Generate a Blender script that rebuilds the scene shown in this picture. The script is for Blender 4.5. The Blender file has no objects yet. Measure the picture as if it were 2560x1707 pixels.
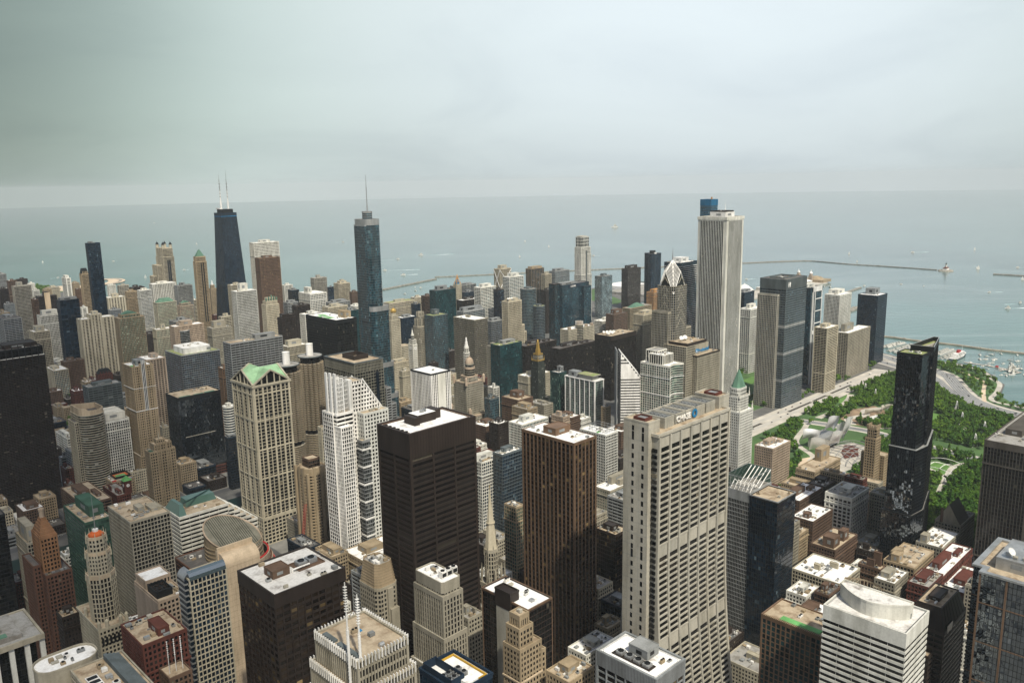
import bpy, math, random
from mathutils import Matrix, Vector
R = math.radians
scene = bpy.context.scene
col = scene.collection
# ------------------------------------------------------------------ camera
cam = bpy.data.cameras.new("camera"); cam_ob = bpy.data.objects.new("camera", cam); col.objects.link(cam_ob)
cam.sensor_width = 36.0; cam.lens = 28.8; cam.clip_start = 1.0; cam.clip_end = 60000.0
CAM = Vector((4.7, -1.8, 409.4))
yaw, pitch, roll = R(44.45), R(11.05), R(-1.065)
fv = Vector((math.sin(yaw)*math.cos(pitch), math.cos(yaw)*math.cos(pitch), -math.sin(pitch)))
rv = Vector((math.cos(yaw), -math.sin(yaw), 0)); uv_ = rv.cross(fv)
rr = math.cos(roll)*rv + math.sin(roll)*uv_; uu = -math.sin(roll)*rv + math.cos(roll)*uv_
cam_ob.matrix_world = Matrix(((rr.x, uu.x, -fv.x, CAM.x), (rr.y, uu.y, -fv.y, CAM.y), (rr.z, uu.z, -fv.z, CAM.z), (0, 0, 0, 1)))
scene.camera = cam_ob
# ------------------------------------------------------------------ sky, sun, exposure
SUN_AZ, SUN_EL = R(202), R(54)
world = bpy.data.worlds.new("World"); scene.world = world; world.use_nodes = True
nt = world.node_tree; nt.nodes.clear()
def N(t, kind, **kw):
    n = t.nodes.new(kind)
    for k, v in kw.items(): setattr(n, k, v)
    return n
def ramp(t, stops, interp='LINEAR'):
    n = N(t, 'ShaderNodeValToRGB'); e = n.color_ramp.elements; n.color_ramp.interpolation = interp
    while len(e) < len(stops): e.new(0.5)
    for el, (p, c) in zip(e, stops): el.position = p; el.color = (c[0], c[1], c[2], 1) if len(c) == 3 else c
    return n
def math_(t, op, a, b=None):
    n = N(t, 'ShaderNodeMath', operation=op)
    for i, v in enumerate((a, b)):
        if v is None: continue
        if isinstance(v, (int, float)): n.inputs[i].default_value = v
        else: t.links.new(v, n.inputs[i])
    return n.outputs[0]
def mix(t, f, a, b, mode='MIX'):
    n = N(t, 'ShaderNodeMix', data_type='RGBA', blend_type=mode)
    for s, v in ((n.inputs[0], f), (n.inputs[6], a), (n.inputs[7], b)):
        if isinstance(v, (int, float)): s.default_value = v
        elif isinstance(v, tuple): s.default_value = (v[0], v[1], v[2], 1)
        else: t.links.new(v, s)
    return n.outputs[2]
out = N(nt, 'ShaderNodeOutputWorld'); bg = N(nt, 'ShaderNodeBackground'); nt.links.new(bg.outputs[0], out.inputs[0])
tc = N(nt, 'ShaderNodeTexCoord'); sep = N(nt, 'ShaderNodeSeparateXYZ'); nt.links.new(tc.outputs['Generated'], sep.inputs[0])
zc = math_(nt, 'MAXIMUM', sep.outputs[2], 0.0)
cmb = N(nt, 'ShaderNodeCombineXYZ'); nt.links.new(sep.outputs[0], cmb.inputs[0]); nt.links.new(sep.outputs[1], cmb.inputs[1])
nt.links.new(math_(nt, 'MAXIMUM', sep.outputs[2], 0.015), cmb.inputs[2])
sky = N(nt, 'ShaderNodeTexSky', sky_type='NISHITA'); sky.sun_disc = False
sky.sun_elevation = SUN_EL; sky.sun_rotation = SUN_AZ; sky.altitude = 200; sky.dust_density = 3.0
nt.links.new(cmb.outputs[0], sky.inputs[0])
# overcast layer: cloud cover, viewing glass darkening painted into the north, streaked by distance
den = math_(nt, 'ADD', zc, 0.22)
cx = math_(nt, 'DIVIDE', sep.outputs[0], den); cy = math_(nt, 'DIVIDE', sep.outputs[1], den)
cv = N(nt, 'ShaderNodeCombineXYZ'); nt.links.new(cx, cv.inputs[0]); nt.links.new(cy, cv.inputs[1])
n1 = N(nt, 'ShaderNodeTexNoise'); n1.inputs['Scale'].default_value = 1.1; n1.inputs['Detail'].default_value = 6; n1.inputs['Roughness'].default_value = 0.55
n1.inputs['Distortion'].default_value = 0.6
nt.links.new(cv.outputs[0], n1.inputs['Vector'])
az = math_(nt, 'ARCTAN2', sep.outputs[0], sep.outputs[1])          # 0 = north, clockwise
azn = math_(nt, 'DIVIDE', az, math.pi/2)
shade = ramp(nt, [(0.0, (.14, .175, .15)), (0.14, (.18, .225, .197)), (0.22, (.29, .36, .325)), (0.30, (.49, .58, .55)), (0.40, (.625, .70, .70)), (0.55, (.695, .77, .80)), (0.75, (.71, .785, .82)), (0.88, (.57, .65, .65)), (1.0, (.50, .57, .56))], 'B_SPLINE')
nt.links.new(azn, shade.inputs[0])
cl = ramp(nt, [(0.32, (.93, .935, .945)), (0.5, (1.0, 1.0, 1.0)), (0.68, (1.035, 1.035, 1.03))])
nt.links.new(n1.outputs[0], cl.inputs[0])
band = ramp(nt, [(0.0, (.77, .785, .785)), (0.04, (.84, .85, .85)), (0.10, (.93, .935, .935)), (0.2, (1.0, 1.0, 1.0)), (1.0, (1.06, 1.06, 1.06))])
nt.links.new(zc, band.inputs[0])
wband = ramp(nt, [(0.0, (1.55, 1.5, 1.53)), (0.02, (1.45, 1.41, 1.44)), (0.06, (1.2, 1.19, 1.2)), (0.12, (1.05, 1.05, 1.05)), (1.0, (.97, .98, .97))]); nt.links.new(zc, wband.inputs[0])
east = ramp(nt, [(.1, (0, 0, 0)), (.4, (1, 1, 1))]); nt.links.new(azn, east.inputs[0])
added_cloud = mix(nt, 1.0, mix(nt, 1.0, shade.outputs[0], cl.outputs[0], 'MULTIPLY'), mix(nt, east.outputs[0], wband.outputs[0], band.outputs[0]), 'MULTIPLY')
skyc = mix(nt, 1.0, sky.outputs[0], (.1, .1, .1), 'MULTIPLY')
# the cloud sheet covers the north-east; sunward and overhead, out of view, thinned to cut fill light
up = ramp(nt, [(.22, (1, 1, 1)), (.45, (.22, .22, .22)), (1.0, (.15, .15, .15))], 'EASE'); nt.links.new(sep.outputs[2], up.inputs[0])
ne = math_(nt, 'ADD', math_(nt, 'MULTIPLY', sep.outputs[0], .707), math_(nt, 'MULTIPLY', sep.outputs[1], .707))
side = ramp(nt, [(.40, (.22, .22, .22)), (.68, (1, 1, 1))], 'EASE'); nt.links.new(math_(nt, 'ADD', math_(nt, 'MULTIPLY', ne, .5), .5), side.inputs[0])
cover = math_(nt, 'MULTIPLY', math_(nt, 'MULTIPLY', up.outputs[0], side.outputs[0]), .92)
nt.links.new(mix(nt, cover, skyc, added_cloud), bg.inputs[0]); bg.inputs[1].default_value = 1.0
sun = bpy.data.lights.new("sun", 'SUN'); sun.energy = 4.2; sun.angle = R(1.5); sun.color = (1.0, .955, .83)
sun_ob = bpy.data.objects.new("sun", sun); col.objects.link(sun_ob)
sdir = Vector((math.sin(SUN_AZ)*math.cos(SUN_EL), math.cos(SUN_AZ)*math.cos(SUN_EL), math.sin(SUN_EL)))
sun_ob.rotation_euler = sdir.to_track_quat('Z', 'Y').to_euler(); sun_ob.location = (0, 0, 900)
vs = scene.view_settings; scene.display_settings.display_device = 'sRGB'
vs.view_transform = 'Standard'; vs.look = 'None'; vs.exposure = 0.3; vs.gamma = 1.0
cy_ = scene.cycles; cy_.max_bounces = 5; cy_.diffuse_bounces = 2; cy_.glossy_bounces = 3; cy_.volume_bounces = 0; cy_.transmission_bounces = 2
cy_.use_denoising = True; cy_.caustics_reflective = False; cy_.caustics_refractive = False; cy_.sample_clamp_indirect = 4
STREETCARS=[(284,1120.2,1.571,2),(161.5,723.1,1.571,1),(1382.7,3003,0,0),(1321.2,2853,0,0),(1358.1,3153,0,2),(1223,1814.9,1.571,1),(417,1051.4,1.571,2),(1142.3,1693,0,1),(261.7,1043,0,2),(1342.7,1877,0,2)]
# ------------------------------------------------------------------ mesh helpers
class M:
 def __init__(s): s.v=[]; s.f=[]; s.uv=[]
 def quad(s,a,b,c,d,uv=None):
  n=len(s.v); s.v += [a,b,c,d]; s.f.append((n,n+1,n+2,n+3)); s.uv += uv or [(0,0)]*4
 def poly(s,pts):
  n=len(s.v); s.v += list(pts); s.f.append(tuple(range(n,n+len(pts)))); s.uv += [(0,0)]*len(pts)
 def prism(s,pl,z0,z1,pl2=None,bottom=False,top=True):
  q=pl2 or pl; k=len(pl)
  for i in range(k):
   j=(i+1) % k
   s.quad((*pl[i],z0),(*pl[j],z0),(*q[j],z1),(*q[i],z1))
  if top: s.poly([(*p,z1) for p in q])
  if bottom: s.poly([(*p,z0) for p in reversed(pl)])
 def box(s,x0,y0,z0,x1,y1,z1,bottom=True):
  s.prism([(x0,y0),(x1,y0),(x1,y1),(x0,y1)],z0,z1,bottom=bottom)
 def cyl(s,x,y,z0,z1,r,n=12,r2=None,top=True):
  r2=r if r2 is None else r2
  s.prism(ngon(x,y,r,n),z0,z1,ngon(x,y,max(r2,.01),n),top=top)
 def tube(s,p,q,r,n=6):
  p=Vector(p); q=Vector(q); d=(q-p).normalized(); a=d.orthogonal().normalized(); b=d.cross(a)
  c=[[(o + r*(math.cos(2*math.pi*i/n)*a + math.sin(2*math.pi*i/n)*b))[:] for i in range(n)] for o in (p,q)]
  for i in range(n): s.quad(c[0][i],c[0][(i+1) % n],c[1][(i+1) % n],c[1][i])
  s.poly(c[1]); s.poly(c[0][::-1])
 def lathe(s,x,y,prof,n=16):
  for (r0,z0),(r1,z1) in zip(prof,prof[1:]):
   s.prism(ngon(x,y,max(r0,.01),n),z0,z1,ngon(x,y,max(r1,.01),n),top=False)
  s.poly([(*p,prof[-1][1]) for p in ngon(x,y,max(prof[-1][0],.01),n)])
 def ring(s,pl,o,i,z0,z1,bottom=True):
  A=offset(pl,o); B=offset(pl,i); k=len(pl)
  for a in range(k):
   c=(a+1) % k
   s.quad((*A[a],z0),(*A[c],z0),(*A[c],z1),(*A[a],z1))
   s.quad((*A[a],z1),(*A[c],z1),(*B[c],z1),(*B[a],z1))
   if bottom: s.quad((*B[a],z0),(*B[c],z0),(*A[c],z0),(*A[a],z0))
   if i < 0: s.quad((*B[c],z0),(*B[a],z0),(*B[a],z1),(*B[c],z1))
 def build(s,name,mat,parent=None,smooth=False):
  if not s.f: return None
  me=bpy.data.meshes.new(name); me.from_pydata(s.v,[],s.f)
  ul=me.uv_layers.new(name="cells")
  ul.data.foreach_set("uv",[c for p in s.uv for c in p])
  me.materials.append(mat)
  if smooth: me.polygons.foreach_set("use_smooth",[True]*len(me.polygons))
  ob=bpy.data.objects.new(name,me); col.objects.link(ob)
  if parent: ob.parent=parent
  return ob
def ngon(x,y,r,n,a0=None):
 a0=math.pi/n if a0 is None else a0
 return [(x + r*math.cos(a0+2*math.pi*i/n),y + r*math.sin(a0+2*math.pi*i/n)) for i in range(n)]
def rect(x0,y0,x1,y1): return [(x0,y0),(x1,y0),(x1,y1),(x0,y1)]
def chamf(x0,y0,x1,y1,c): return [(x0+c,y0),(x1-c,y0),(x1,y0+c),(x1,y1-c),(x1-c,y1),(x0+c,y1),(x0,y1-c),(x0,y0+c)]
def rrect(x0,y0,x1,y1,r,n=4):
 o=[]
 for cx_,cy__,a in ((x1-r,y0+r,-90),(x1-r,y1-r,0),(x0+r,y1-r,90),(x0+r,y0+r,180)):
  for i in range(n+1):
   t=R(a + 90*i/n); o.append((cx_+r*math.cos(t),cy__+r*math.sin(t)))
 return o
def offset(pl,d):
 if abs(d) < 1e-9: return pl
 o=[]; k=len(pl)
 for i in range(k):
  x0,y0=pl[i-1]; x1,y1=pl[i]; x2,y2=pl[(i+1) % k]
  a=(y1-y0,x0-x1); b=(y2-y1,x1-x2)
  la=math.hypot(*a) or 1; lb=math.hypot(*b) or 1
  nx,ny=a[0]/la+b[0]/lb,a[1]/la+b[1]/lb
  dd=max(1+(a[0]*b[0]+a[1]*b[1])/(la*lb),.35)
  o.append((x1 + d*nx/dd,y1 + d*ny/dd))
 return o
def thing(name,label,cat,loc=(0,0,0),group=None):
 o=bpy.data.objects.new(name,None); col.objects.link(o); o.location=loc; o.empty_display_size=2
 o['label']=label; o['category']=cat
 if group: o['group']=group
 return o
def structure(o,kind='structure'): o['kind']=kind; return o
# ------------------------------------------------------------------ materials
MAT={}
def newmat(key):
 m=bpy.data.materials.new(key); m.use_nodes=True; MAT[key]=m
 t=m.node_tree; return m,t,t.nodes['Principled BSDF']
WALL=dict(white=(.61,.60,.54),cream=(.43,.39,.295),lime=(.30,.275,.215),tan=(.305,.24,.155),beige=(.36,.285,.215),concrete=(.355,.335,.28),
 grey=(.23,.24,.24),brown=(.115,.073,.05),dkbrown=(.030,.022,.018),black=(.011,.012,.013),redbrick=(.105,.036,.026),redbrown=(.115,.056,.036),rust=(.25,.13,.065),
 bronze=(.155,.098,.062),navy=(.014,.026,.042),bluegrey=(.10,.12,.125),teal=(.012,.04,.045),green=(.04,.095,.064),dkgreen=(.155,.15,.12),
 gold=(.45,.24,.09),blue=(.015,.12,.23),darkstone=(.035,.042,.035),copper=(.095,.19,.135),bright=(.72,.71,.68),steel=(.42,.43,.43),red=(.42,.03,.03),
 roofgreen=(.13,.36,.12),palegreen=(.31,.50,.29),bronzerib=(.075,.067,.057),orange=(.55,.12,.03),yellow=(.50,.30,.035),royal=(.010,.024,.045),skyblue=(.02,.20,.42),asphalt=(.05,.05,.052),goldleaf=(.55,.36,.10),sand=(.50,.40,.28))
def wall(key):
 k='wall_'+key
 if k in MAT: return MAT[k]
 m,t,p=newmat(k); c=WALL[key]
 g=N(t,'ShaderNodeTexCoord'); mp=N(t,'ShaderNodeMapping'); mp.inputs['Scale'].default_value=(.10,.10,.022)
 t.links.new(g.outputs['Object'],mp.inputs[0])
 n=N(t,'ShaderNodeTexNoise'); n.inputs['Scale'].default_value=1; n.inputs['Detail'].default_value=5; n.inputs['Roughness'].default_value=.6
 t.links.new(mp.outputs[0],n.inputs['Vector'])
 n2=N(t,'ShaderNodeTexNoise'); n2.inputs['Scale'].default_value=.9; n2.inputs['Detail'].default_value=3
 t.links.new(g.outputs['Object'],n2.inputs['Vector'])
 r1=ramp(t,[(.3,(.66,.65,.62)),(.6,(1.06,1.05,1.04))]); t.links.new(n.outputs[0],r1.inputs[0])
 r2=ramp(t,[(.3,(.9,.9,.9)),(.7,(1.06,1.06,1.06))]); t.links.new(n2.outputs[0],r2.inputs[0])
 oi=N(t,'ShaderNodeObjectInfo'); r3=ramp(t,[(0,(.90,.91,.92)),(1,(1.08,1.06,1.03))]); t.links.new(oi.outputs['Random'],r3.inputs[0])
 x=mix(t,1,mix(t,1,mix(t,1,c,r1.outputs[0],'MULTIPLY'),r2.outputs[0],'MULTIPLY'),r3.outputs[0],'MULTIPLY')
 t.links.new(x,p.inputs['Base Color']); p.inputs['Roughness'].default_value=.82; p.inputs['Specular IOR Level'].default_value=.2
 if key in ('steel','goldleaf'): p.inputs['Metallic'].default_value=.6; p.inputs['Roughness'].default_value=.4
 if key in ('black','navy','dkbrown','bronze'): p.inputs['Roughness'].default_value=.5
 return m
GLASS=dict(black=((.004,.0045,.005),(.014,.014,.013),(.16,.14,.10),.12,.3,.012),
 bronze=((.007,.0045,.003),(.022,.014,.008),(.20,.14,.065),.12,.3,.012),
 navy=((.004,.010,.018),(.010,.022,.036),(.09,.13,.15),.07,.5,.02),
 blue=((.007,.024,.034),(.016,.05,.064),(.13,.21,.23),.06,.6,.03),
 teal=((.004,.019,.022),(.009,.038,.042),(.08,.18,.18),.07,.5,.02),
 green=((.02,.04,.032),(.05,.095,.075),(.22,.28,.21),.1,.6,.02),
 grey=((.014,.016,.016),(.045,.05,.048),(.28,.28,.25),.1,.4,.02),
 cream=((.03,.027,.022),(.08,.07,.055),(.3,.26,.2),.15,.5,.01),
 sky=((.10,.14,.15),(.2,.27,.29),(.4,.46,.46),.04,1.0,.06),
 mirror=((.003,.004,.006),(.008,.012,.016),(.12,.13,.13),.02,.5,.10))
def glass(key):
 k='glass_'+key
 if k in MAT: return MAT[k]
 m,t,p=newmat(k); d,md,pl,ro,sp,jit=GLASS[key]
 u=N(t,'ShaderNodeUVMap'); u.uv_map='cells'
 fl=N(t,'ShaderNodeVectorMath',operation='FLOOR'); t.links.new(u.outputs[0],fl.inputs[0])
 oi=N(t,'ShaderNodeObjectInfo'); ad=N(t,'ShaderNodeVectorMath',operation='ADD'); t.links.new(fl.outputs[0],ad.inputs[0])
 sc=N(t,'ShaderNodeVectorMath',operation='SCALE'); t.links.new(oi.outputs['Random'],sc.inputs['Scale']); sc.inputs[0].default_value=(311,177,91)
 t.links.new(sc.outputs[0],ad.inputs[1])
 w=N(t,'ShaderNodeTexWhiteNoise',noise_dimensions='3D'); t.links.new(ad.outputs[0],w.inputs['Vector'])
 a=(.90,.96) if key not in ('mirror','black','navy','teal','blue') else (.975,.992)
 wvv=w.outputs['Value']
 r=ramp(t,[(0,d),(.5,d),(.72,md),(a[0],md),(a[1],tuple(.5*x+.5*y for x,y in zip(md,pl))),(1,pl)]); t.links.new(wvv,r.inputs[0])
 ns=N(t,'ShaderNodeTexNoise'); ns.inputs['Scale'].default_value=.13; ns.inputs['Detail'].default_value=2; t.links.new(ad.outputs[0],ns.inputs['Vector'])
 r2=ramp(t,[(.35,(.55,.55,.55)),(.65,(1.5,1.5,1.5))]); t.links.new(ns.outputs[0],r2.inputs[0])
 t.links.new(mix(t,1,r.outputs[0],r2.outputs[0],'MULTIPLY'),p.inputs['Base Color'])
 p.inputs['Roughness'].default_value=ro; p.inputs['IOR'].default_value=1.5; p.inputs['Specular IOR Level'].default_value=sp
 ge=N(t,'ShaderNodeNewGeometry'); sb=N(t,'ShaderNodeVectorMath',operation='SUBTRACT'); t.links.new(w.outputs['Color'],sb.inputs[0]); sb.inputs[1].default_value=(.5,.5,.5)
 s2=N(t,'ShaderNodeVectorMath',operation='SCALE'); t.links.new(sb.outputs[0],s2.inputs[0]); s2.inputs['Scale'].default_value=jit
 a2=N(t,'ShaderNodeVectorMath',operation='ADD'); t.links.new(ge.outputs['Normal'],a2.inputs[0]); t.links.new(s2.outputs[0],a2.inputs[1])
 tg=N(t,'ShaderNodeTexCoord'); wv=N(t,'ShaderNodeTexNoise'); wv.inputs['Scale'].default_value=.12; wv.inputs['Detail'].default_value=2; t.links.new(tg.outputs['Object'],wv.inputs['Vector']); sb2=N(t,'ShaderNodeVectorMath',operation='SUBTRACT'); t.links.new(wv.outputs['Color'],sb2.inputs[0]); sb2.inputs[1].default_value=(.5,.5,.5); s3=N(t,'ShaderNodeVectorMath',operation='SCALE'); t.links.new(sb2.outputs[0],s3.inputs[0]); s3.inputs['Scale'].default_value=.22 if key=='mirror' else .08
 a3=N(t,'ShaderNodeVectorMath',operation='ADD'); t.links.new(a2.outputs[0],a3.inputs[0]); t.links.new(s3.outputs[0],a3.inputs[1])
 nn=N(t,'ShaderNodeVectorMath',operation='NORMALIZE'); t.links.new(a3.outputs[0],nn.inputs[0]); t.links.new(nn.outputs[0],p.inputs['Normal'])
 if key=='mirror': p.inputs['Metallic'].default_value=0.0; p.inputs['IOR'].default_value=2.5; p.inputs['Specular Tint'].default_value=(.80,.90,1,1)
 if key=='sky': p.inputs['IOR'].default_value=2.0
 if key=='blue': p.inputs['IOR'].default_value=1.7
 return m
ROOF=dict(W=((.78,.77,.74),(.33,.29,.24),.60),G=((.30,.29,.265),(.18,.165,.14),.5),T=((.42,.34,.235),(.23,.165,.10),.5),D=((.085,.078,.072),(.18,.155,.13),.55),N=((.20,.25,.07),(.30,.26,.17),.5),S=((.62,.60,.56),(.10,.075,.055),.56))
def roofmat(key):
 k='roof_'+key
 if k in MAT: return MAT[k]
 m,t,p=newmat(k); c,d,th=ROOF[key]
 g=N(t,'ShaderNodeTexCoord'); n=N(t,'ShaderNodeTexNoise'); n.inputs['Scale'].default_value=.11; n.inputs['Detail'].default_value=7; n.inputs['Roughness'].default_value=.62
 oi=N(t,'ShaderNodeObjectInfo'); ad=N(t,'ShaderNodeVectorMath',operation='ADD'); t.links.new(g.outputs['Object'],ad.inputs[0])
 cb=N(t,'ShaderNodeCombineXYZ'); t.links.new(math_(t,'MULTIPLY',oi.outputs['Random'],500),cb.inputs[0]); t.links.new(cb.outputs[0],ad.inputs[1])
 t.links.new(ad.outputs[0],n.inputs['Vector'])
 r=ramp(t,[(th-.08,c),(th+.01,tuple(.75*a+.25*b for a,b in zip(c,d))),(th+.12,d)]); t.links.new(n.outputs[0],r.inputs[0])
 n2=N(t,'ShaderNodeTexNoise'); n2.inputs['Scale'].default_value=.7; n2.inputs['Detail'].default_value=4; t.links.new(ad.outputs[0],n2.inputs['Vector'])
 r2=ramp(t,[(.3,(.84,.83,.82)),(.7,(1.06,1.06,1.06))]); t.links.new(n2.outputs[0],r2.inputs[0])
 t.links.new(mix(t,1,r.outputs[0],r2.outputs[0],'MULTIPLY'),p.inputs['Base Color']); p.inputs['Roughness'].default_value=.9
 return m
# ------------------------------------------------------------------ facade styles
ST=dict(grid=(2.8,.58,.3,3.6,.85,.25,2.0),grid2=(4.6,1.2,.5,4.2,1.3,.35,4.0),gridtall=(3.6,1.1,.5,4.0,1.4,.3,2),punch=(2.7,1.1,.2,3.5,1.4,.16,2.4),punch2=(3.2,1.0,.3,3.2,1.1,.2,4.0),
 vert=(2.8,.85,.4,3.8,.9,.12,3.2),band=(7.0,.5,.12,3.7,1.5,.4,2.6),bandw=(9.0,.25,.1,4.2,2.1,.55,2.6),band2=(2.4,.18,.12,3.9,.9,.22,2.4),bandx=(9,.2,.05,3.9,2.0,.3,9.5),
 curtain=(2.4,.22,.18,3.9,.7,.08,2.4),line=(6.5,.5,.4,3.7,.5,.06,1.0),stripe=(7.5,3.4,.7,3.1,1.0,.45,2.5),stripe2=(4.6,1.5,.25,3.1,1.0,.5,2.5),
 thin=(2.6,.5,.35,3.9,1.1,.1,6.5),slab=(14,3.5,.35,3.1,1.2,.2,2.0),balc=(6.0,.7,.3,3.1,.55,1.3,2.0),slot=(22,1.3,.8,4.3,2.0,.35,15.0),fins=(1.7,.5,.7,4.2,1.4,.2,.8),chev=(5,1.2,.5,3.4,1.5,.9,8),marble=(2.2,.9,.4,4.0,.3,.1,2.2),arch=(4.5,1.6,.3,4.4,1.5,.24,3.0))
def isrect(p): return len(p)==4
class Bld:
 def __init__(s,rec):
  s.rec=rec; s.x,s.y,s.w,s.d,s.H=rec[2:7]; s.kind,s.wl,s.gl=rec[7]; s.rf=rec[8]
  s.t=thing(rec[0],rec[11],rec[1],(s.x,s.y,0)); s.ms={}; s.rng=random.Random(rec[11]); s.win=[]
  s.dist=math.hypot(s.x,s.y)
 def m(s,part,mat):
  return s.ms.setdefault((part,mat),M())
 def part(s,name,mat,smooth=False,label=None):   # a separate part mesh,built at finish
  k=(name,mat,len(s.ms)); s.ms[k]=M(); s.ms[k].smooth=smooth; s.ms[k].lab=label; return s.ms[k]
 def vol(s,pl,z0,z1,kind=None,wl=None,gl=None,roof=None,cap=None,parapet=.9,bw=None,fh=None,wins=True,capw=None,wl2=None,pw=None,sh=None,pd=None):
  kind=kind or s.kind; wl=wl or s.wl; gl=gl or s.gl; B=list(ST[kind])
  if cap is not None: B[6]=cap
  if bw: B[0]=bw
  if fh: B[3]=fh
  if pw: B[1]=pw
  if sh: B[4]=sh
  if pd: B[2]=pd
  if kind=='thin': wl2='black'
  b0,pw,pd,fh0,sh,sd,cp=B
  g=s.m('glazing',glass(gl)); f=s.m('facade',wall(wl)); fs=s.m('spandrels',wall(wl2)) if wl2 else f
  k=len(pl); zt=z1-cp; nf=max(1,round((zt-z0)/fh0)); fh=(zt-z0)/nf; ua=0
  for i in range(k):
   p,q=pl[i],pl[(i+1) % k]; L=math.hypot(q[0]-p[0],q[1]-p[1])
   if L < .05: continue
   ux,uy=(q[0]-p[0])/L,(q[1]-p[1])/L; nx,ny=uy,-ux
   nb=max(1,round(L/b0)); bw_=L/nb
   u0=math.floor(ua); ua=u0+nb+3
   g.quad((*p,z0),(*q,z0),(*q,z1-.3),(*p,z1-.3),[(u0,0),(u0+nb,0),(u0+nb,(z1-z0)/fh),(u0,(z1-z0)/fh)])
   if L > b0*.8:
    for j in range(nb+1):
     c=j*bw_; a0,a1=c-pw/2,c+pw/2
     if k > 4 and (j==0 or j==nb) and L < b0*1.6: continue
     a0=max(a0,.02); a1=min(a1,L-.02)
     A=(p[0]+ux*a0,p[1]+uy*a0); Bq=(p[0]+ux*a1,p[1]+uy*a1)
     A2=(A[0]+nx*pd,A[1]+ny*pd); B2=(Bq[0]+nx*pd,Bq[1]+ny*pd); zz=z1-.35
     f.quad((*A2,z0),(*B2,z0),(*B2,zz),(*A2,zz)); f.quad((*A,z0),(*A2,z0),(*A2,zz),(*A,zz)); f.quad((*B2,z0),(*Bq,z0),(*Bq,zz),(*B2,zz))
    if wins and len(s.win) < 6000 and nx+ny < -.5 and bw_-pw > .5 and kind not in ('curtain','line'):
     for kf in range(nf-1,max(-1,nf-45),-1):
      for j in range(nb):
       s.win.append(((p[0]+ux*(j+.5)*bw_,p[1]+uy*(j+.5)*bw_,z0+kf*fh+sh),bw_-pw-.06,fh-sh-.06,(ux,uy),gl))
  for kf in range(nf):
   z=z0+kf*fh
   fs.ring(pl,sd,0,z,z+sh)
  f2=s.part('cornice',wall(capw)) if capw else f
  f2.ring(pl,max(pd,sd)+.06,-.45,zt,z1)
  if isrect(pl) and pw > .3 and kind not in ('curtain','line'):
   e=max(pd,sd)+.03; c=max(pw*.9,.5)
   xs=[p[0] for p in pl]; ys=[p[1] for p in pl]
   for sx,X in ((-1,min(xs)),(1,max(xs))):
    for sy,Y in ((-1,min(ys)),(1,max(ys))):
     x0,x1=(X-e,X+c) if sx < 0 else (X-c,X+e); y0,y1=(Y-e,Y+c) if sy < 0 else (Y-c,Y+e)
     f.box(x0,y0,z0,x1,y1,zt+.02,bottom=False)
  s.m('roof',roofmat(roof or s.rf)).poly([(*p,z1-parapet) for p in pl])
 def box(s,x0,y0,x1,y1,z0,z1,**kw): s.vol(rect(x0,y0,x1,y1),z0,z1,**kw)
 def pent(s,x0,y0,x1,y1,z0,h,wl=None,roof=None):
  p=s.part('penthouse',wall(wl or s.pw())); p.box(x0,y0,z0,x1,y1,z0+h,bottom=False)
  p.ring(rect(x0,y0,x1,y1),.12,-.2,z0+h-.5,z0+h+.35)
  n=max(1,int((x1-x0)/2.2))
  lm_=wall('grey' if (wl or s.pw()) not in ('grey',) else 'black'); lv=s.part('louvre',lm_)
  if x1-x0 > 3 and h > 2:
   lv.box(x0+.25*(x1-x0),y0-.06,z0+.35*h,x0+.6*(x1-x0),y0+.1,z0+.75*h)
   if y1-y0 > 3: s.part('louvre',lm_).box(x0-.06,y0+.3*(y1-y0),z0+.35*h,x0+.1,y0+.6*(y1-y0),z0+.75*h)
 def pw(s): return {'black': 'dkbrown','navy': 'grey','teal': 'grey','white': 'white'}.get(s.wl,s.wl)
 def unit(s,x,y,z,w,d,h,kind=0,wl='steel'):
  u=s.part('cooling_unit' if kind==0 else 'roof_vent',wall(wl))
  u.box(x,y,z+.3,x+w,y+d,z+h)
  for px in (x+.1,x+w-.3):
   for py in (y+.1,y+d-.3): u.box(px,py,z-.2,px+.2,py+.2,z+.3)
  if kind==0:
   f=s.part('fan',wall('black')); nn=max(1,int(w/d)) if w > d else 1
   for i in range(nn):
    r=min(w/nn,d)*.36; cx_=x+(i+.5)*w/nn; cyy=y+d/2
    f.ring(ngon(cx_,cyy,r,12),.12,-.12,z+h,z+h+.45); f.poly([(*p,z+h+.1) for p in ngon(cx_,cyy,r-.1,12)])
 def clutter(s,x0,y0,x1,y1,z,n,avoid=()):
  rg=s.rng
  for i in range(n):
   for _ in range(12):
    w=rg.uniform(1.2,4.2); d=rg.uniform(1.2,3.2); x=rg.uniform(x0+1,max(x0+1.1,x1-w-1)); y=rg.uniform(y0+1,max(y0+1.1,y1-d-1))
    if x+w > x1-.6 or y+d > y1-.6: continue
    if any(x < a[2]+.3 and x+w > a[0]-.3 and y < a[3]+.3 and y+d > a[1]-.3 for a in avoid): continue
    avoid=list(avoid)+[(x,y,x+w,y+d)]
    s.unit(x,y,z,w,d,rg.uniform(1,2.4),kind=rg.choice((0,1,1)),wl=rg.choice(('steel','grey','concrete','bright','tan'))); break
 def std(s,H=None,ph=True,clutter=None,**kw):
  H=H or s.H; s.box(0,0,s.w,s.d,0,H,**kw)
  if ph: s.tops(H,clutter)
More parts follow.
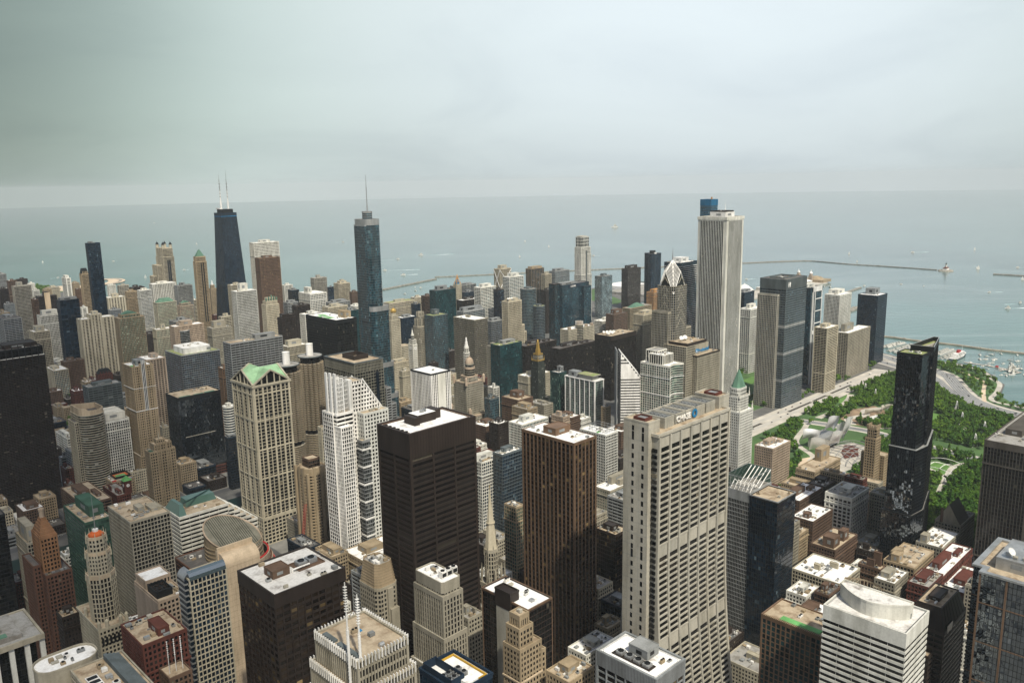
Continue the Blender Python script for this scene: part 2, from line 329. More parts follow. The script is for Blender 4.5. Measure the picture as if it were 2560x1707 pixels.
 def tops(s,H,n=None):
  av=[]
  for (a,b_,c,e,h) in s.rec[9]:
   r=(a*s.w+.6,b_*s.d+.6,c*s.w-.6,e*s.d-.6)
   if r[2]-r[0] < 1 or r[3]-r[1] < 1: continue
   s.pent(*r,H-.9,h+.9); av.append(r)
  if n is None: n=12 if s.dist < 900 else (5 if s.dist < 1500 else 1)
  s.clutter(0,0,s.w,s.d,H-.9,n,av)
  if s.dist < 950 and s.w > 14: s.ducts(2,2,s.w-2,s.d-2,H-.9)
 def ducts(s,x0,y0,x1,y1,z):
  rg=s.rng; d=s.part('duct',wall(rg.choice(('steel','grey','bright')))); x,y=rg.uniform(x0,(x0+x1)/2),rg.uniform(y0,(y0+y1)/2); L=rg.uniform(.25,.45)*(x1-x0); M_=rg.uniform(.25,.45)*(y1-y0)
  d.box(x,y,z,x+L,y+.7,z+.9); d.box(x+L-.02,y-.01,z,x+L+.7,y+M_,z+.88)
  p=s.part('pipe_run',wall('dkbrown')); yy=rg.uniform(y0,y1); p.box(x0,yy,z-.1,x1,yy+.18,z+.3)
  v=s.part('roof_hatch',wall('grey')); xx=rg.uniform(x0,x1-2); v.box(xx,y1-2.2,z-.1,xx+1.4,y1-.8,z+.9)
 def finish(s):
  for k,m in s.ms.items():
   o=m.build(k[0],k[1],s.t,getattr(m,'smooth',False))
   if o and getattr(m,'lab',None): o['label']=m.lab
   if o and k[0]=='glazing' and s.rec[10]: o['kind']='stuff'
  if s.rec[10] and s.win:
   cl=Vector((CAM.x-s.x,CAM.y-s.y,CAM.z))
   ws=sorted(s.win,key=lambda q: (Vector(q[0])-cl).length/math.sqrt(max(.05,abs(Vector((q[3][1],-q[3][0],0)).dot((cl-Vector(q[0])).normalized())))*q[1]*q[2]))[:100]
   cache={}
   for (p,w,h,(ux,uy),gl) in ws:
    nx,ny=uy,-ux; key=(round(w,2),round(h,2),round(ux,3),round(uy,3),gl)
    if key not in cache:
     m=M(); a=(-ux*w/2,-uy*w/2); b_=(ux*w/2,uy*w/2); n=(nx*.05,ny*.05)
     m.quad((a[0]+n[0],a[1]+n[1],.03),(b_[0]+n[0],b_[1]+n[1],.03),(b_[0]+n[0],b_[1]+n[1],h),(a[0]+n[0],a[1]+n[1],h),[(.1,.1),(.9,.1),(.9,.9),(.1,.9)])
     for e0,e1 in ((a,b_),(b_,a)): pass
     m.quad((a[0],a[1],h),(a[0]+n[0],a[1]+n[1],h),(b_[0]+n[0],b_[1]+n[1],h),(b_[0],b_[1],h))
     cache[key]=m.build('window',glass(gl),s.t); o=cache[key]; o.location=p; continue
    o=cache[key].copy(); col.objects.link(o); o.parent=s.t; o.location=p
def text(body,size,mat,parent,loc,rot,depth=.4,bold=0.0):
 c=bpy.data.curves.new('lettering','FONT'); c.body=body; c.size=size; c.extrude=depth; c.offset=bold; c.align_x='LEFT'; c.resolution_u=3
 o=bpy.data.objects.new('lettering',c); col.objects.link(o)
 me=bpy.data.meshes.new_from_object(o.evaluated_get(bpy.context.evaluated_depsgraph_get()))
 bpy.data.objects.remove(o); bpy.data.curves.remove(c)
 o=bpy.data.objects.new('lettering',me); col.objects.link(o); me.materials.clear(); me.materials.append(mat)
 o.parent=parent; o.location=loc; o.rotation_euler=rot; return o
SOUTH=(R(90),0,0); WEST=(R(90),0,R(-90))
# ------------------------------------------------------------------ building types with a shape of their own
FN={}
def fn(f): FN[f.__name__]=f; return f
def cone_roof(b,pl,z,h,mat,f=.02,name='roof_pyramid'):
 cx=sum(p[0] for p in pl)/len(pl); cy=sum(p[1] for p in pl)/len(pl)
 m=b.part(name,mat); m.prism(pl,z,z+h,[(cx+(p[0]-cx)*f,cy+(p[1]-cy)*f) for p in pl]); return cx,cy
def spire(b,x,y,z,h,r,mat='steel',name='spire'):
 m=b.part(name,wall(mat)); m.cyl(x,y,z,z+h*.45,r,8,r*.75); m.cyl(x,y,z+h*.45,z+h,r*.6,8,.05)
def hip(b,x0,y0,x1,y1,z,h,mat,ins=.35,name='hipped_roof'):
 m=b.part(name,mat); dx=(x1-x0)*ins; dy=(y1-y0)*ins
 m.prism(rect(x0,y0,x1,y1),z,z+h,rect(x0+dx,y0+dy,x1-dx,y1-dy))
def shrink(b,f): return b.w*f,b.d*f,b.w*(1-f),b.d*(1-f)
@fn
def box(b):
 b.std(); r=b.rng.random(); w,d,H=b.w,b.d,b.H
 if H > 40 and r < .6 and b.kind not in ('curtain','band','band2','line'):
  m=b.part('belt_course',wall(b.wl)); m.ring(rect(0,0,w,d),1.0,0,H*.86,H*.86+1.2); b.part('belt_course',wall(b.wl)).ring(rect(0,0,w,d),1.0,0,H*.3,H*.3+1.2)
 if not b.rec[9] and H > 30 and w > 12 and d > 10: b.pent(w*.25,d*.3,w*.7,d*.75,H-.9,5)
@fn
def mansard(b):
 b.std(ph=False); h=min(14,b.H*.12); hip(b,.5,.5,b.w-.5,b.d-.5,b.H-.2,h,wall('black'),.18,'mansard_roof')
 m=b.part('dormer',wall(b.wl))
 for i in range(4): m.box(b.w*(.15+.2*i),.2,b.H,b.w*(.15+.2*i)+1.6,2,b.H+h*.4)
@fn
def creamstrip(b):
 b.std(); m=b.part('wall_strip',wall('sand')); m.box(b.w*.33,-.9,0,b.w*.63,2,b.H+9)
 b.box(-6,-1,2+.01,b.d*.8,0,b.H*.86)
@fn
def stepped(b):
 b.box(0,0,b.w,b.d,0,b.H); b.box(b.w*.3,-1.6,b.w*.62,b.d*.8,0,b.H+8); b.pent(b.w*.38,2,b.w*.55,b.d*.6,b.H+7,6)
 b.clutter(0,0,b.w*.28,b.d,b.H-.9,2)
@fn
def arched(b):
 b.std(ph=False); w,d,H=b.w,b.d,b.H; b.box(w*.14,d*.15,w*.86,d*.85,H-1,H+6)
 m=b.part('vault_roof',wall('copper' if b.gl=='green' else 'steel')); n=10
 pr=[(w*.2+w*.6*i/n,H+5.1+6*math.sin(math.pi*i/n)) for i in range(n+1)]
 for (xa,za),(xb,zb) in zip(pr,pr[1:]): m.quad((xa,d*.2,za),(xb,d*.2,zb),(xb,d*.8,zb),(xa,d*.8,za))
 m.poly([(x,d*.2,z) for x,z in pr][::-1]); m.poly([(x,d*.8,z) for x,z in pr])
@fn
def lanterns(b):
 w,d,H=b.w,b.d,b.H
 b.box(0,0,w,d,0,H*.90); b.box(1.5,1.5,w-1.5,d-1.5,H*.9-1,H)
 b.box(-13,d*.25,-.6,d,0,H*.80); b.box(-23,d*.45,-13.6,d,0,H*.67)
 for x in (5,w-5):
  for y in (5,d-5):
   L=b.part('lantern',wall('cream')); L.prism(ngon(x,y,4.2,8),H-1,H+9); L.ring(ngon(x,y,4.2,8),.5,0,H+8,H+9.2)
   D=b.part('lantern_dome',wall('black')); D.lathe(x,y,[(4.3,H+9.1),(3.6,H+12),(1.8,H+15),(.3,H+17),(.2,H+20)],8)
 g=b.part('strip_window',glass('navy'))
 for i in (0,1): g.box(w*.36+i*w*.17,-.75,H*.35,w*.36+i*w*.17+3.4,.2,H*.86)
@fn
def hipped(b):
 b.std(ph=False); hip(b,3,2,b.w-3,b.d-2,b.H-.9,10,wall('copper'),.25); b.m('cornice',wall('cream')).ring(rect(0,0,b.w,b.d),1.0,-.2,b.H-1.4,b.H-.2)
@fn
def pyramid(b):
 w,d,H=b.w,b.d,b.H
 b.box(0,0,w,d,0,H-12); b.box(1.5,1,w-1.5,d-1,H-13,H)
 x,y=cone_roof(b,rect(3,2,w-3,d-2),H-.8,17,wall('copper'),.16); 
 for dx in (-1.4,1.4): spire(b,x+dx,y,H+16,8,.35)
 g=b.part('strip_window',glass('grey'))
 for i in (0,1): g.box(w*.42+i*w*.2,-.75,H*.3,w*.42+i*w*.2+2.6,.2,H*.93)
@fn
def beacon(b):
 b.std(ph=False); w,d,H=b.w,b.d,b.H; b.box(w*.2,d*.2,w*.8,d*.8,H-1,H+10)
 m=b.part('beacon',wall('bright')); m.lathe(w/2,d/2,[(3.4,H+9),(3.4,H+14),(1.6,H+15),(1.6,H+20),(.1,H+24)],10)
@fn
def hancock(b):
 w,d,H=b.w,b.d,b.H; cx,cy=w/2,d/2; k=1.72
 def pl(z):
  f=k+(1-k)*z/H; return [(cx+(p[0]-cx)*f,cy+(p[1]-cy)*f) for p in rect(0,0,w,d)]
 g=b.m('glazing',glass('navy')); nf=100
 for i in range(4):
  P0,P1=pl(0),pl(H-.5); j=(i+1) % 4; nb=26 if i % 2==0 else 20
  g.quad((*P0[i],0),(*P0[j],0),(*P1[j],H-.5),(*P1[i],H-.5),[(i*40,0),(i*40+nb,0),(i*40+nb,nf),(i*40,nf)])
 s=b.m('spandrels',wall('navy'))
 for q in range(nf):
  z=q*(H-10)/nf; A=pl(z); s.ring(A,.3,-.3,z,z+1.5)
 for z0,z1 in ((0,8),(H*.47,H*.47+7),(H-11,H)): s.ring(pl(z0),.5,-1,z0,z1)
 s.ring(pl(H*.17),.5,-1,H*.17,H*.17+6)
 st=b.m('light_strip',wall('skyblue')); st.ring(pl(H-9),.62,.3,H-9.5,H-8.2)
 c=b.m('columns',wall('navy'))
 for i in range(4):
  P0,P1=pl(0),pl(H); j=(i+1) % 4
  for u in (0,.2,.4,.6,.8,1):
   a=(P0[i][0]*(1-u)+P0[j][0]*u,P0[i][1]*(1-u)+P0[j][1]*u,0); e=(P1[i][0]*(1-u)+P1[j][0]*u,P1[i][1]*(1-u)+P1[j][1]*u,H); c.tube(a,e,.7,4)
  for q in range(5):
   z0,z1=H*.02+q*H*.19,H*.02+(q+1)*H*.19; A,B=pl(z0),pl(z1)
   br=b.part('diagonal_brace',wall('navy')); br.tube((*A[i],z0),(*B[j],z1),.9,4); br.tube((*A[j],z0),(*B[i],z1),.9,4)
 b.m('roof',roofmat('D')).poly([(*p,H-1) for p in pl(H)])
 p=b.part('penthouse',wall('black')); p.box(w*.12,d*.15,H-1,w*.88,d*.85,H+9)
 for x in (w*.26,w*.74):
  top=452 if x > w/2 else 441
  a=b.part('antenna',wall('bright')); a.cyl(x,cy,H+9,H+30,2.4,10,2.2); a.cyl(x,cy,H+30,H+58,1.3,8,1.2)
  a2=b.part('antenna_mast',wall('grey')); a2.cyl(x,cy,H+58,H+84,.9,8,.7); a2.cyl(x,cy,H+84,top,.45,6,.15)
  for q in range(5): a2.cyl(x,cy,H+40+q*8,H+41+q*8,2.2,8)
 m=b.part('railing',wall('bright')); m.ring(rect(w*.02,d*.2,w*.22,d*.8),0,-.3,H+9,H+12)
@fn
def crown(b):
 w,d,H=b.w,b.d,b.H; b.std(ph=False)
 b.box(w*.08,d*.1,w*.92,d*.9,H-1,H+7); b.box(w*.2,d*.22,w*.8,d*.8,H+6,H+13)
 m=b.part('crown_finial',wall('copper'))
 for x in (.1,.3,.5,.7,.9):
  m.box(w*x-1,d*.1,H+6,w*x+1,d*.1+2,H+10+6*(1-abs(x-.5)*2)); m.prism(rect(w*x-1.4,d*.1,w*x+1.4,d*.1+2.4),H+10+6*(1-abs(x-.5)*2),H+13+6*(1-abs(x-.5)*2),rect(w*x-.1,d*.1+1,w*x+.1,d*.1+1.2))
@fn
def signroof(b): b.std(); b.box(b.w*.2,0+.4,b.w*.95,b.d*.7,b.H-1,b.H+5)
@fn
def ibm(b):
 w,d,H=b.w,b.d,b.H; b.box(0,0,w,d,0,H,bw=1.6,cap=6)
 b.m('mechanical_band',wall('black')).ring(rect(0,0,w,d),.3,0,H*.66,H*.66+5)
 g=b.part('green_roof',wall('roofgreen'))
 for (a,c,e,f) in ((.12,.3,.42,.5),(.05,.55,.5,.68),(.3,.72,.62,.84)): g.box(w*a,d*c,H-1.2,w*e,d*f,H-.75)
 b.pent(w*.62,d*.12,w*.92,d*.34,H-.9,10,'tan'); b.clutter(0,0,w,d,H-.9,6,[(w*.6,d*.1,w*.95,d*.36)])
@fn
def trump(b):
 w,d,H=b.w,b.d,b.H
 def lay(pl,z0,z1,band):
  b.vol(pl,z0,z1,'band2','bluegrey','blue',roof='G',cap=band,fh=4.1,sh=.32,wins=False,capw='steel',pw=.1)
 w,d=w+6,d+4
 lay(rrect(-4,-3,w-4,d-3,8.5),190,H,9.5)
 lay(rrect(-5.5,2,3,d-6,3),190,H-9,2)
 lay(rrect(-4.5,-5.5,w+5,d-1,8.5),0,214,8)
 lay(rrect(-5.5,-8,w+8,d+3,8.5),0,120,8)
 lay(rrect(-12,-10,w+14,d+8,8.5),0,66,8)
 b.vol(ngon(w*.42,d*.45,8,18),H-1,H+12,'band2','grey','blue',cap=3,wins=False)
 x,y=w*.45,d*.45; m=b.part('spire',wall('steel')); m.cyl(x,y,H+10,H+22,1.3,10,1.1); m.cyl(x,y,H+22,H+50,.75,8,.7); m.cyl(x,y,H+50,424,.5,8,.3)
@fn
def goldcrown(b):
 w,d,H=b.w,b.d,b.H; b.std(ph=False); pl=rect(w*.1,d*.1,w*.9,d*.9); cx,cy=w/2,d/2
 cone_roof(b,rect(w*.2,d*.2,w*.8,d*.8),H-.9,16,wall('blue'),.2); m=b.part('crown_frame',wall('gold'))
 for p in pl: m.tube((*p,H-1),(cx,cy,H+24),.9,5); spire(b,p[0],p[1],H-1,10,.8,'gold','pinnacle')
 for t in (.3,.6): m.ring([(cx+(p[0]-cx)*(1-t),cy+(p[1]-cy)*(1-t)) for p in pl],.5,-.5,H+25*t-.6,H+25*t+.6)
 m.cyl(cx,cy,H+20,H+28,2.2,8,.8)
@fn
def braced(b):
 w,d,H=b.w,b.d,b.H; b.std(); m=b.part('diagonal_brace',wall('bright'))
 for q in range(3):
  z0,z1=H-3-(q+1)*H*.31,H-3-q*H*.31
  for a,e in (((-.6,-.6),(w+.6,-.6)),((-.6,d),(-.6,-.6))):
   m.tube((*a,z0),(*e,z1),1.0,4); m.tube((*a,z1),(*e,z0),1.0,4)
@fn
def golddome(b):
 w,d,H=b.w,b.d,b.H; b.std(ph=False); b.box(w*.15,d*.12,w*.85,d*.85,H-1,H+8)
 t=b.part('drum',wall('cream')); t.lathe(w/2,d*.45,[(5.2,H+7),(5.2,H+13)],12)
 m=b.part('dome',wall('goldleaf'),True); m.lathe(w/2,d*.45,[(5.4,H+13),(6.2,H+15.5),(5.6,H+18.5),(3.4,H+21),(.6,H+22),(.3,H+24)],14)
 b.box(w+.6,4,w+26,d+8,0,H*.62)
@fn
def gothic(b):
 w,d,H=b.w,b.d,b.H; c=6
 b.vol(chamf(0,0,w,d,4),0,H); cx,cy=w/2,d/2
 b.vol(ngon(cx,cy,8.2,8),H-1,H+22,'vert',bw=3,capw='lime'); b.vol(ngon(cx,cy,5.6,8),H+21,H+30,'vert',bw=2.4)
 for i in range(8):
  a=math.pi/8+i*math.pi/4; m=b.part('buttress',wall('lime')); p=(cx+12.5*math.cos(a),cy+10*math.sin(a))
  m.box(p[0]-1,p[1]-1,H-2,p[0]+1,p[1]+1,H+13); m.prism(rect(p[0]-1,p[1]-1,p[0]+1,p[1]+1),H+13,H+18,rect(p[0]-.1,p[1]-.1,p[0]+.1,p[1]+.1))
  m.tube((*p,H+11),(cx+8*math.cos(a),cy+8*math.sin(a),H+17),.5,4)
  q=(cx+8.2*math.cos(a),cy+8.2*math.sin(a)); m.box(q[0]-.7,q[1]-.7,H+20,q[0]+.7,q[1]+.7,H+27); m.prism(rect(q[0]-.7,q[1]-.7,q[0]+.7,q[1]+.7),H+27,H+31,rect(q[0]-.05,q[1]-.05,q[0]+.05,q[1]+.05))
 b.box(w+.8,5,w+16,d+4,0,H*.66)
@fn
def wrigley(b):
 w,d,H=b.w,b.d,b.H; b.std(ph=False,roof='W'); cx,cy=w/2,d/2
 for ax in ('S','W'):
  m=b.part('clock_face',wall('bright')); k=b.part('clock_hand',wall('black'))
  if ax=='S':
   m.tube((cx,-.5,H-8),(cx,-.95,H-8),3.0,20); k.tube((cx,-1.05,H-8),(cx,-1.05,H-5.8),.22,4); k.tube((cx,-1.05,H-8),(cx+1.4,-1.05,H-9),.22,4)
  else:
   m.tube((-.5,cy,H-8),(-.95,cy,H-8),3.0,20); k.tube((-1.05,cy,H-8),(-1.05,cy,H-5.8),.22,4); k.tube((-1.05,cy,H-8),(-1.05,cy-1.4,H-9),.22,4)
 b.vol(rect(1.2,1.2,w-1.2,d-1.2),H-1,H+9,'grid',bw=2.2,cap=1.2); b.vol(ngon(cx,cy,3.0,10),H+8,H+17,'vert',bw=1.6,cap=1)
 m=b.part('spire',wall('white')); m.lathe(cx,cy,[(2.9,H+17),(2.2,H+20),(1.5,H+22),(1.4,H+25),(.6,H+27),(.1,H+32)],10)
 for x in (1,w-1):
  for y in (1,d-1): spire(b,x,y,H-1,7,.7,'white','pinnacle')
@fn
def nbc(b):
 w,d,H=b.w,b.d,b.H; b.box(0,0,w*.72,d,0,H); b.pent(w*.12,d*.2,w*.6,d*.8,H-.9,5); b.box(w*.72+.6,1,w*.88,d,0,H*.66); b.box(w*.88+.6,1.6,w,d,0,H*.56)
 for i in range(3):
  m=b.part('satellite_dish',wall('bright'),True); dish(m,w*(.1+.1*i),d*.3,H+5,2.0)
def dish(m,x,y,z,r,az=R(215)):
 c=Vector((x,y,z)); n=Vector((math.sin(az)*.75,math.cos(az)*.75,.66)).normalized(); a=n.orthogonal().normalized(); e=n.cross(a); k=14
 rings=[]
 for f,dpt in ((0.02,0),(.5,.25),(.8,.55),(1,.9)):
  rings.append([(c+n*(dpt*r*.45)+(a*math.cos(2*math.pi*i/k)+e*math.sin(2*math.pi*i/k))*r*f)[:] for i in range(k)])
 for A,B in zip(rings,rings[1:]):
  for i in range(k): m.quad(A[i],A[(i+1) % k],B[(i+1) % k],B[i])
 m.cyl(x,y,z-r-1.2,z-.1,.25,6); m.tube(c[:],(c+n*r*.9)[:],.1,4)
@fn
def round(b):
 r=b.w/2; pl=ngon(r,r,r,26); b.vol(pl,0,b.H,wins=False); b.pent(r-.4*r,r-.3*r,r+.4*r,r+.4*r,b.H-.9,4)
 b.clutter(r*.4,r*.3,r*1.5,r*.7,b.H-.9,2)
from builtins import round
@fn
def setback(b):
 w,d,H=b.w,b.d,b.H; z=H
 b.box(-.5,-.5,w+3.5,d+1,0,H*.56); b.box(0,0,w+1.5,d,0,H*.80,kind='grid'); b.box(.3,.3,w*.97,d-.3,0,H*.88,kind='gridtall'); b.vol(chamf(1,1,w*.9,d-1,2.5),0,H,'gridtall',bw=6,fh=9)
 b.vol(chamf(4,3,w*.72,d-3,2),H-1,H+2.5,cap=1)
 g=b.part('strip_window',glass('grey')); g.box(w*.46,-.9,H*.3,w*.62,.2,H*.84)
@fn
def loews(b):
 w,d,H=b.w,b.d,b.H; b.std(); b.box(-18,d*.3,-.5,d,0,H+4,wl='dkbrown'); b.box(w*.72,-8,w,-.4,0,H-9)
 text('LOEWS',5.6,wall('bright'),b.t,(w*.3,-.6,H-7.5),SOUTH,.25,.12)
 b.m('sign_band',wall('navy')).box(w*.2,-.45,H-9,w*.68,.1,H-1.3)
@fn
def lakepoint(b):
 w,d,H=b.w,b.d,b.H; cx,cy=w/2,d/2; pl=[]
 for i in range(36):
  a=2*math.pi*i/36; r=w*.47*(.72+.28*math.cos(3*(a+R(30)))); pl.append((cx+r*math.cos(a),cy+r*math.sin(a)))
 b.vol(pl,0,H,'curtain','navy','navy',roof='D',fh=3.0,bw=2.5,sh=.9,wins=False); p=b.part('penthouse',wall('black')); p.cyl(cx,cy,H-1,H+8,9,16); q=b.part('roof_lantern',wall('bright')); q.cyl(cx-6,cy-14,H-1,H+3,4,12)
@fn
def greenroof(b):
 b.std(ph=False); hip(b,b.w*.15,b.d*.12,b.w*.75,b.d*.88,b.H-.9,10,wall('copper'),.42)
@fn
def twopru(b):
 w,d,H=b.w,b.d,b.H; c=min(w,34)
 sh=b.H
 w=40; d=34
 b.vol(chamf(0,0,w,d,5),0,sh,'vert','lime','black',bw=3.2,pw=.75,cap=.5,roof='D',wl2='grey')
 m=b.part('facade_rib',wall('lime'))
 for z in (sh*.9,sh*.78,sh*.66):    # stepped chevron gables on the south and west faces
  k=9 if z > sh*.85 else (7 if z > sh*.7 else 5)
 ap=283; tip=305; cx,cy=w/2,d/2
 g=b.part('sloped_glass',glass('grey')); r_=b.part('peak_rib',wall('bright'))
 P=rect(2,2,w-2,d-2)
 for i in range(4):
  a,e=P[i],P[(i+1) % 4]; mid=((a[0]+e[0])/2,(a[1]+e[1])/2)
  g.poly([(*a,sh-12),(mid[0],mid[1],sh+22),(cx,cy,ap)]); g.poly([(mid[0],mid[1],sh+22),(*e,sh-12),(cx,cy,ap)])
  r_.tube((*a,sh-12),(cx,cy,ap),.9,5); r_.tube((mid[0],mid[1],sh+22),(cx,cy,ap),.9,5); r_.tube((*a,sh-12),(mid[0],mid[1],sh+22),.8,5); r_.tube((*e,sh-12),(mid[0],mid[1],sh+22),.8,5)
  for t in (.12,.24,.36,.48,.6,.72,.84):   # stripes across the slope
   for s0 in (a,e):
    p0=Vector((*s0,sh-12)).lerp(Vector((cx,cy,ap)),t); p1=Vector((mid[0],mid[1],sh+22)).lerp(Vector((cx,cy,ap)),t); r_.tube(p0[:],p1[:],.55,4)
  gw=b.part('gable_wall',glass('black')); gw.poly([(*a,sh-12),(*e,sh-12),(mid[0],mid[1],sh+22)])
  ch=b.part('chevron',wall('lime'))
  for q in range(6):
   zt=sh+14-q*13; ux,uy=(e[0]-a[0])/33,(e[1]-a[1])/33; nx,ny=uy*1.9,-ux*1.9; hh=7+q*.9
   for sgn in (-1,1):
    p0=(mid[0]+nx,mid[1]+ny,zt); p1=(mid[0]+sgn*ux*hh+nx,mid[1]+sgn*uy*hh+ny,zt-hh*1.35); ch.tube(p0,p1,.6,4)
 spire(b,cx,cy,ap-2,tip-ap+2,1.0,'grey')
 b.box(w+.8,3,w+14,d,0,sh*.72,kind='vert',wl='lime',gl='black',pw=.75,wl2='grey'); b.box(w+14.8,6,w+22,d,0,sh*.62,kind='vert',wl='lime',gl='black',pw=.75,wl2='grey'); b.box(-9,4,-.8,d,0,sh*.84,kind='vert',wl='lime',gl='black',pw=.75,wl2='grey')
@fn
def aqua(b):
 w,d,H=b.w,b.d+10,b.H; b.box(0,0,w,d,0,H,kind='curtain',wl='navy',gl='blue',wins=False)
 m=b.part('balcony',wall('bright')); n=int(H/3.5)
 for k in range(n):
  z=4+k*(H-8)/n; pl=[]
  for i in range(40):
   t=i/40*4; e=int(t); u=t-e
   P=rect(0,0,w,d); a,q=P[e],P[(e+1) % 4]; x,y=a[0]+(q[0]-a[0])*u,a[1]+(q[1]-a[1])*u
   nx,ny=[(0,-1),(1,0),(0,1),(-1,0)][e]; o=1.6+1.3*math.sin(x*.22+z*.09)+1.0*math.sin(y*.31-z*.07); pl.append((x+nx*max(.2,o),y+ny*max(.2,o)))
  m.prism(pl,z,z+.35,bottom=True)
 b.pent(w*.28,d*.25,w*.72,d*.75,H-.9,8,'bright'); b.clutter(0,0,w,d,H-.9,5,[(w*.25,d*.2,w*.75,d*.8)])
@fn
def regis(b):
 w,d,H=b.w,b.d,b.H
 for (x0,y0,dz,z0) in ((0,0,0,0),(w+1,2,-46,0),(2*w+2,4,-95,0)):
  z=0; i=0
  while z < H+dz:
   z1=min(H+dz,z+46); a,e=((0,2.6) if i % 2==0 else (2.6,0)) if z < 200 else (0,0)
   m=b.m('glazing',glass('blue')); A=rect(x0+a,y0+a,x0+w-a,y0+d-a); C_=rect(x0+e,y0+e,x0+w-e,y0+d-e); nf=12
   for q in range(4):
    r_=(q+1) % 4; m.quad((*A[q],z),(*A[r_],z),(*C_[r_],z1),(*C_[q],z1),[(q*20,i*nf),(q*20+8,i*nf),(q*20+8,i*nf+nf),(q*20,i*nf+nf)])
   s=b.m('spandrels',wall('blue'))
   for k in range(nf):
    f=k/nf; s.ring([(p[0]+(c[0]-p[0])*f,p[1]+(c[1]-p[1])*f) for p,c in zip(A,C_)],.15,-.4,z+(z1-z)*f,z+(z1-z)*f+.8)
   z=z1; i += 1
  b.m('parapet',wall('blue')).ring(C_,.35,-.5,H+dz-14 if dz==0 else H+dz-3,H+dz); b.m('roof',roofmat('D')).poly([(*p,H+dz-1) for p in C_])
 b.pent(w*.75,d*.4,w*.85,d*.5,H-1,5,'gold')
@fn
def aon(b):
 w,d,H=b.w,b.d,b.H; w=max(w,52); c=6.0
 pl=[(c,0),(w-c,0),(w-c,c),(w,c),(w,d-c),(w-c,d-c),(w-c,d),(c,d),(c,d-c),(0,d-c),(0,c),(c,c)]
 b.vol(pl,0,H-1.5,'vert','white','black',bw=3.1,pw=1.2,pd=.1,cap=5,roof='G',sh=.01,wins=False)
 co=b.part('corner_panel',wall('white'))
 for x0,x1 in ((.6,c-.05),(w-c+.05,w-.6)):
  for y0,y1 in ((.6,c-.05),(d-c+.05,d-.6)): co.box(x0,y0,0,x1,y1,H-4)
 b.m('parapet',wall('white')).ring(rect(-.3,-.3,w+.3,d+.3),.1,-1.2,H-5,H)
 b.pent(w*.28,d*.22,w*.80,d*.75,H-2,9,'bright'); b.clutter(w*.3,d*.25,w*.78,d*.72,H+7,9); b.clutter(0,0,w,d,H-2,6,[(w*.25,d*.2,w*.83,d*.78)])
 m=b.part('roof_fence',wall('dkbrown')); m.ring(rect(w*.29,d*.24,w*.79,d*.74),0,-.2,H+7.2,H+9.5)
 spire(b,w*.82,d*.55,H-1,27,.8,'bright','antenna')
@fn
def rotunda(b):
 w,d,H=b.w,b.d,b.H; b.std(); b.vol(ngon(w*.42,1,9,16),0,H+8,'grid',bw=2.6,wins=False); p=b.part('turret_drum',wall('beige')); p.cyl(w*.42,1,H+7,H+14,8,16,7.4)
 m=b.part('turret_rib',wall('bright'))
 for i in range(16): a=2*math.pi*i/16; m.box(w*.42+8*math.cos(a)-.3,1+8*math.sin(a)-.3,H+7,w*.42+8*math.cos(a)+.3,1+8*math.sin(a)+.3,H+15)
 for x in (.03,.68,.9): p=b.part('corner_turret',wall('beige')); p.cyl(w*x+3,3,H-1,H+4.5,4,10)
@fn
def dishes(b):
 b.std(ph=False,bw=2.0,cap=9); w,d,H=b.w,b.d,b.H
 for i,(x,y,r_) in enumerate(((.12,.35,3.4),(.2,.55,3.2),(.24,.3,2.8),(.3,.5,3.2),(.37,.42,2.8),(.16,.7,2.4))): m=b.part('satellite_dish',wall('bright'),True); dish(m,w*x,d*y,H+3.2,r_)
 b.clutter(w*.4,0,w,d,H-.9,9)
@fn
def carbide(b):
 w,d,H=b.w,b.d,b.H; W='darkstone'
 b.box(-4,-1,w+12,d+6,0,H*.45,kind='punch',wl=W,gl='grey'); b.box(0,0,w,d,0,H*.9,kind='punch',wl=W,gl='grey'); b.box(1,1,w-1,d-1,H*.9-1,H,kind='punch',wl=W,gl='grey',capw='goldleaf')
 b.box(w*.16,d*.16,w*.84,d*.84,H-1,H+10,kind='punch',wl='lime',gl='black',capw='goldleaf'); cx,cy=w/2,d/2
 m=b.part('gold_pinnacle',wall('goldleaf')); m.prism(rect(cx-3.2,cy-3.2,cx+3.2,cy+3.2),H+9,H+17,rect(cx-2.7,cy-2.7,cx+2.7,cy+2.7)); m.prism(rect(cx-2.2,cy-2.2,cx+2.2,cy+2.2),H+17,H+28,rect(cx-1.4,cy-1.4,cx+1.4,cy+1.4)); m.lathe(cx,cy,[(1.6,H+28),(1.2,H+31),(.1,H+33)],8)
 for x in (1,w-1):
  for y in (1,d-1): spire(b,x,y,H-2,9,.8,'goldleaf','pinnacle')
@fn
def mather(b):
 r=5.2; c=(5,5); H=b.H
 b.vol(ngon(*c,r,8),0,H,'grid','white','grey',bw=2.4,fh=4.2,roof='W'); b.box(-2,-1,13,12,0,H*.62,kind='punch',wl='white',gl='grey')
 b.vol(ngon(*c,3.9,8),H-1,H+9,'vert','white','grey',bw=1.9); m=b.part('cap_roof',wall('bright')); m.lathe(*c,[(3.6,H+9),(2.4,H+14),(2.2,H+17),(1.5,H+18),(1.3,H+23),(.2,H+25)],8)
